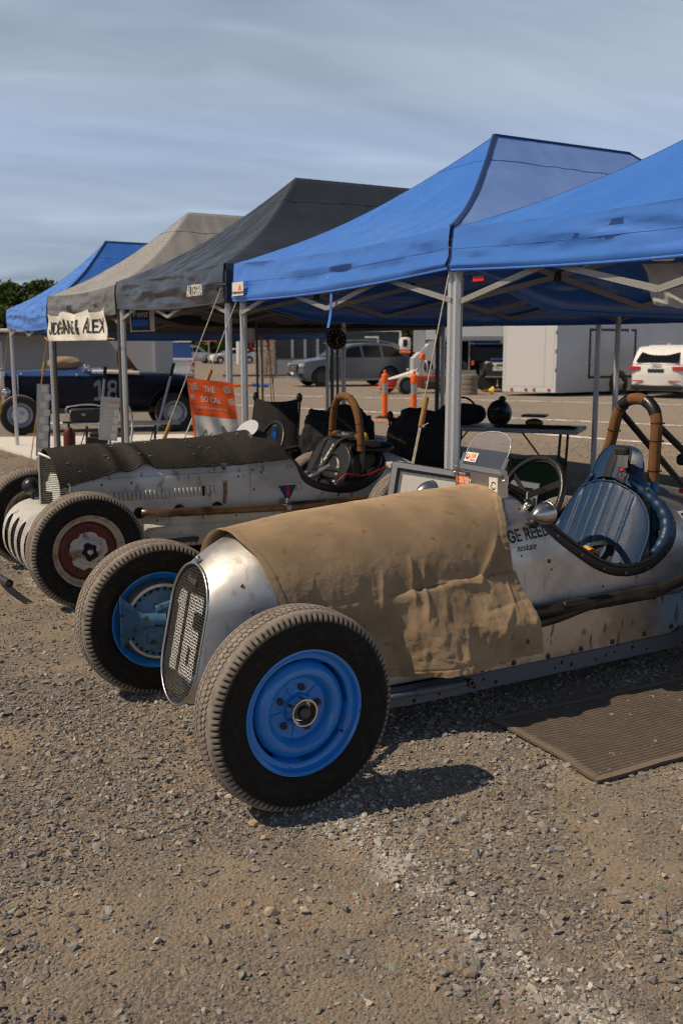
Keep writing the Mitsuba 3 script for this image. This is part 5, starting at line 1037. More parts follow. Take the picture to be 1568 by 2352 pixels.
rope('yellow guy rope running down to the blue-edged hanging sign', [-3.98, 13.85, 2.0], [-4.30, 13.65, 0], .30, 'yellow_rope', tog='yellow_rope')
# orange banner on the tent leg
bO = np.array([-1.275, 8.27, 1.365]); bx = np.array([.375, .05, -.045]); bL = np.linalg.norm(bx); by = np.array([-.055, .02, .50]); nB = np.cross(bx, by)
BAN = thing('banner', 'orange and cream banner with racing flags and white words, tied to a tent leg', 'banner')
def bsheet(x0, x1, y0, y1, off, wav=True):
    u, v = np.meshgrid(np.linspace(x0, x1, 24), np.linspace(y0, y1, 24), indexing='ij')
    w = .010 * np.sin(u * 16 + v * 3) * (1 - v) + .006 * np.sin(v * 20 + u * 9)
    return bO[None, None] + u[..., None] * bx + (v - 1)[..., None] * by * 1.14 + (w + off)[..., None] * (nB / np.linalg.norm(nB))
part(BAN, 'sheet', thick(bsheet(0, 1, 0, 1, 0), .002), 'print_white', True); part(BAN, 'orange_field', gridf(bsheet(.0, 1, .47, 1, .002)), 'banner_orange', True); part(BAN, 'orange_edge', gridf(bsheet(0, .045, 0, .47, .002)), 'banner_orange', True)
def btext(s, u, v, h, bs, nm='lettering', shape=None, **kw):
    m = text(s, h, .001, **kw) if shape is None else shape
    vv, f = m; U_, V_ = u + vv[:, 0] / bL, v + vv[:, 1] / (.505 * 1.14); w = .010 * np.sin(U_ * 16 + V_ * 3) * (1 - V_) + .006 * np.sin(V_ * 20 + U_ * 9)
    P = bO + U_[:, None] * bx + (V_ - 1)[:, None] * by * 1.14 + (w + .0035 + vv[:, 2])[:, None] * (nB / np.linalg.norm(nB)); return part(BAN, nm, (P, f), bs)
btext('THE', .47, .865, .044, 'print_white', bold=True, wide=.8); btext('SO CAL', .47, .715, .046, 'print_white', bold=True, wide=.72); btext('(THE WHITE CAR OR SKATE III)', .45, .585, .017, 'print_white', wide=.78)
for (u, v, s) in ((.13, .88, .9), (.08, .73, .55), (.84, .88, .9), (.92, .71, .8)):
    ch = cat(*[mv(box(-.0055, .0055, -.0055, .0055, 0, .001), i * .011 - .025, j * .011 - .025) for i in range(6) for j in range(6) if (i + j) % 2]); btext('', u, v, 0, 'print_white', 'flag', xf(ch, RO('z', 15) @ SC(s)))
ph = sg.box(-.075, -.06, .06, .06); btext('', .82, .25, 0, 'print_photo', 'photo_print', prism(ph, .0006)); btext('', .84, .22, 0, 'print_white', 'photo_print', mv(prism(sg.Point(0, 0).buffer(.028).difference(sg.Point(0, 0).buffer(.019)), .001), z=.0008))
for cx, cy in ((.16, .13), (.30, .10), (.43, .15)): btext('', cx, cy, 0, 'print_photo', 'drawing', xf(prism(sg.Point(0, 0).buffer(.027).difference(sg.Point(0, 0).buffer(.020)), .0006), SC(.7, 1.1, 1)))
btext('', .30, .2, 0, 'print_photo', 'drawing', prism(sg.LineString([(-.05, -.03), (-.01, .04), (.0, -.03), (.04, .02)]).buffer(.004), .0006))
# white banner under the grey tent
WB = thing('banner', 'white cloth banner with tall black letters hanging below the grey tent', 'banner')
o0 = C0 + U * 9.0 - W * .07; e1 = -U * 2.6
def wsheet(off=0):
    u, v = np.meshgrid(np.linspace(0, 1, 60), np.linspace(0, 1, 16), indexing='ij')
    return wpt(u, v, off)
def wpt(u, v, off):
    w = .03 * np.sin(u * 26) * v + .012 * np.sin(v * 6 + u * 9)
    top = 2.06 - .05 * np.abs(np.sin(u * 3 * PI)) * 1.0; z = 1.69 + (top - 1.69) * v - .05 * u * 0
    return np.stack([o0[0] + e1[0] * u - W[0] * (w + off), o0[1] + e1[1] * u - W[1] * (w + off), z], -1)
P = wsheet(); part(WB, 'sheet', thick(P, .003), 'print_white', True)
def wtext(s, u0, u1, h):
    v, f = text(s, h, .001, True, True); v = v.copy(); v[:, 0] *= (u1 - u0) / (v[:, 0].max() - v[:, 0].min())
    part(WB, 'lettering', (wpt((u0 + u1) / 2 + v[:, 0], .5 + v[:, 1] / .36, .006 + v[:, 2]), f), 'print_black')
wtext('JDEGANE', .05, .50, .17); wtext('&', .54, .59, .19); wtext('ALEX', .64, .95, .17)
part(WB, 'tie', cat(tube([wpt(np.array(0.), np.array(.0), 0), [o0[0] + U[0] * .2, o0[1] + U[1] * .2, 1.74]], .008, 6), tube([wpt(np.array(1.), np.array(0.05), 0), [o0[0] + e1[0] * 1.10, o0[1] + e1[1] * 1.10, 1.70]], .008, 6)), 'yellow_rope', True)
# blue sign hanging inside the black tent
q0 = C0 + U * 6.12 + W * .06
BS = thing('sign', 'blue and white sign hanging under the black tent beside the white banner', 'sign'); ex_ = np.array([W[0] * .9 + .25, W[1] * .9 - .2, .03]); ex_ /= np.linalg.norm(ex_)
def sq(o, ex, ey, x0, x1, y0, y1, z0, z1): return place(o, ex, ey, box(x0, x1, y0, y1, z0, z1))
so_ = np.array([q0[0] + .05, q0[1], 1.78]); part(BS, 'board', sq(so_, ex_, (0, 0, 1), 0, .27, 0, .27, 0, .006), 'print_white'); part(BS, 'blue_field', sq(so_, ex_, (0, 0, 1), .012, .215, .012, .26, .006, .009), 'print_navy'); part(BS, 'blue_band', sq(so_, ex_, (0, 0, 1), .03, .2, .06, .13, .009, .011), 'print_blue')
part(BS, 'lettering', place(so_ + np.array([0, 0, .19]) + ex_ * .11 + np.cross(ex_, (0, 0, 1)) * .0095, ex_, (0, 0, 1), text('Ford', .055, .002, True)), 'print_white')
# grey leaflets
GL = thing('information_sign', 'grey printed sheet hanging at a slant in front of the dark blue roadster', 'sign'); gx_, gy_ = np.array([.20, .03, -.02]), np.array([.09, 0, .46]); go = np.array([-2.64, 10.8, .62])
part(GL, 'sheet', place(go, gx_, gy_, box(0, .2, 0, .47, 0, .004)), 'print_grey'); gn = np.cross(gx_, gy_); gn /= np.linalg.norm(gn); ga, gb = gx_ / np.linalg.norm(gx_), gy_ / np.linalg.norm(gy_)
part(GL, 'heading', place(go + ga * .10 + gb * .42 + gn * .004, ga, gb, text('Salt Flat', .026, .001, True)), 'print_orange'); part(GL, 'lettering', place(go + ga * .10 + gb * .385 + gn * .004, ga, gb, text('Roadster', .026, .001)), 'print_white')
for i in range(11): part(GL, 'text_line', place(go + ga * .012 + gb * (.05 + .027 * i) + gn * .004, ga, gb, box(0, .06 + .02 * ((i * 7) % 3), 0, .007, 0, .001)), 'print_white')
for i in range(4): part(GL, 'photo_print', place(go + ga * .125 + gb * (.02 + .085 * i) + gn * .004, ga, gb, box(0, .055, 0, .065, 0, .001)), 'print_white')
G2 = thing('information_sign', 'narrow grey sheet of photographs with a blue edge, hanging on a yellow rope', 'sign'); gx_, gy_ = np.array([.15, .03, -.01]), np.array([.10, 0, .92]); go = np.array([-3.945, 12.8, .22]); gn = np.cross(gx_, gy_); gn /= np.linalg.norm(gn); ga, gb = gx_ / np.linalg.norm(gx_), gy_ / np.linalg.norm(gy_)
part(G2, 'sheet', place(go, gx_, gy_, box(0, .15, 0, .93, 0, .004)), 'print_grey'); part(G2, 'blue_edge', place(go, gx_, gy_, box(.15, .175, 0, .93, -.01, .004)), 'print_navy')
for i in range(9): part(G2, 'photo_print', place(go + gb * (.03 + .1 * i) + ga * (.02 + .05 * (i % 2)) + gn * .004, ga, gb, box(0, .075, 0, .075, 0, .001)), 'print_white')
# small paper on a post with red clips
PS = thing('notice', 'small grey notice clipped with red pegs to a thin dark post', 'notice'); part(PS, 'sheet', box(-1.16, -1.03, 12.0, 12.006, 1.66, 1.83), 'print_grey'); part(PS, 'post', tube([(-1.0, 12.03, 0), (-1.01, 12.03, 1.95)], .014, 8), 'pole_dark', True); part(PS, 'white_stripe', box(-1.085, -1.07, 11.994, 12, 1.60, 1.82), 'print_white'); part(PS, 'peg_clip', cat(box(-1.12, -1.085, 11.98, 12, 1.60, 1.66), box(-1.065, -1.03, 11.98, 12, 1.60, 1.66), box(-1.1, -1.05, 11.98, 12, 1.55, 1.60)), 'red_plastic')
# round clock on a pole
CK = thing('clock', 'round black clock with a pale rim, on a pole before the grey car', 'clock'); ck = np.array([-.06, 12.0, 1.70])
part(CK, 'face', xf(lathe([(0, -.012), (.105, -.012), (.105, .012), (0, .012)], 40), TR(*ck)), 'black_matte', 40); part(CK, 'rim', mv(tube(np.array([(.112 * math.cos(a), 0, .112 * math.sin(a)) for a in np.arange(48) * PI / 24]), .008, 8, True), *ck), 'exhaust_copper', True)
part(CK, 'hand', cat(bar(ck + [0, -.015, 0], ck + [.045, -.015, .035], .006), bar(ck + [0, -.015, 0], ck + [.02, -.015, -.07], .006)), 'frame_silver'); part(CK, 'pole', tube([(-.04, 12.02, 0), (-.05, 12.02, 1.6)], .017, 8), 'pole_dark', True)
for i in range(12): part(CK, 'hour_mark', mv(box(-.004, .004, -.014, -.012, -.008, .008), ck[0] + .088 * math.sin(i * PI / 6), ck[1], ck[2] + .088 * math.cos(i * PI / 6)), 'frame_silver')
# thin posts further in
single('tent_pole', 'thin yellow-green pole standing behind the black camp chair', 'pole', tube([(-1.02, 13.0, 0), (-1.03, 13.0, 1.75)], .014, 8), 'yellow_rope', True)
single('orange_cord', 'pair of orange cords slanting down behind the black camp chair', 'cord', cat(tube([(-.96, 13.2, 1.7), (-.86, 12.9, .1)], .006, 5), tube([(-.95, 13.2, 1.7), (-.80, 12.9, .1)], .006, 5)), 'orange_web', True)
# framed print leaning on the tent leg
FP = thing('picture_frame', 'cream print with teal marks in a dark and silver frame, leaning behind the canvas', 'picture'); fo = np.array([.295, 5.60, .975]); fx = np.array([.86, -.17, -.115]); fx /= np.linalg.norm(fx); fy = np.array([.09, .16, .98]); fy = fy - fx * (fx @ fy); fy /= np.linalg.norm(fy)
def fbx(x0, x1, y0, y1, z0, z1, b=.002): return place(fo, fx, fy, box(x0, x1, y0, y1, z0, z1, b))
part(FP, 'backing', fbx(.01, .81, -.78, -.01, -.012, .0), 'print_white'); 
for nm, m in (('outer', .030), ('inner', .016)):
    a = 0 if nm == 'outer' else .030
    part(FP, 'frame_' + ('moulding' if nm == 'outer' else 'slip'), cat(fbx(a, .82 - a, -a - m, -a, -.02, .022 - a * .4), fbx(a, .82 - a, -.79 + a, -.79 + a + m, -.02, .022 - a * .4), fbx(a, a + m, -.79 + a + m, -a - m, -.02, .022 - a * .4), fbx(.82 - a - m, .82 - a, -.79 + a + m, -a - m, -.02, .022 - a * .4)), 'frame_silver' if nm == 'outer' else 'frame_dark')
part(FP, 'frame_moulding', cat(fbx(-.006, .826, -.004, .006, -.022, .012), fbx(-.006, .006, -.796, .0, -.022, .012)), 'frame_dark')
rg = np.random.default_rng(5); part(FP, 'print_mark', cat(*[fbx(x, x + w_, y, y + h_, .0005, .0012, 0) for x, y, w_, h_ in zip(rg.uniform(.2, .55, 40), -.27 + rg.normal(0, .05, 40), rg.uniform(.01, .05, 40), rg.uniform(.004, .02, 40))]), 'print_teal')
part(FP, 'foot_block', box(.28, .95, 5.34, 5.60, 0, .085), 'pallet_wood')
# camp chairs
def sag(p00, p10, p01, p11, s=.03, n=14):
    u, v = np.meshgrid(np.linspace(0, 1, n), np.linspace(0, 1, n), indexing='ij'); p = [np.array(q, float) for q in (p00, p10, p01, p11)]
    P = p[0] * ((1 - u) * (1 - v))[..., None] + p[1] * (u * (1 - v))[..., None] + p[2] * ((1 - u) * v)[..., None] + p[3] * (u * v)[..., None]
    nn_ = np.cross(p[1] - p[0], p[2] - p[0]); nn_ /= np.linalg.norm(nn_); return P + (s * 4 * u * (1 - u) + .01 * np.sin(u * 13 + v * 7))[..., None] * nn_
def camp_chair(label, x, y, rz, h=1.08, coat=False):
    t = thing('camp_chair', label, 'folding chair', 'black camp chairs behind the racing cars'); M = TR(x, y, 0) @ RO('z', rz)
    part(t, 'backrest', thick((lambda Q: Q + np.stack([Q[..., 0] * 0, Q[..., 0] * 0, -.05 * np.sin(PI * np.linspace(0, 1, 14))[:, None] * np.linspace(0, 1, 14)[None]], -1))(sag((-.26, .02, .46), (.26, .02, .46), (-.23, .20, h), (.23, .20, h), .07)), .012), 'chair_fabric', True, M); part(t, 'seat', thick(sag((-.27, -.42, .46), (.27, -.42, .46), (-.26, .04, .43), (.26, .04, .43), -.05), .012), 'chair_fabric', True, M)
    for s in (-1, 1):
        part(t, 'armrest', xf(box(s * .29 - .035, s * .29 + .035, -.42, .08, .66, .685, .01), np.eye(4)), 'black_rubber', 40, M); part(t, 'side_panel', thick(sag((s * .27, -.38, .45), (s * .27, .05, .45), (s * .29, -.38, .66), (s * .29, .05, .66), .02), .006), 'chair_fabric', True, M)
        part(t, 'frame_tube', cat(tube([(s * .29, -.40, 0), (s * .29, -.40, .66)], .011, 8), tube([(s * .29, .18, 0), (s * .26, .05, .45), (s * .24, .21, h)], .011, 8), tube([(s * .29, -.40, .03), (-s * .29, -.40, .44)], .010, 8), tube([(s * .29, -.40, .04), (s * .29, .12, .44)], .010, 8), tube([(s * .29, .16, .04), (s * .29, -.38, .44)], .010, 8)), 'black_rubber', 40, M)
    if coat:
        v, f = vf(trimesh.creation.icosphere(4, 1.0)); sd = abs(x); n_ = meshkit.fbm(v * 1.6 + sd * 3, 4, int(sd * 10)) - .5; fold = meshkit.fbm(np.stack([v[:, 0] * 7, v[:, 1] * 7, v[:, 2] * 1.2], -1) + sd, 3, 5) - .5
        v = np.sign(v) * np.abs(v) ** .8 * (1 + .55 * n_ + .22 * fold)[:, None] * [.36, .20, .36]; v[:, 0] *= 1 + .35 * np.clip(-v[:, 2] / .3, 0, 1)
        part(t, 'jacket', (v + [.02, .08, h - .30], f), 'chair_fabric', True, M)
    for s in (-1, 1): part(t, 'back_post_cap', xf(ball(.03, 8, 1, 1, 1.6), TR(s * .235, .205, h + .01)), 'black_rubber', True, M)
    part(t, 'cup_pocket', xf(lathe([(0, 0), (.05, 0), (.055, .12)], 14, 'z'), TR(.36, -.25, .55)), 'chair_fabric', True, M)
    return t
camp_chair('tall black camp chair left of the white car\'s roll hoop', -.70, 9.55, -22, 1.12); camp_chair('black camp chair with a grey seat and blue bottle, just left of the roll hoop', -.02, 9.35, 10, .98, True); camp_chair('black camp chair covered by a dark coat, beside the grey folding table', .72, 8.7, 20, 1.0, True)
BT = thing('water_bottle', 'blue plastic water bottle in the pocket of a black camp chair', 'bottle'); part(BT, 'body', xf(lathe([(0, 0), (.033, 0), (.036, .02), (.034, .12), (.036, .15), (.014, .19), (.014, .21), (0, .212)], 20, 'z'), TR(-.60, 8.98, .70)), 'print_blue', True); part(BT, 'cap', xf(lathe([(0, .232), (.016, .232), (.016, .21)], 14, 'z'), TR(-.60, 8.98, .70)), 'white_plastic', 40)
# folding table with its load
TB = thing('folding_table', 'grey plastic folding table under the blue tent', 'table'); tx = np.array([1.79, -.70, 0]); tl = np.linalg.norm(tx); tx /= tl; ty = np.array([-tx[1], tx[0], 0]); MT = np.eye(4); MT[:3, 0], MT[:3, 1], MT[:3, 3] = tx, ty, (.69, 11.16, 0)
part(TB, 'tabletop', box(0, tl, 0, .70, .70, .745, .015), 'table_grey', 40, MT)
for x in (.22, tl - .22): part(TB, 'leg', cat(tube([(x, .08, 0), (x + .03, .08, .70)], .015, 8), tube([(x, .62, 0), (x + .03, .62, .70)], .015, 8), tube([(x, .08, .12), (x, .62, .12)], .012, 8), tube([(x + .01, .35, .12), (x + (.45 if x < 1 else -.45), .35, .70)], .010, 8)), 'black_trim', 40, MT)
HM = thing('racing_helmet', 'black racing helmet with a pale blue reflection, on the folding table', 'helmet'); part(HM, 'shell', xf(ball(.15, 18, .92, 1.08, 1.0), MT @ TR(1.02, .30, .89)), 'car_black', True); part(HM, 'visor', xf(ball(.153, 16, .88, 1.06, .35), MT @ TR(1.02, .285, .90)), 'window_dark', True); part(HM, 'top_vent', xf(ball(.04, 8, 1, 1.2, .9), MT @ TR(1.05, .3, 1.045)), 'black_trim', True)
BG = thing('kit_bag', 'black kit bag slumped on the folding table, left of the helmet', 'bag'); bgm = trimesh.creation.icosphere(4, 1.0); v, f = vf(bgm); v = v * (1 + .22 * (meshkit.fbm(v * 2 + 5, 3, 2) - .5)[:, None]); v = np.sign(v) * np.abs(v) ** .75 * [.27, .16, .12]; part(BG, 'body', xf((v, f), MT @ TR(.58, .36, .865)), 'chair_fabric', True); part(BG, 'handle', xf(tube(spline([(.42, .36, .95), (.50, .36, 1.03), (.66, .36, 1.03), (.74, .36, .95)], 20), .012, 8), MT), 'black_trim', True)
FB = thing('food_container', 'clear food box with a blue lid on the folding table', 'container'); part(FB, 'box', box(1.30, 1.53, .20, .38, .748, .86, .01), 'clear_box', False, MT); part(FB, 'lid', box(1.285, 1.545, .185, .395, .86, .885, .008), 'print_navy', 40, MT); part(FB, 'contents', xf(ball(1, 10, .10, .08, .045), MT @ TR(1.41, .29, .795)), 'exhaust_copper', True)
single('work_gloves', 'dark cloth and gloves lying along the folding table', 'cloth', xf(cat(*[xf(ball(1, 10, .16, .06, .022), TR(1.15 + .2 * i, .12 + .02 * (i % 2), .762)) for i in range(4)]), MT), 'chair_fabric', True)
single('papers', 'pale papers and a laptop lid at the left end of the folding table', 'papers', xf(cat(box(.10, .42, .05, .27, .746, .765), box(.30, .5, .1, .2, .766, .77)), MT), 'print_grey')
CR = thing('storage_crate', 'dark green plastic crate under the folding table', 'crate'); part(CR, 'body', hull([(x, y, z) for z, k in ((.04, .24), (.40, .27)) for x in (2.08 - k, 2.08 + k) for y in (10.62 - k * .7, 10.62 + k * .7)]), 'green_plastic'); part(CR, 'lid', box(1.79, 2.37, 10.41, 10.83, .40, .45, .015), 'green_plastic', 40)
single('tarpaulin', 'blue-grey tarpaulin spread on the ground under the blue tents', 'tarp', gridf(np.stack([(lambda u, v: np.stack([1.3 + 2.4 * u + .9 * v, 7.6 - .2 * u + 2.2 * v, .014 + .010 * meshkit.fbm(np.stack([u * 9, v * 9, u * 0], -1), 3, 3)], -1))(*np.meshgrid(np.linspace(0, 1, 50), np.linspace(0, 1, 50), indexing='ij'))])[0]), 'rail_blue', True)
ES = thing('cool_box', 'blue cool box with a white lid behind the white car\'s roll hoop', 'cool box'); part(ES, 'body', box(.05, .62, 9.9, 10.3, .05, .60, .02), 'roadster_hood', 40); part(ES, 'lid', box(.03, .64, 9.88, 10.32, .60, .69, .02), 'white_plastic', 40)
# strap, patch, instruction sheet on the blue tents; maker's name on the black one
def tpt(c, a, b, z): c = np.asarray(c); return np.array([*(c + U * a + W * b), z])
tent2, tent3 = 'pop_up_tent_001', 'pop_up_tent_002'
pt = part(tent2, 'maker_patch', place(tpt(C0, 2.86, -.06, 2.09), -U.tolist()[0] * np.array([1, 0, 0]) + np.array([0, -U[1], 0]), (0, 0, 1), box(-.11, .11, -.055, .055, 0, .003)), 'print_white')
po = tpt(C0, 2.86, -.0635, 2.09); exu = np.array([-U[0], -U[1], 0])
scene[uniq(pt + '__mark')] = ply(place(po, exu, (0, 0, 1), prism([(0, -.012), (.085, -.012), (.045, .038), (.03, .02)], .001)), 'm_x' if False else 'print_orange'); scene[uniq(pt + '__lettering')] = ply(place(po + np.array([0, 0, -.032]), exu, (0, 0, 1), text('EXTREME MARQUEES', .020, .001, True, wide=.8)), 'print_black')
so2 = tpt(C0, 1.42, .0, 2.02); part(tent2, 'tie_strap', thick(np.stack([spline([so2 + [0, 0, .05], so2 + [-.008, -.02, -.08], so2 + [-.012, 0, -.17], so2 + [-.03, -.01, -.27]], 16) + exu * k for k in (0, .034)], 1), .003), 'tent_blue', True)
jn = tpt(C0, 1.40, .02, 2.075); part(tent2, 'joint', cat(mv(box(-.05, .05, -.02, .02, -.035, .035, .006), *jn)), 'white_plastic'); part(tent2, 'joint_label', cat(bar(jn + exu * .05, jn + exu * .17 + [0, 0, .05], .028, .012), bar(jn - exu * .05, jn - exu * .17 + [0, 0, .03], .028, .012)), 'yellow_plastic')
c1_ = C0 - U * 3.08
jn = tpt(c1_, 1.50, .02, 2.035); part('pop_up_tent', 'joint', mv(box(-.05, .05, -.02, .02, -.03, .03, .006), *jn), 'white_plastic'); part('pop_up_tent', 'joint_label', bar(jn + exu * .05, jn + exu * .2 + [0, 0, .03], .028, .012), 'yellow_plastic')
part('pop_up_tent', 'instruction_sheet', thick(sag(tpt(c1_, 1.84, .35, 1.83), tpt(c1_, 1.56, .38, 1.80), tpt(c1_, 1.88, .30, 2.03), tpt(c1_, 1.58, .33, 2.02), .03), .002), 'print_grey', True)
part('pop_up_tent', 'corner_label', place(tpt(c1_, 2.83, .01, 2.0), exu, (0, 0, 1), box(-.05, .05, -.015, .015, 0, .004)), 'print_red')
part(tent3, 'lettering', place(tpt(C0 + U * 3.25, .52, -.075, 2.12), exu, (-.0, -.0, 1), text('ALTEGRA', .095, .004, True, shear=.25, wide=.62)), 'print_white')
part(tent3, 'corner_loop', tube(spline([tpt(C0 + U * 3.25, .05, -.05, 2.10), tpt(C0 + U * 3.2, -.02, -.1, 2.13), tpt(C0 + U * 3.15, -.06, -.06, 2.14)], 12), .010, 6), 'print_navy', True)
# ribbed floor mat on the gravel beside the car
fm0, fmx, fmy = np.array([.948, 3.50]), np.array([.877, .48]), np.array([-.47, .883]); n1, n2 = 240, 420
u, v = np.meshgrid(np.linspace(0, 2.2, n1), np.linspace(0, .70, n2), indexing='ij')
sk = .0; X = fm0[0] + fmx[0] * u + fmy[0] * v + .03 * np.sin(v * 3 + .3) * fmx[0]; Y = fm0[1] + fmx[1] * u + fmy[1] * v + .03 * np.sin(v * 3 + .3) * fmx[1]
und = .010 * meshkit.fbm(np.stack([u * 3, v * 4, u * 0], -1), 3, 6) + .012 * np.exp(-((u - .75) / .12) ** 2) * np.exp(-((v - .1) / .15) ** 2)
ed = np.minimum(np.minimum(u, 2.2 - u), np.minimum(v, .70 - v)); ribs = np.where(ed > .036, .0055 * np.clip(1.6 * np.abs(np.sin(PI * (v + .006 * np.sin(u * 5)) / .0225)) - .25, 0, 1), .006)
Z = .006 + und + ribs + gz(X, Y) * .5
FM = thing('floor_mat', 'brown-grey ribbed rubber mat with a bound edge, lying on the gravel beside the blue-wheeled car', 'mat')
P = np.stack([X, Y, Z], -1); inn = np.abs(v - .5)
part(FM, 'ribbed_sheet', thick(P, .010), 'ground_mat_rib', True)
k1, k2 = int(.037 / 2.2 * n1) + 1, int(.037 / .70 * n2)
for sl in ((slice(0, n1), slice(0, k2)), (slice(0, n1), slice(n2 - k2, n2)), (slice(0, k1 + 1), slice(k2, n2 - k2)), (slice(n1 - k1 - 1, n1), slice(k2, n2 - k2))):
    Q = P[sl] + [0, 0, .0025]; part(FM, 'bound_edge', gridf(Q), 'ground_mat_edge', True)
# left: white floor sheet, bench, case, levers, walking frame
setting('floor_slab', prism([(-6.6, 17.5), (-2.9, 18.2), (-1.5, 16.1), (-4.4, 14.3)], .05, -.015), 'slab_white', label='white board floor under the grey and blue tents')
BN = thing('bench', 'low trestle bench with a pale top in front of the dark blue roadster', 'bench'); MB_ = TR(-4.5, 15.3, 0) @ RO('z', 12); part(BN, 'top', box(0, 2.0, 0, .3, .40, .45, .006), 'slab_white', False, MB_)
for x in (.55, .85, 1.6): part(BN, 'leg', cat(tube([(x, .04, .03), (x + .02, .04, .40)], .016, 8), tube([(x, .26, .03), (x + .02, .26, .40)], .016, 8), tube([(x - .1, .15, .05), (x + .02, .15, .40)], .01, 6)), 'black_trim', 40, MB_)
EC = thing('equipment_case', 'black equipment case with chrome carrying rails on the trestle bench', 'case'); part(EC, 'body', box(.32, .80, .02, .28, .455, .66, .02), 'car_black', 40, MB_); part(EC, 'rail', cat(tube(spline([(.30, 0, .50), (.30, 0, .70), (.36, 0, .715), (.78, 0, .715), (.82, 0, .70), (.82, 0, .5)], 40), .014, 8)), 'chrome', True, MB_); part(EC, 'catch', box(.5, .56, .0, .02, .56, .60, .004), 'steel', False, MB_)
for lb, a, b in (('grey lever pole with a black grip standing in front of the number on the roadster', (-3.62, 14.9, .35), (-3.52, 15.0, 1.31)), ('grey lever pole with a black grip leaning by the rear wheel of the roadster', (-3.15, 16.9, .15), (-2.83, 17.0, 1.33))):
    t = thing('lever_pole', lb, 'pole'); a, b = np.array(a), np.array(b); part(t, 'shaft', tube([a, b], .018, 8), 'pole_silver', True); part(t, 'grip', tube([a + (b - a) * .82, b + (b - a) * .01], .026, 8), 'black_rubber', True); part(t, 'base', mv(box(-.12, .12, -.12, .12, -.06, .0, .01), *a) if a[2] > .3 else mv(box(-.1, .1, -.1, .1, -.14, -.10, .01), *a), 'black_trim')
single('crate_stand', 'black crate under the first lever pole', 'crate', box(-3.78, -3.48, 14.75, 15.05, .035, .29, .01), 'black_trim')
WF = thing('chair_frame', 'bent white tubular chair frame behind the hanging grey sheet', 'chair'); part(WF, 'tube', tube(spline([(-3.02, 13.5, .83), (-2.90, 13.5, .84), (-2.86, 13.5, .78), (-2.86, 13.5, .3), (-2.86, 13.5, .04)], 30), .016, 8), 'white_plastic', True); part(WF, 'seat', box(-3.3, -2.9, 13.5, 13.9, .40, .44, .01), 'black_trim'); part(WF, 'rear_leg', tube([(-3.25, 13.85, .03), (-3.2, 13.85, .85)], .016, 8), 'white_plastic', True)
FX = thing('fire_extinguisher', 'dark red fire extinguisher beside the dark tent leg', 'extinguisher'); part(FX, 'cylinder', xf(lathe([(0, 0), (.075, 0), (.08, .03), (.08, .40), (.05, .47), (.02, .49), (0, .49)], 24, 'z'), TR(-3.72, 13.6, .04)), 'rim_red', True); part(FX, 'valve', cat(tube([(-3.72, 13.6, .5), (-3.72, 13.6, .58)], .018, 8), box(-3.80, -3.66, 13.58, 13.62, .58, .61, .004)), 'black_trim')
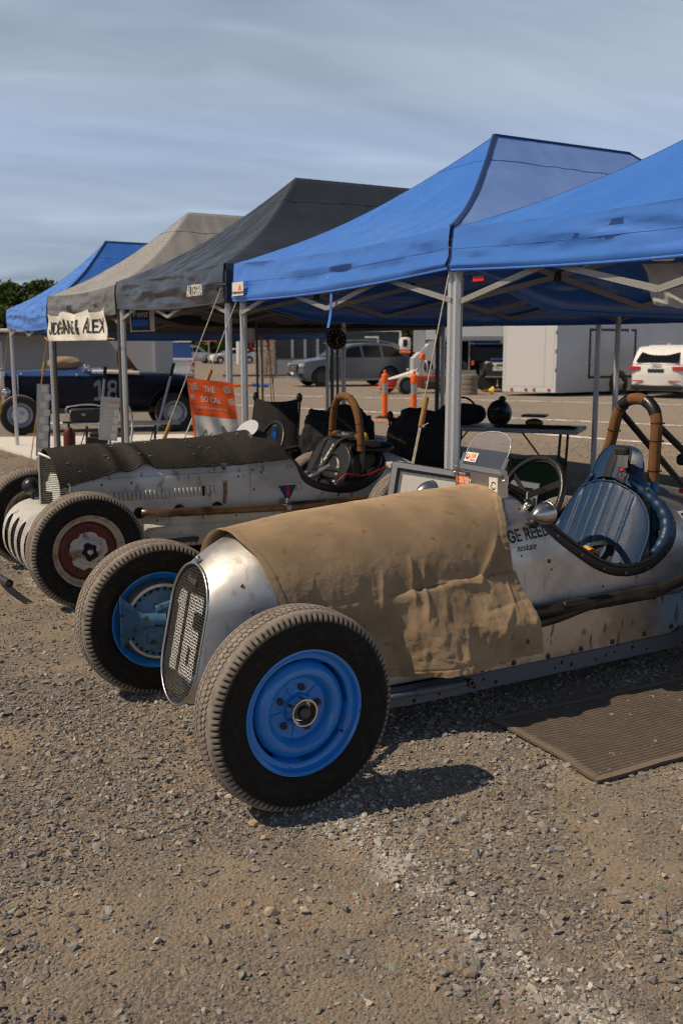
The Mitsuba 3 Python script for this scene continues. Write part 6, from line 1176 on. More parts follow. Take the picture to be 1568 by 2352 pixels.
# ------------------------------------------------------------------ vehicles and trees in the background
def make_car(name, label, cat_, x, y, rz, L, Wd, H, body_pts, cabin_pts, wins, wheels, paint, belt, extra=None, rails=False, group=None, tum=.16, wmat='car_black'):
    t = thing(name, label, cat_, group); M = TR(x, y, 0) @ RO('z', rz) @ TR(-L / 2, 0, 0); hw = Wd / 2
    def wf(px, pz, cab=False):
        e = np.abs(px - L / 2) / (L / 2); plan = 1 - .13 * np.clip(e, 0, 1) ** 5
        tb = 1 - tum * np.clip((pz - belt) / (H - belt + 1e-6), 0, 1.1); lo = 1 - .06 * np.clip((.45 - pz) / .3, 0, 1)
        return hw * plan * tb * lo
    def solid(poly, arch=True):
        g = sg.Polygon(poly)
        m = man(prism_xz(list(g.exterior.coords)[:-1], -1, 1)).refine_to_length(.16)
        v, f = vf(m); s = np.clip(v[:, 1], -1, 1)
        # round the corners in plan by pulling edges in
        v = v.copy(); v[:, 1] = np.sign(s) * np.abs(s) * wf(v[:, 0], v[:, 2])
        v[:, 0] += np.where(v[:, 0] < .5, .16 * np.abs(s) ** 3 * (1 - v[:, 0] / .5), 0) - np.where(v[:, 0] > L - .5, .12 * np.abs(s) ** 3 * ((v[:, 0] - L + .5) / .5), 0)
        return v, f
    b = man(solid(body_pts))
    for wx, r in wheels: b = b - man(xf(lathe([(0, -2), (r + .06, -2), (r + .06, 2), (0, 2)], 32), TR(wx, 0, r)))
    b = b + man(box(.5, L - .5, -hw * .78, hw * .78, .22, .6))
    part(t, 'body', b, paint, 35, M); part(t, 'cabin', solid(cabin_pts), paint, 35, M)
    for wi in wins:
        m = trimesh.creation.extrude_polygon(sg.Polygon(wi), .004, engine='earcut').subdivide_to_size(.2); v, f = vf(m)
        for s in (-1, 1): part(t, 'side_window', (np.stack([v[:, 0], s * (wf(v[:, 0], v[:, 1]) + .003 + v[:, 2]), v[:, 1]], 1), f if s > 0 else f[:, ::-1]), 'window_dark', False, M)
    def glass(nm, x0, z0, x1, z1, k0=.86, k1=.80, off=.035, bs='window_dark'):
        a = np.array([x0, z0]); c = np.array([x1, z1]); d = c - a; nn_ = np.array([-d[1], d[0]]); nn_ /= np.linalg.norm(nn_); sgn = 1 if nn_[1] > 0 else -1; o = nn_ * sgn * off; P = []
        for q in np.linspace(0, 1, 5):
            p = a + d * q + o; w = wf(np.array(p[0]), np.array(p[1])) * (k0 + (k1 - k0) * q); P.append([(p[0], yy, p[1]) for yy in np.linspace(-w, w, 7)])
        part(t, nm, gridf(np.array(P)), bs, True, M)
    for i, (wx, r) in enumerate(wheels):
        for s in (-1, 1):
            w = part(t, 'wheel', xf(lathe([(.55 * r, .10), (.66 * r, .115), (.97 * r, .10), (r, .06), (r, -.08), (.9 * r, -.11), (.4 * r, -.11)], 36), M @ TR(wx, s * (hw - .13), r) @ RO('z', 0 if s > 0 else 180)), 'tyre_side', 40)
            scene[uniq(w + '__rim')] = ply(xf(cat(lathe([(.68 * r, .105), (.66 * r, .11), (.60 * r, .07), (.1 * r, .075), (0, .08)], 30), *[xf(box(-.035, .035, .07, .105, .05, .62 * r), RO('y', 72 * q)) for q in range(5)]), M @ TR(wx, s * (hw - .13), r) @ RO('z', 0 if s > 0 else 180)), 'dark_steel' if wmat == 'car_black' else 'steel', 35)
    for s in (-1, 1):
        if rails: part(t, 'roof_rail', tube(spline([(L * .32, s * hw * .70, H - .02), (L * .40, s * hw * .72, H + .05), (L * .78, s * hw * .70, H + .03), (L * .86, s * hw * .66, H - .06)], 30), .018, 8), 'steel', True, M)
    def bx(nm, x0, x1, y0, y1, z0, z1, bs, both=True, b=.015):
        for s in ((-1, 1) if both else (1,)): part(t, nm, box(x0, x1, min(s * y0, s * y1), max(s * y0, s * y1), z0, z1, b), bs, 40, M)
    if extra: extra(t, M, bx, glass, wf)
    return t, M
# grey SUV, three-quarter front
SB = [(.06, .35), (.0, .55), (.03, .80), (.10, 1.0), (.9, 1.10), (1.35, 1.16), (4.85, 1.18), (4.93, .95), (4.90, .5), (4.82, .38), (4.4, .26), (.3, .26)]
SC_ = [(1.30, 1.14), (2.0, 1.60), (2.3, 1.70), (3.2, 1.755), (4.2, 1.70), (4.55, 1.58), (4.88, 1.15)]
SW_ = [[(1.62, 1.18), (2.08, 1.55), (2.55, 1.64), (2.62, 1.18)], [(2.70, 1.18), (2.64, 1.65), (3.42, 1.655), (3.48, 1.18)], [(3.56, 1.18), (3.50, 1.65), (4.0, 1.60), (4.32, 1.42), (4.40, 1.22)]]
def ex_suv(t, M, bx, glass, wf):
    glass('windscreen', 1.36, 1.19, 2.02, 1.61); glass('rear_window', 4.86, 1.22, 4.60, 1.54)
    part(t, 'grille', box(-.03, .06, -.52, .52, .60, .90, .03), 'car_black', 40, M); part(t, 'grille_bar', cat(*[box(-.045, -.03, y - .012, y + .012, .62, .88) for y in np.linspace(-.46, .46, 12)]), 'chrome', False, M)
    bx('headlight', .05, .30, .58, .88, .80, .93, 'lamp_clear'); bx('bumper_intake', -.02, .1, .50, .86, .40, .56, 'car_black'); part(t, 'bumper_lip', box(-.04, .1, -.85, .85, .30, .36, .02), 'chrome', 40, M); part(t, 'number_plate', box(-.05, -.035, -.18, .18, .48, .58), 'print_white', False, M); part(t, 'emblem', xf(lathe([(0, -.055), (.085, -.05), (.09, -.03)], 20, 'x'), M @ TR(0, 0, .76)), 'chrome', True)
    bx('mirror', 1.55, 1.70, .98, 1.16, 1.12, 1.26, 'car_grey'); bx('tail_light', 4.80, 4.94, .60, .90, 1.02, 1.12, 'lamp_red'); bx('sill', 1.3, 3.6, .97, 1.02, .26, .32, 'steel')
    for x0 in (2.66, 3.52): bx('door_handle', x0 - .25, x0 - .05, .975, .995, 1.02, 1.06, 'steel', b=.004)
make_car('parked_car', 'dark grey SUV with roof rails parked side-on in the gravel car park', 'car', .35, 41.8, 20, 4.93, 2.0, 1.76, SB, SC_, SW_, [(.92, .39), (3.85, .39)], 'car_grey', 1.16, ex_suv, True)
def ex_white(t, M, bx, glass, wf):
    glass('windscreen', 1.30, 1.10, 1.98, 1.50); glass('rear_window', 4.62, 1.10, 4.22, 1.50, .84, .76)
    bx('tail_light', 4.52, 4.70, .52, .88, .88, 1.0, 'lamp_red'); part(t, 'number_plate', box(4.69, 4.705, -.26, .26, .80, .92), 'car_black', False, M); bx('reflector', 4.66, 4.70, .40, .80, .52, .56, 'lamp_red'); part(t, 'bumper_lower', box(4.5, 4.68, -.82, .82, .26, .42, .03), 'black_trim', 40, M); part(t, 'emblem', cat(*[xf(tube(np.array([(0, .055 * math.cos(a), .055 * math.sin(a)) for a in np.arange(20) * PI / 10]), .008, 5, True), M @ TR(4.70, (i - 1.5) * .075, 1.03)) for i in range(4)]), 'chrome', True)
    bx('mirror', 1.5, 1.64, .94, 1.1, 1.04, 1.18, 'car_white'); bx('headlight', .04, .3, .5, .84, .72, .86, 'lamp_clear'); part(t, 'aerial', hull([(3.6, -.02, 1.66), (3.8, -.02, 1.64), (3.8, .02, 1.64), (3.78, 0, 1.75)]), 'car_white', False, M)
AB = [(.04, .36), (.0, .6), (.06, .86), (.9, .98), (1.3, 1.06), (4.55, 1.10), (4.68, 1.0), (4.70, .75), (4.66, .4), (4.2, .26), (.3, .26)]; AC = [(1.26, 1.05), (1.95, 1.50), (2.3, 1.62), (3.2, 1.66), (4.1, 1.60), (4.28, 1.52), (4.66, 1.06)]
AW = [[(1.6, 1.10), (2.05, 1.47), (2.5, 1.55), (2.55, 1.10)], [(2.62, 1.10), (2.57, 1.56), (3.3, 1.56), (3.36, 1.10)], [(3.44, 1.10), (3.38, 1.56), (3.85, 1.5), (4.12, 1.3), (4.1, 1.12)]]
make_car('parked_car', 'white hatchback SUV seen from behind at the right edge of the photo', 'car', 11.35, 33.3, -130, 4.68, 1.9, 1.66, AB, AC, AW, [(.86, .36), (3.68, .36)], 'car_white', 1.08, ex_white, True, wmat='s')
make_car('parked_car', 'white and silver SUV far off beside the grey box trailer', 'car', -14.2, 96, 205, 4.68, 1.9, 1.75, AB, [(p[0], p[1] + .08) for p in AC], AW, [(.86, .36), (3.68, .36)], 'car_silver', 1.08, lambda t, M, bx, glass, wf: (glass('windscreen', 1.30, 1.10, 1.98, 1.50), bx('headlight', .02, .3, .5, .84, .72, .88, 'lamp_clear')), wmat='s')
DB = [(.04, .34), (.0, .55), (.08, .78), (1.0, .90), (4.5, 1.0), (4.72, .92), (4.74, .6), (4.68, .36), (4.2, .24), (.3, .24)]; DC = [(1.15, .90), (1.95, 1.32), (2.4, 1.42), (3.1, 1.43), (3.6, 1.34), (4.4, 1.0)]; DW = [[(1.5, .95), (2.0, 1.27), (2.55, 1.36), (2.6, .95)], [(2.68, .95), (2.63, 1.36), (3.2, 1.36), (3.75, 1.15), (3.8, .97)]]
for lb, x, y, a, p in (('white sedan far off between the two tent legs', -10.2, 95, 22, 'car_white'), ('silver sedan far off behind the white sedan', -7.4, 99, 150, 'car_silver')):
    make_car('parked_car', lb, 'car', x, y, a, 4.74, 1.82, 1.44, DB, DC, DW, [(.9, .33), (3.7, .33)], p, .96, lambda t, M, bx, glass, wf: (glass('windscreen', 1.2, .93, 1.95, 1.33), glass('rear_window', 4.35, 1.03, 3.6, 1.35), bx('tail_light', 4.6, 4.76, .5, .85, .75, .88, 'lamp_red')), wmat='s')
make_car('parked_car', 'dark blue-black car just entering the photo at the right edge', 'car', 5.72, 11.7, 48, 4.74, 1.82, 1.44, DB, DC, DW, [(.9, .33), (3.7, .33)], 'roadster_blue', .96, lambda t, M, bx, glass, wf: (glass('windscreen', 1.2, .93, 1.95, 1.33), part(t, 'bumper', box(-.03, .1, -.8, .8, .38, .5, .03), 'black_trim', 40, M)))
# white utility behind the box trailer
UT = thing('utility_truck', 'white pickup with a tall red tail light behind the grey box trailer', 'pickup'); MU = TR(-6.15, 42, 0) @ RO('z', 8)
part(UT, 'tray', box(-1.7, .0, 0, 1.8, .45, 1.02, .05), 'car_white', 40, MU); part(UT, 'tailgate_top', box(-1.7, 0, -.03, .1, 1.02, 1.13, .02), 'car_white', 40, MU); part(UT, 'tail_light', box(-.16, .02, -.04, .1, .58, .98, .03), 'lamp_red', 40, MU); part(UT, 'lamp_lens', box(-.15, -.0, -.05, -.03, .64, .78, .01), 'lamp_clear', False, MU); part(UT, 'bumper', box(-1.7, .02, -.12, .05, .38, .5, .02), 'steel', 40, MU); part(UT, 'cab', hull([(x, y, z) for x, y, z in ((-1.65, 1.8, 1.0), (-.05, 1.8, 1.0), (-.05, 3.6, 1.0), (-1.65, 3.6, 1.0), (-1.5, 2.0, 1.75), (-.2, 2.0, 1.75), (-.2, 3.0, 1.75), (-1.5, 3.0, 1.75))]), 'roadster_hood', False, MU); part(UT, 'wheel', cat(*[xf(lathe([(0, .1), (.36, .1), (.38, 0), (.36, -.1), (0, -.1)], 24, 'x'), TR(x, 1.0, .38)) for x in (-.12, -1.58)]), 'tyre_side', 40, MU); part(UT, 'lettering', place(np.array((MU @ [-1.0, -.012, .88, 1])[:3]), MU[:3, 0], (0, 0, 1), text('FORD', .12, .004, True)), 'print_photo'); part(UT, 'roof_load', box(-1.6, -.1, 2.0, 3.2, 1.78, 1.92, .05), 'car_white', 40, MU)
# grey box trailer with an awning
BT_ = thing('box_trailer', 'long grey box trailer with a white awning roof behind the dark blue roadster', 'trailer'); MBt = TR(-5.0, 30, 0) @ RO('z', 176)
part(BT_, 'body', box(0, 8.5, 0, 2.2, .42, 1.97, .05), 'trailer_grey', 30, MBt); part(BT_, 'awning', box(1.5, 8.5, .3, 3.6, 2.0, 2.08, .02), 'door_white', False, MBt @ TR(0, 0, 0)); part(BT_, 'corner_trim', box(-.03, .05, 2.16, 2.24, .42, 1.98, .01), 'frame_silver', False, MBt); part(BT_, 'side_door', box(4.3, 5.0, 2.2, 2.215, .6, 1.75, .005), 'trailer_white', False, MBt); part(BT_, 'side_marker', box(5.2, 5.5, 2.2, 2.22, 1.7, 1.82), 'lamp_red', False, MBt); part(BT_, 'wheel', cat(*[xf(lathe([(0, .1), (.33, .1), (.35, 0), (.33, -.1), (0, -.1)], 24), TR(x, y, .35)) for x in (3.6, 4.4) for y in (.2, 2.0)]), 'tyre_side', 40, MBt); part(BT_, 'chassis', box(0, 8.5, .3, 1.9, .34, .42), 'dark_steel', False, MBt)
# dark blue roadster with number 18
RD = thing('roadster', 'dark blue open vintage roadster numbered 18, side-on behind the grey tent', 'roadster'); MR = carM((-6.12, 19.06), 16.8)
rx = np.array([-.25, .15, .6, 1.3, 1.5, 2.1, 2.7, 3.2, 3.55, 3.75]); rt_ = dict(zt=[1.14, 1.16, 1.18, 1.20, 1.20, 1.13, 1.12, 1.05, .84, .58], zb=[.42, .40, .38, .38, .38, .38, .40, .46, .5, .5], w=[.24, .30, .40, .55, .60, .68, .70, .68, .6, .5])
RI = {k: PchipInterpolator(rx, q) for k, q in rt_.items()}
def rsec(x):
    zt, zb, w = (float(RI[k](x)) for k in ('zt', 'zb', 'w')); a = np.linspace(0, 2 * PI, 49)[:-1]; c, s = np.cos(a), np.sin(a)
    return np.stack([np.full(48, x), w * np.sign(c) * np.abs(c) ** .5, (zt + zb) / 2 + (zt - zb) / 2 * np.sign(s) * np.abs(s) ** .5], 1)
def rloft(xs):
    R = np.array([rsec(x) for x in xs]); v, f = gridf(R, wrap_v=True); n = 48; q = np.arange(n); Lq = (len(xs) - 1) * n
    return man((np.vstack([v, R[0].mean(0), R[-1].mean(0)]), np.vstack([f, np.stack([q * 0 + len(v), (q + 1) % n, q], 1), np.stack([q * 0 + len(v) + 1, Lq + q, Lq + (q + 1) % n], 1)])))
rb_ = rloft(np.linspace(-.25, 3.75, 60)) - man(box(1.35, 2.15, -.5, .5, .6, 1.5, .1))
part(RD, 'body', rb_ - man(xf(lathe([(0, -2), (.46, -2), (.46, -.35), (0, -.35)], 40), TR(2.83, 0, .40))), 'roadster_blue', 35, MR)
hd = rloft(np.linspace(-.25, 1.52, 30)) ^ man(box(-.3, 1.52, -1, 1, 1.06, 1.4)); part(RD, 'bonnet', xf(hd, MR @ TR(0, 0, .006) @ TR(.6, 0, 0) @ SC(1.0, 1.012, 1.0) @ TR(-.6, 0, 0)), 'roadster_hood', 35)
part(RD, 'radiator_shell', cat(box(-.34, -.24, -.29, .29, .42, 1.17, .04)), 'chrome', 40, MR); part(RD, 'grille', cat(*[box(-.345, -.338, y - .006, y + .006, .46, 1.08) for y in np.linspace(-.24, .24, 17)], box(-.342, -.335, -.25, .25, .46, 1.08)), 'black_matte', False, MR)
part(RD, 'bonnet_trim', cat(tube([(-.02, -.36, 1.12), (-.02, -.38, .55)], .008, 6), *[mv(ball(.03, 8), x, -.5, z) for x, z in ((1.05, 1.09), (1.45, 1.1), (.05, 1.12))], mv(ball(.035, 8), -.3, 0, 1.2)), 'chrome', True, MR); part(RD, 'windscreen_post', cat(tube([(1.17, -.45, 1.14), (1.2, -.5, 1.26)], .02, 8), mv(ball(.055, 10), 1.22, -.52, 1.24), mv(ball(.04, 10), 1.28, -.5, 1.18)), 'chrome', True, MR)
part(RD, 'cockpit_edge', tube(spline([(1.32, -.53, 1.15), (1.7, -.58, 1.14), (2.2, -.60, 1.12)], 20), .035, 8), 'print_white', True, MR); part(RD, 'seat', box(2.05, 2.2, -.45, .45, .7, 1.12, .05), 'canvas', 40, MR); part(RD, 'seat_roll', tube([(1.45, -.5, 1.15), (2.1, -.45, 1.14)], .05, 10), 'canvas', True, MR)
v, f = vf(trimesh.creation.icosphere(3, 1.0)); v = v * (1 + .35 * (meshkit.fbm(v * 1.7 + 4, 3, 9) - .5)[:, None]) * [.33, .25, .13]; single('bundled_canvas', 'bundle of tan canvas lying on the bonnet of the dark blue roadster', 'canvas', xf((v, f), MR @ TR(.85, -.05, 1.30)), 'canvas', 30)
part(RD, 'number', place(np.array((MR @ [1.57, -.63, .80, 1])[:3]), MR[:3, 0], (0, 0, 1), text('18', .36, .012, True, wide=.8)), 'number_grey'); part(RD, 'roll_hoop', cat(tube(spline([(1.9, -.35, 1.0), (1.88, -.33, 1.4), (1.88, -.2, 1.52), (1.88, .2, 1.52), (1.88, .33, 1.4), (1.9, .35, 1.0)], 40), .03, 8), hull([(1.9, -.3, 1.1), (1.9, -.3, 1.45), (2.0, -.3, 1.45), (2.25, -.3, 1.1), (1.9, -.27, 1.1), (1.9, -.27, 1.45), (2.0, -.27, 1.45), (2.25, -.27, 1.1)])), 'tan_foam', 40, MR)
part(RD, 'rear_fender', gridf(np.array([[(2.83 + .50 * math.cos(a), y, .40 + .48 * math.sin(a)) for y in np.linspace(-.86, -.55, 5)] for a in np.linspace(.1, PI - .15, 24)])), 'roadster_blue', True, MR)
part(RD, 'chassis', cat(box(-.3, 3.4, -.38, -.30, .36, .46), box(-.3, 3.4, .30, .38, .36, .46), tube([(0, -.7, .36), (0, .7, .36)], .03, 8)), 'dark_steel', 40, MR)
for x, y in ((0, -.72), (0, .72), (2.83, -.72), (2.83, .72)):
    s = 1 if y > 0 else -1; Mw = MR @ TR(x, y, .37) @ RO('z', 0 if s > 0 else 180)
    w = part(RD, 'wheel', xf(lathe([(.22, .05), (.235, .07), (.29, .085), (.335, .08), (.36, .06), (.37, 0), (.36, -.06), (.33, -.08), (.22, -.06)], 48), Mw), 'tyre_side', True); scene[uniq(w + '__tread')] = ply(xf(lathe([(.345, .072), (.362, .058), (.3715, .0), (.362, -.058)], 48), Mw), 'tyre_tan', True)
    scene[uniq(w + '__rim')] = ply(xf(lathe([(.232, .06), (.226, .075), (.205, .05), (.18, .03), (.15, .05), (.10, .045), (.06, .06), (0, .065)], 40), Mw), 'car_silver', 35); scene[uniq(w + '__trim_ring')] = ply(xf(lathe([(.17, .048), (.16, .058), (.15, .052)], 40), Mw), 'roadster_hood', True)
part(RD, 'headlamp', mv(ball(.09, 12), -.22, -.42, .78), 'chrome', True, MR); part(RD, 'front_marker', mv(ball(.035, 8), -.4, -.4, .72), 'lamp_red', True, MR)
# white enclosed trailer
TW = thing('enclosed_trailer', 'large white enclosed trailer with a black-outlined side door, right of the tents', 'trailer')
A_, B_, sd_ = np.array([6.93, 32.5]), np.array([5.37, 33.3]), np.array([.83, .56]); C_2 = A_ + sd_ * 8.5; D_ = C_2 + np.array([-1.2, 1.9])
part(TW, 'body', prism([tuple(A_), tuple(C_2), tuple(D_), tuple(B_ + np.array([.3, .9])), tuple(B_)], 2.75, .12), 'trailer_white')
fd = np.array([*(B_ - A_), 0]); fl = np.linalg.norm(fd); fd /= fl; fn = np.array([fd[1], -fd[0], 0]); fn = fn if fn[1] < 0 else -fn; s3 = np.array([*sd_, 0]); sn = np.array([sd_[1], -sd_[0], 0])
def face(x0, x1, z0, z1, d0, d1, b=0): return place(np.array([*B_, 0]), -fd, (0, 0, 1), box(x0, x1, z0, z1, d0, d1, b))
def side(x0, x1, z0, z1, d0, d1, b=0): return place(np.array([*A_, 0]), s3, (0, 0, 1), box(x0, x1, z0, z1, d0, d1, b))
part(TW, 'rear_door', face(.05, fl - .08, .32, 2.8, .003, .03, .01), 'door_white'); part(TW, 'door_frame', cat(face(-.02, .05, .14, 2.86, .003, .04), face(fl - .07, fl + .01, .14, 2.86, .003, .04), face(.05, fl - .07, .14, .31, .003, .035)), 'door_white'); part(TW, 'hinge_seam', face(fl - .38, fl - .365, .33, 2.79, .03, .034), 'frame_silver')
for x in (.3, .78, 1.05, 1.55): part(TW, 'marker_light', face(x - .04, x + .04, .18, .26, .035, .06), 'lamp_red')
part(TW, 'side_hinge', cat(*[tube([(*(A_ + [-.02, -.03]), z), (*(A_ + [-.02, -.03]), z + .12)], .02, 8) for z in (.8, 1.4, 2.0)]), 'frame_dark', True)
part(TW, 'door_outline', cat(side(1.50, 1.58, .56, 2.20, .002, .015), side(3.74, 3.82, .56, 2.20, .002, .015), side(1.58, 3.74, 2.12, 2.20, .002, .015), side(1.58, 3.74, .56, .64, .002, .015)), 'black_trim'); part(TW, 'door_handle', side(1.66, 1.78, .96, 1.06, .015, .05, .02), 'steel', 40); part(TW, 'door_hinge', cat(side(1.9, 2.0, 2.05, 2.2, .016, .03), side(3.4, 3.5, 2.05, 2.2, .016, .03)), 'door_white'); part(TW, 'panel_joint', cat(*[side(x, x + .012, .14, 2.85, .001, .003) for x in (1.2, 4.6, 6.4)]), 'frame_silver')
Mw0 = np.eye(4); Mw0[:3, 0], Mw0[:3, 1], Mw0[:3, 2], Mw0[:3, 3] = s3, -sn, (0, 0, 1), (*A_, 0)
part(TW, 'wheel_arch', xf(lathe([(0, -.02), (.46, -.02), (.46, .03), (0, .03)], 32), Mw0 @ TR(3.0, 0, .36)), 'frame_dark', 40)
for x in (3.0,):
    w = part(TW, 'wheel', xf(lathe([(.2, -.06), (.31, -.07), (.34, -.05), (.34, .08), (.2, .1)], 32), Mw0 @ TR(x, 0, .34)), 'tyre_side', True); scene[uniq(w + '__rim')] = ply(xf(cat(lathe([(.24, -.06), (.22, -.045), (.08, -.06), (0, -.065)], 24), *[xf(box(-.03, .03, -.07, -.045, .04, .22), RO('y', 72 * q)) for q in range(5)]), Mw0 @ TR(x, 0, .34)), 'steel', 35)
# open white trailer with a sloping nose
OT = thing('open_trailer', 'white open-sided trailer with a sloping front, behind the orange racing car', 'trailer'); MO = TR(2.75, 38.5, 0)
part(OT, 'nose', hull([(.0, 0, .45), (0, 0, 1.15), (.75, 0, 1.85), (1.15, 0, 1.85), (1.15, 0, .45), (.0, 2, .45), (0, 2, 1.15), (.75, 2, 1.85), (1.15, 2, 1.85), (1.15, 2, .45)]), 'trailer_white', False, MO); part(OT, 'upper_box', box(.45, 3.6, .1, 2, 1.87, 2.9, .03), 'door_white', False, MO); part(OT, 'window', cat(box(.85, 1.05, .08, .1, 2.0, 2.32), box(1.35, 1.45, .08, .1, 1.95, 2.1)), 'window_dark', False, MO); part(OT, 'awning_rail', cat(box(1.1, 3.6, -.1, .1, 1.82, 1.87), box(1.1, 3.6, -.14, -.1, 1.86, 2.0)), 'frame_silver', False, MO); part(OT, 'back_wall', box(1.15, 3.6, 1.9, 2.0, .3, 1.85), 'black_matte', False, MO); part(OT, 'floor', box(1.15, 3.6, 0, 2, .38, .46), 'frame_silver', False, MO); part(OT, 'side_skirt', box(1.16, 2.4, -.01, .04, .46, .72), 'trailer_grey', False, MO); part(OT, 'post', box(2.10, 2.16, 0, .06, .46, 1.82), 'frame_silver', False, MO); part(OT, 'ramp', hull([(1.17, .05, .72), (1.17, .05, 1.55), (1.17, 1.2, .72), (1.2, .05, .72)]), 'trailer_grey', False, MO); part(OT, 'wheel', xf(lathe([(0, -.1), (.3, -.1), (.33, 0), (.3, .1), (0, .1)], 28), MO @ TR(1.8, .1, .33)), 'tyre_side', True); part(OT, 'hitch_light', box(2.22, 2.32, -.02, .02, .9, 1.25, .02), 'orange_plastic', 40, MO); part(OT, 'roof_side_panel', box(0.0, .45, .1, .16, 1.4, 2.9), 'trailer_white', False, MO); part(OT, 'cab', cat(box(-.34, .04, 2.2, 4, 1.45, 1.98, .05)), 'door_white', 40, MO); part(OT, 'cab_window', box(-.26, -.1, 2.17, 2.2, 1.6, 1.88), 'window_dark', False, MO); part(OT, 'cab_bumper', box(-.42, .04, 2.1, 2.2, 1.34, 1.44, .03), 'orange_plastic', 40, MO)
for i in range(3): part(OT, 'stored_part', mv(ball(.16, 8, 1, 1, 1.3), 1.45 + .3 * i, 1.2, .85 + .1 * (i % 2)), 'frame_silver' if i == 0 else 'print_photo', True, MO)
# black off-roader front beside the white trailer
OR_ = thing('off_roader', 'black off-road car with a blue roof and white plates, left of the white trailer', 'car'); MOr = TR(5.05, 35.7, 0)
part(OR_, 'body', box(0, .95, 0, 1.2, .45, 1.12, .08), 'car_black', 40, MOr); part(OR_, 'cabin', hull([(x, y, z) for x in (-.25, .95) for y, z in ((.4, 1.1), (.7, 1.68), (1.6, 1.68), (1.6, 1.1))]), 'window_dark', False, MOr); part(OR_, 'roof', box(-.3, 1.0, .6, 1.6, 1.68, 1.74, .02), 'roadster_hood', False, MOr); part(OR_, 'number_plate', box(.32, .66, -.02, .0, .76, .92), 'print_white', False, MOr); part(OR_, 'grille', box(.3, .9, -.02, .0, .98, 1.06), 'print_white', False, MOr); part(OR_, 'headlight', cat(mv(ball(.06, 10), .42, .0, .96), mv(ball(.06, 10), .78, 0, .96)), 'lamp_clear', True, MOr); part(OR_, 'bonnet', box(.28, .95, .0, .6, 1.12, 1.2, .04), 'roadster_hood', 40, MOr); part(OR_, 'wheel', cat(*[xf(lathe([(0, -.12), (.34, -.12), (.37, 0), (.34, .12), (0, .12)], 28), TR(x, .2, .37)) for x in (.15, .9)]), 'tyre_side', 40, MOr); part(OR_, 'bull_bar', tube([(.05, -.05, .55), (.95, -.05, .55)], .03, 8), 'steel', True, MOr)
single('fuel_funnel', 'yellow funnel lying on the gravel right of the tyre stack', 'funnel', xf(lathe([(.02, -.2), (.03, 0), (.14, .16), (.15, .16), (.035, -.01), (.025, -.2)], 20, 'x'), TR(4.98, 34.0, .14)), 'yellow_plastic', 40)
# tyre stack: four tyres
for i, lb in enumerate(('bottom', 'second lowest', 'third', 'topmost')):
    single('stacked_tyre', f'worn brown tyre, {lb} of the stack beside the orange racing car', 'tyre', xf(lathe([(.19, -.055), (.21, -.08), (.27, -.085), (.30, -.06), (.305, 0), (.30, .06), (.27, .085), (.21, .08), (.19, .055), (.19, -.055)], 40, 'z'), TR(4.31 + .02 * math.sin(i * 3), 34.0, .085 + .17 * i)), 'tyre_tan', 40, group='tyres of the stack')
# orange single-seater
FO = thing('racing_car', 'orange open-wheel racing car far behind the orange bollards', 'racing car'); MF = TR(1.85, 34.9, 0) @ RO('z', 24)
part(FO, 'body', hull([(-.5, y, z) for y in (-.12, .12) for z in (.30, .44)] + [(.9, y, z) for y in (-.30, .30) for z in (.18, .60)] + [(2.5, y, z) for y in (-.36, .36) for z in (.16, .56)]), 'race_orange'
  , False, MF); part(FO, 'nose_panel', hull([(-.45, -.13, .45), (.75, -.29, .60), (.75, .29, .60), (-.45, .13, .45), (.85, -.2, .80), (.85, .2, .80)]), 'print_white', False, MF); part(FO, 'blue_stripe', hull([(-.46, -.14, .42), (.2, -.22, .50), (.2, -.22, .55), (-.46, -.14, .46)]), 'print_blue', False, MF); part(FO, 'side_pod', box(.9, 2.3, -.60, -.34, .14, .46, .08), 'frame_dark', 40, MF); part(FO, 'engine', cat(box(1.5, 2.4, -.25, .25, .5, .74, .08), *[mv(ball(.10, 8), 1.4 + .2 * i, -.18, .74) for i in range(5)]), 'steel', 40, MF); part(FO, 'roll_hoop', tube(spline([(1.15, -.22, .6), (1.15, -.2, 1.05), (1.15, 0, 1.18), (1.15, .2, 1.05), (1.15, .22, .6)], 24), .03, 8), 'frame_silver', True, MF); part(FO, 'mirror', cat(mv(ball(.06, 8), .7, -.35, .80), mv(ball(.06, 8), .7, .35, .80)), 'frame_silver', True, MF); part(FO, 'air_box', box(.98, 1.16, -.10, .10, 1.15, 1.38, .05), 'orange_plastic', 40, MF); part(FO, 'headrest', mv(ball(.17, 10, 1, 1, 1.3), 1.32, 0, .90), 'black_trim', True, MF); part(FO, 'front_wing', box(-.6, -.2, -.6, .6, .2, .23), 'race_orange', False, MF)
for x, y, r, w_ in ((.05, -.70, .30, .13), (.05, .70, .30, .13), (2.25, -.75, .33, .18), (2.25, .75, .33, .18)):
    wh = part(FO, 'wheel', xf(lathe([(.15, -w_), (.2, -w_), (r - .03, -w_), (r, -w_ * .6), (r, w_ * .6), (r - .03, w_), (.15, w_)], 30), MF @ TR(x, y, r)), 'tyre_side', True); scene[uniq(wh + '__tread')] = ply(xf(lathe([(r - .01, -w_ * .8), (r + .003, -w_ * .5), (r + .003, w_ * .5), (r - .01, w_ * .8)], 30), MF @ TR(x, y, r)), 'tyre_tan', True); scene[uniq(wh + '__rim')] = ply(xf(cat(lathe([(.16, -w_ + .01), (.13, -w_ + .06), (.05, -w_ + .03), (0, -w_ + .03)], 24), lathe([(.175, -w_ - .002), (.16, -w_ - .006), (.15, -w_)], 24)), MF @ TR(x, y, r)), 'rail_blue', True)
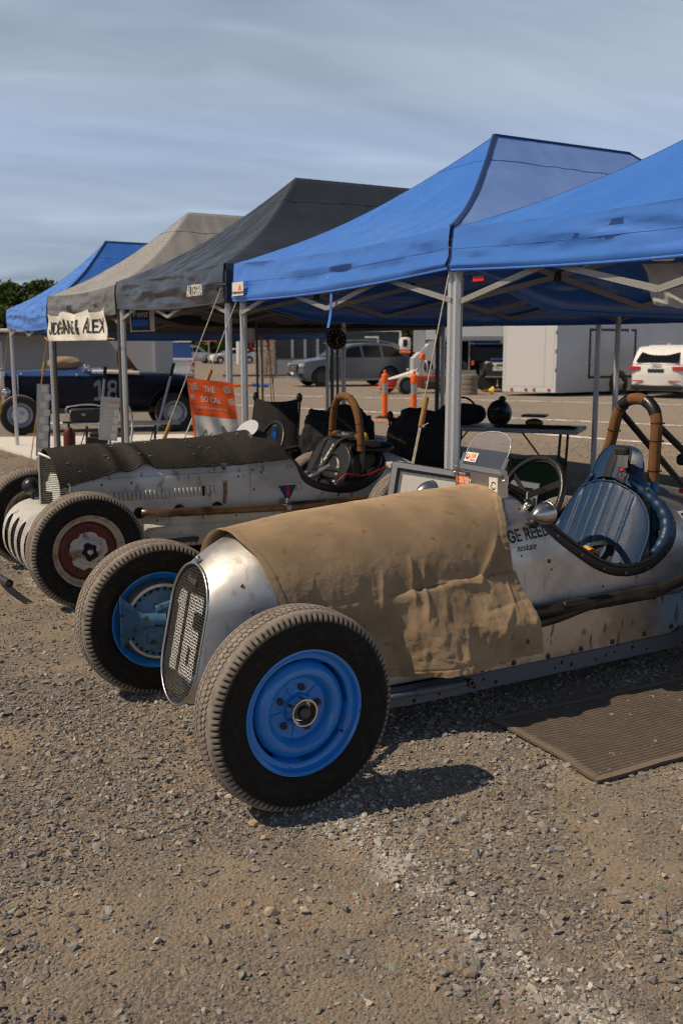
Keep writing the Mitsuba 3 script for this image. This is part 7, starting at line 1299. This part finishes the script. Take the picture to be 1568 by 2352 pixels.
part(FO, 'number', place(np.array((MF @ [1.6, -.605, .30, 1])[:3]), MF[:3, 0], (0, 0, 1), text('87', .2, .01, True)), 'yellow_plastic'); part(FO, 'front_suspension', cat(bar((.05, -.6, .3), (.3, -.1, .4), .03, n=6), bar((.05, .6, .3), (.3, .1, .4), .03, n=6)), 'steel', False, MF)
# bollards
for lb, x, y in (('left', .985, 22.8), ('right', 1.60, 22.15)):
    t = thing('bollard', f'orange plastic bollard with a silver band, the {lb} one of the pair', 'bollard', 'orange bollards'); Mb = TR(x, y, 0)
    part(t, 'post', xf(lathe([(.065, .03), (.066, .55), (.066, .80), (.075, .81), (.08, .90), (.075, .98), (.06, 1.0), (.03, 1.01), (.035, 1.05), (.025, 1.09), (0, 1.095)], 24, 'z'), Mb), 'orange_plastic', 40); part(t, 'reflective_band', xf(lathe([(.069, .58), (.069, .80)], 24, 'z'), Mb), 'frame_silver', True); part(t, 'base', xf(lathe([(0, .05), (.12, .05), (.21, .02), (.215, -.01)], 24, 'z'), Mb), 'black_rubber', 40)
def f_red(p, n, uv): return mix((0.5, 0.10, 0.05), (0.27, 0.215, 0.165), smoothstep(.42, .58, fbm(p.x * 6, p.y * 6, 0.0, 3)))
pbr('red_spray', proc(f_red), 0.9)
for x, y in ((.82, 22.0), (1.25, 21.0), (1.45, 22.6)): setting('spray_mark', gridf(np.stack([np.stack([x + .32 * r_ * np.cos(a), y + .45 * r_ * np.sin(a), a * 0 + .009], -1) for r_ in (.02, 1.0) for a in [np.linspace(0, 2 * PI, 20)]])), 'red_spray', label='faded red spray mark on the gravel')
# black trailer with pale frames, paver pallet, mesh panel, sign
BK = thing('display_trailer', 'long black trailer with pale frame posts behind the grey SUV', 'trailer'); MK = TR(-3.9, 57, 0)
part(BK, 'body', box(0, 7.2, .2, 2.6, .5, 2.42, .03), 'car_black', False, MK); part(BK, 'post', cat(*[box(x - .07, x + .07, .1, .2, 0, 2.4) for x in (1.12, 1.84, 2.55)]), 'frame_silver', False, MK); part(BK, 'top_rail', box(4.9, 7.25, .08, .2, 2.44, 2.55), 'print_white', False, MK); part(BK, 'end_post', box(7.16, 7.28, .08, .2, .6, 2.44), 'print_white', False, MK); part(BK, 'inner_frame', cat(box(5.2, 6.0, .12, .2, 2.08, 2.18), box(5.92, 6.0, .12, .2, 1.5, 2.08)), 'print_white', False, MK); part(BK, 'wheel', cat(*[xf(lathe([(0, -.1), (.35, -.1), (.4, 0), (.35, .1), (0, .1)], 20), TR(x, .3, .4)) for x in (4.2, 5.2)]), 'tyre_side', 40, MK); part(BK, 'rear_flap', box(6.5, 7.6, -.4, -.1, 1.18, 1.25), 'print_white', False, MK)
PL = thing('pallet_stack', 'tall stack of pale timber boards left of the grey SUV', 'stack'); rg = np.random.default_rng(12)
for i in range(17): part(PL, 'board', box(-4.46 + rg.uniform(-.02, .02), -3.86 + rg.uniform(-.02, .02), 52, 52.9, .05 + i * .122, .05 + i * .122 + .095, .01), 'pallet_wood'); part(PL, 'board', box(-3.76 + rg.uniform(-.02, .02), -3.46 + rg.uniform(-.02, .02), 52, 52.9, .05 + i * .122, .05 + i * .122 + .095, .01), 'pallet_wood')
GM = thing('mesh_barrier', 'low grey mesh barrier panel in front of the black trailer', 'barrier'); part(GM, 'panel', box(-3.5, -1.3, 54, 54.03, .12, .95), 'table_grey'); part(GM, 'frame', cat(box(-3.55, -1.25, 53.98, 54.05, .95, 1.0), box(-3.55, -3.5, 53.98, 54.05, 0, .95), box(-1.3, -1.25, 53.98, 54.05, 0, .95)), 'dark_steel')
DT = thing('drawbar', 'blue and orange trailer drawbar lying on the gravel left of the grey SUV', 'drawbar'); part(DT, 'frame', cat(tube([(-5.2, 44, .35), (-2.3, 44.2, .38)], .05, 8), tube([(-3.0, 44, .02), (-3.0, 44, .36)], .03, 6)), 'rail_blue', True); part(DT, 'orange_end', tube([(-4.3, 40, .08), (-3.6, 40.1, .10)], .06, 8), 'orange_plastic', True); part(DT, 'blue_end', tube([(-3.58, 40.1, .10), (-2.9, 40.2, .06)], .07, 8), 'print_blue', True)
SG = thing('road_sign', 'small orange-red sign on a post beyond the white sedan', 'sign'); part(SG, 'board', box(-12.35, -11.0, 89, 89.05, 2.05, 3.0, .03), 'banner_orange'); part(SG, 'post', tube([(-11.7, 89.1, 0), (-11.7, 89.1, 2.1)], .06, 8), 'frame_silver', True)
single('marker_post', 'pale marker post beyond the white sedan', 'post', tube([(-9.3, 92, 0), (-9.3, 92, 2.0), (-9.3, 92, 2.05)], .28, 12), 'door_white', 40)
# trees
def f_leaf(p, n, uv): return mix((0.10, 0.135, 0.03), (0.05, 0.08, 0.018), noise(p.x * 1.7, p.y * 1.7, p.z * 1.7))
pbr('leaf', proc(f_leaf), 0.7, specular=0.2); pbr('bark', (0.06, 0.045, 0.035), 0.9)
def tree(label, x, y, h, w, seed, n=5200, group='trees beyond the car park', z0=0.0, base=.12, ls=1.0):
    r = np.random.default_rng(seed); t = thing('tree', label, 'tree', group)
    part(t, 'trunk', cat(tube([(x, y, z0 - .3), (x + .1, y, z0 + h * .35), (x - .1, y, z0 + h * .6)], np.array([.25, .18, .1]), 8), *[tube([(x, y, z0 + h * .3), (x + w * .3 * math.cos(a), y + w * .3 * math.sin(a), z0 + h * .62)], np.array([.12, .05]), 6) for a in (.3, 2.2, 4.1)]), 'bark', True)
    K = 26; cl = np.stack([r.normal(0, .30, K) * w, r.normal(0, .25, K) * w, z0 + h * (base + (1 - base) * r.uniform(.15, .86, K) ** .8)], 1); sc = np.clip(1 - ((cl[:, 2] - z0) / h - .45) ** 2 * 2.2, .25, 1); cl[:, :2] *= sc[:, None]; cr = r.uniform(.14, .26, K) * w
    i = r.integers(0, K, n); d = r.normal(size=(n, 3)); d /= np.linalg.norm(d, axis=1, keepdims=True); c = cl[i] + d * (cr[i] * r.uniform(.55, 1.05, n))[:, None] * [1, 1, .75] + [x, y, 0]
    a = r.normal(size=(n, 3)); a /= np.linalg.norm(a, axis=1, keepdims=True); b = np.cross(a, r.normal(size=(n, 3))); b /= np.linalg.norm(b, axis=1, keepdims=True); s = (r.uniform(.14, .34, n) * ls)[:, None]
    v = np.stack([c - a * s, c + b * s * .6, c + a * s, c - b * s * .6], 1).reshape(-1, 3); q = np.arange(n)[:, None] * 4; part(t, 'crown', (v, tri(q + [[0, 1, 2, 3]])), 'leaf')
k = 0
for lb, x, y, h, w in (('tallest rounded dark green tree at the left edge', -37.9, 112, 9.2, 8.0), ('dark green tree sloping down behind the far blue tent', -32.2, 114, 8.2, 7.6), ('low bushy tree in front of the hill at the left edge', -36.5, 104, 4.9, 6.0), ('low olive shrub above the far blue tent corner', -32.4, 106, 4.6, 5.2), ('brownish bushy tree at the foot of the hill on the left', -39.5, 106, 5.6, 5.5)):
    tree(lb, x, y, h, w, 100 + k, 6500, z0=0.6); k += 1
for x, y, h, w in ((-19, 118, 4.4, 6), (-14.5, 116, 4.0, 6), (-10, 118, 4.4, 6), (-5.5, 117, 4.2, 6), (4, 112, 4.6, 6), (7.5, 110, 4.8, 6), (12, 118, 4.5, 6)):
    tree('bushy green tree in the low belt beyond the car park, glimpsed under the tents', x, y, h, w, 200 + k, 1500, 'belt of bushy trees seen under the tents', base=0.0, ls=1.7); k += 1
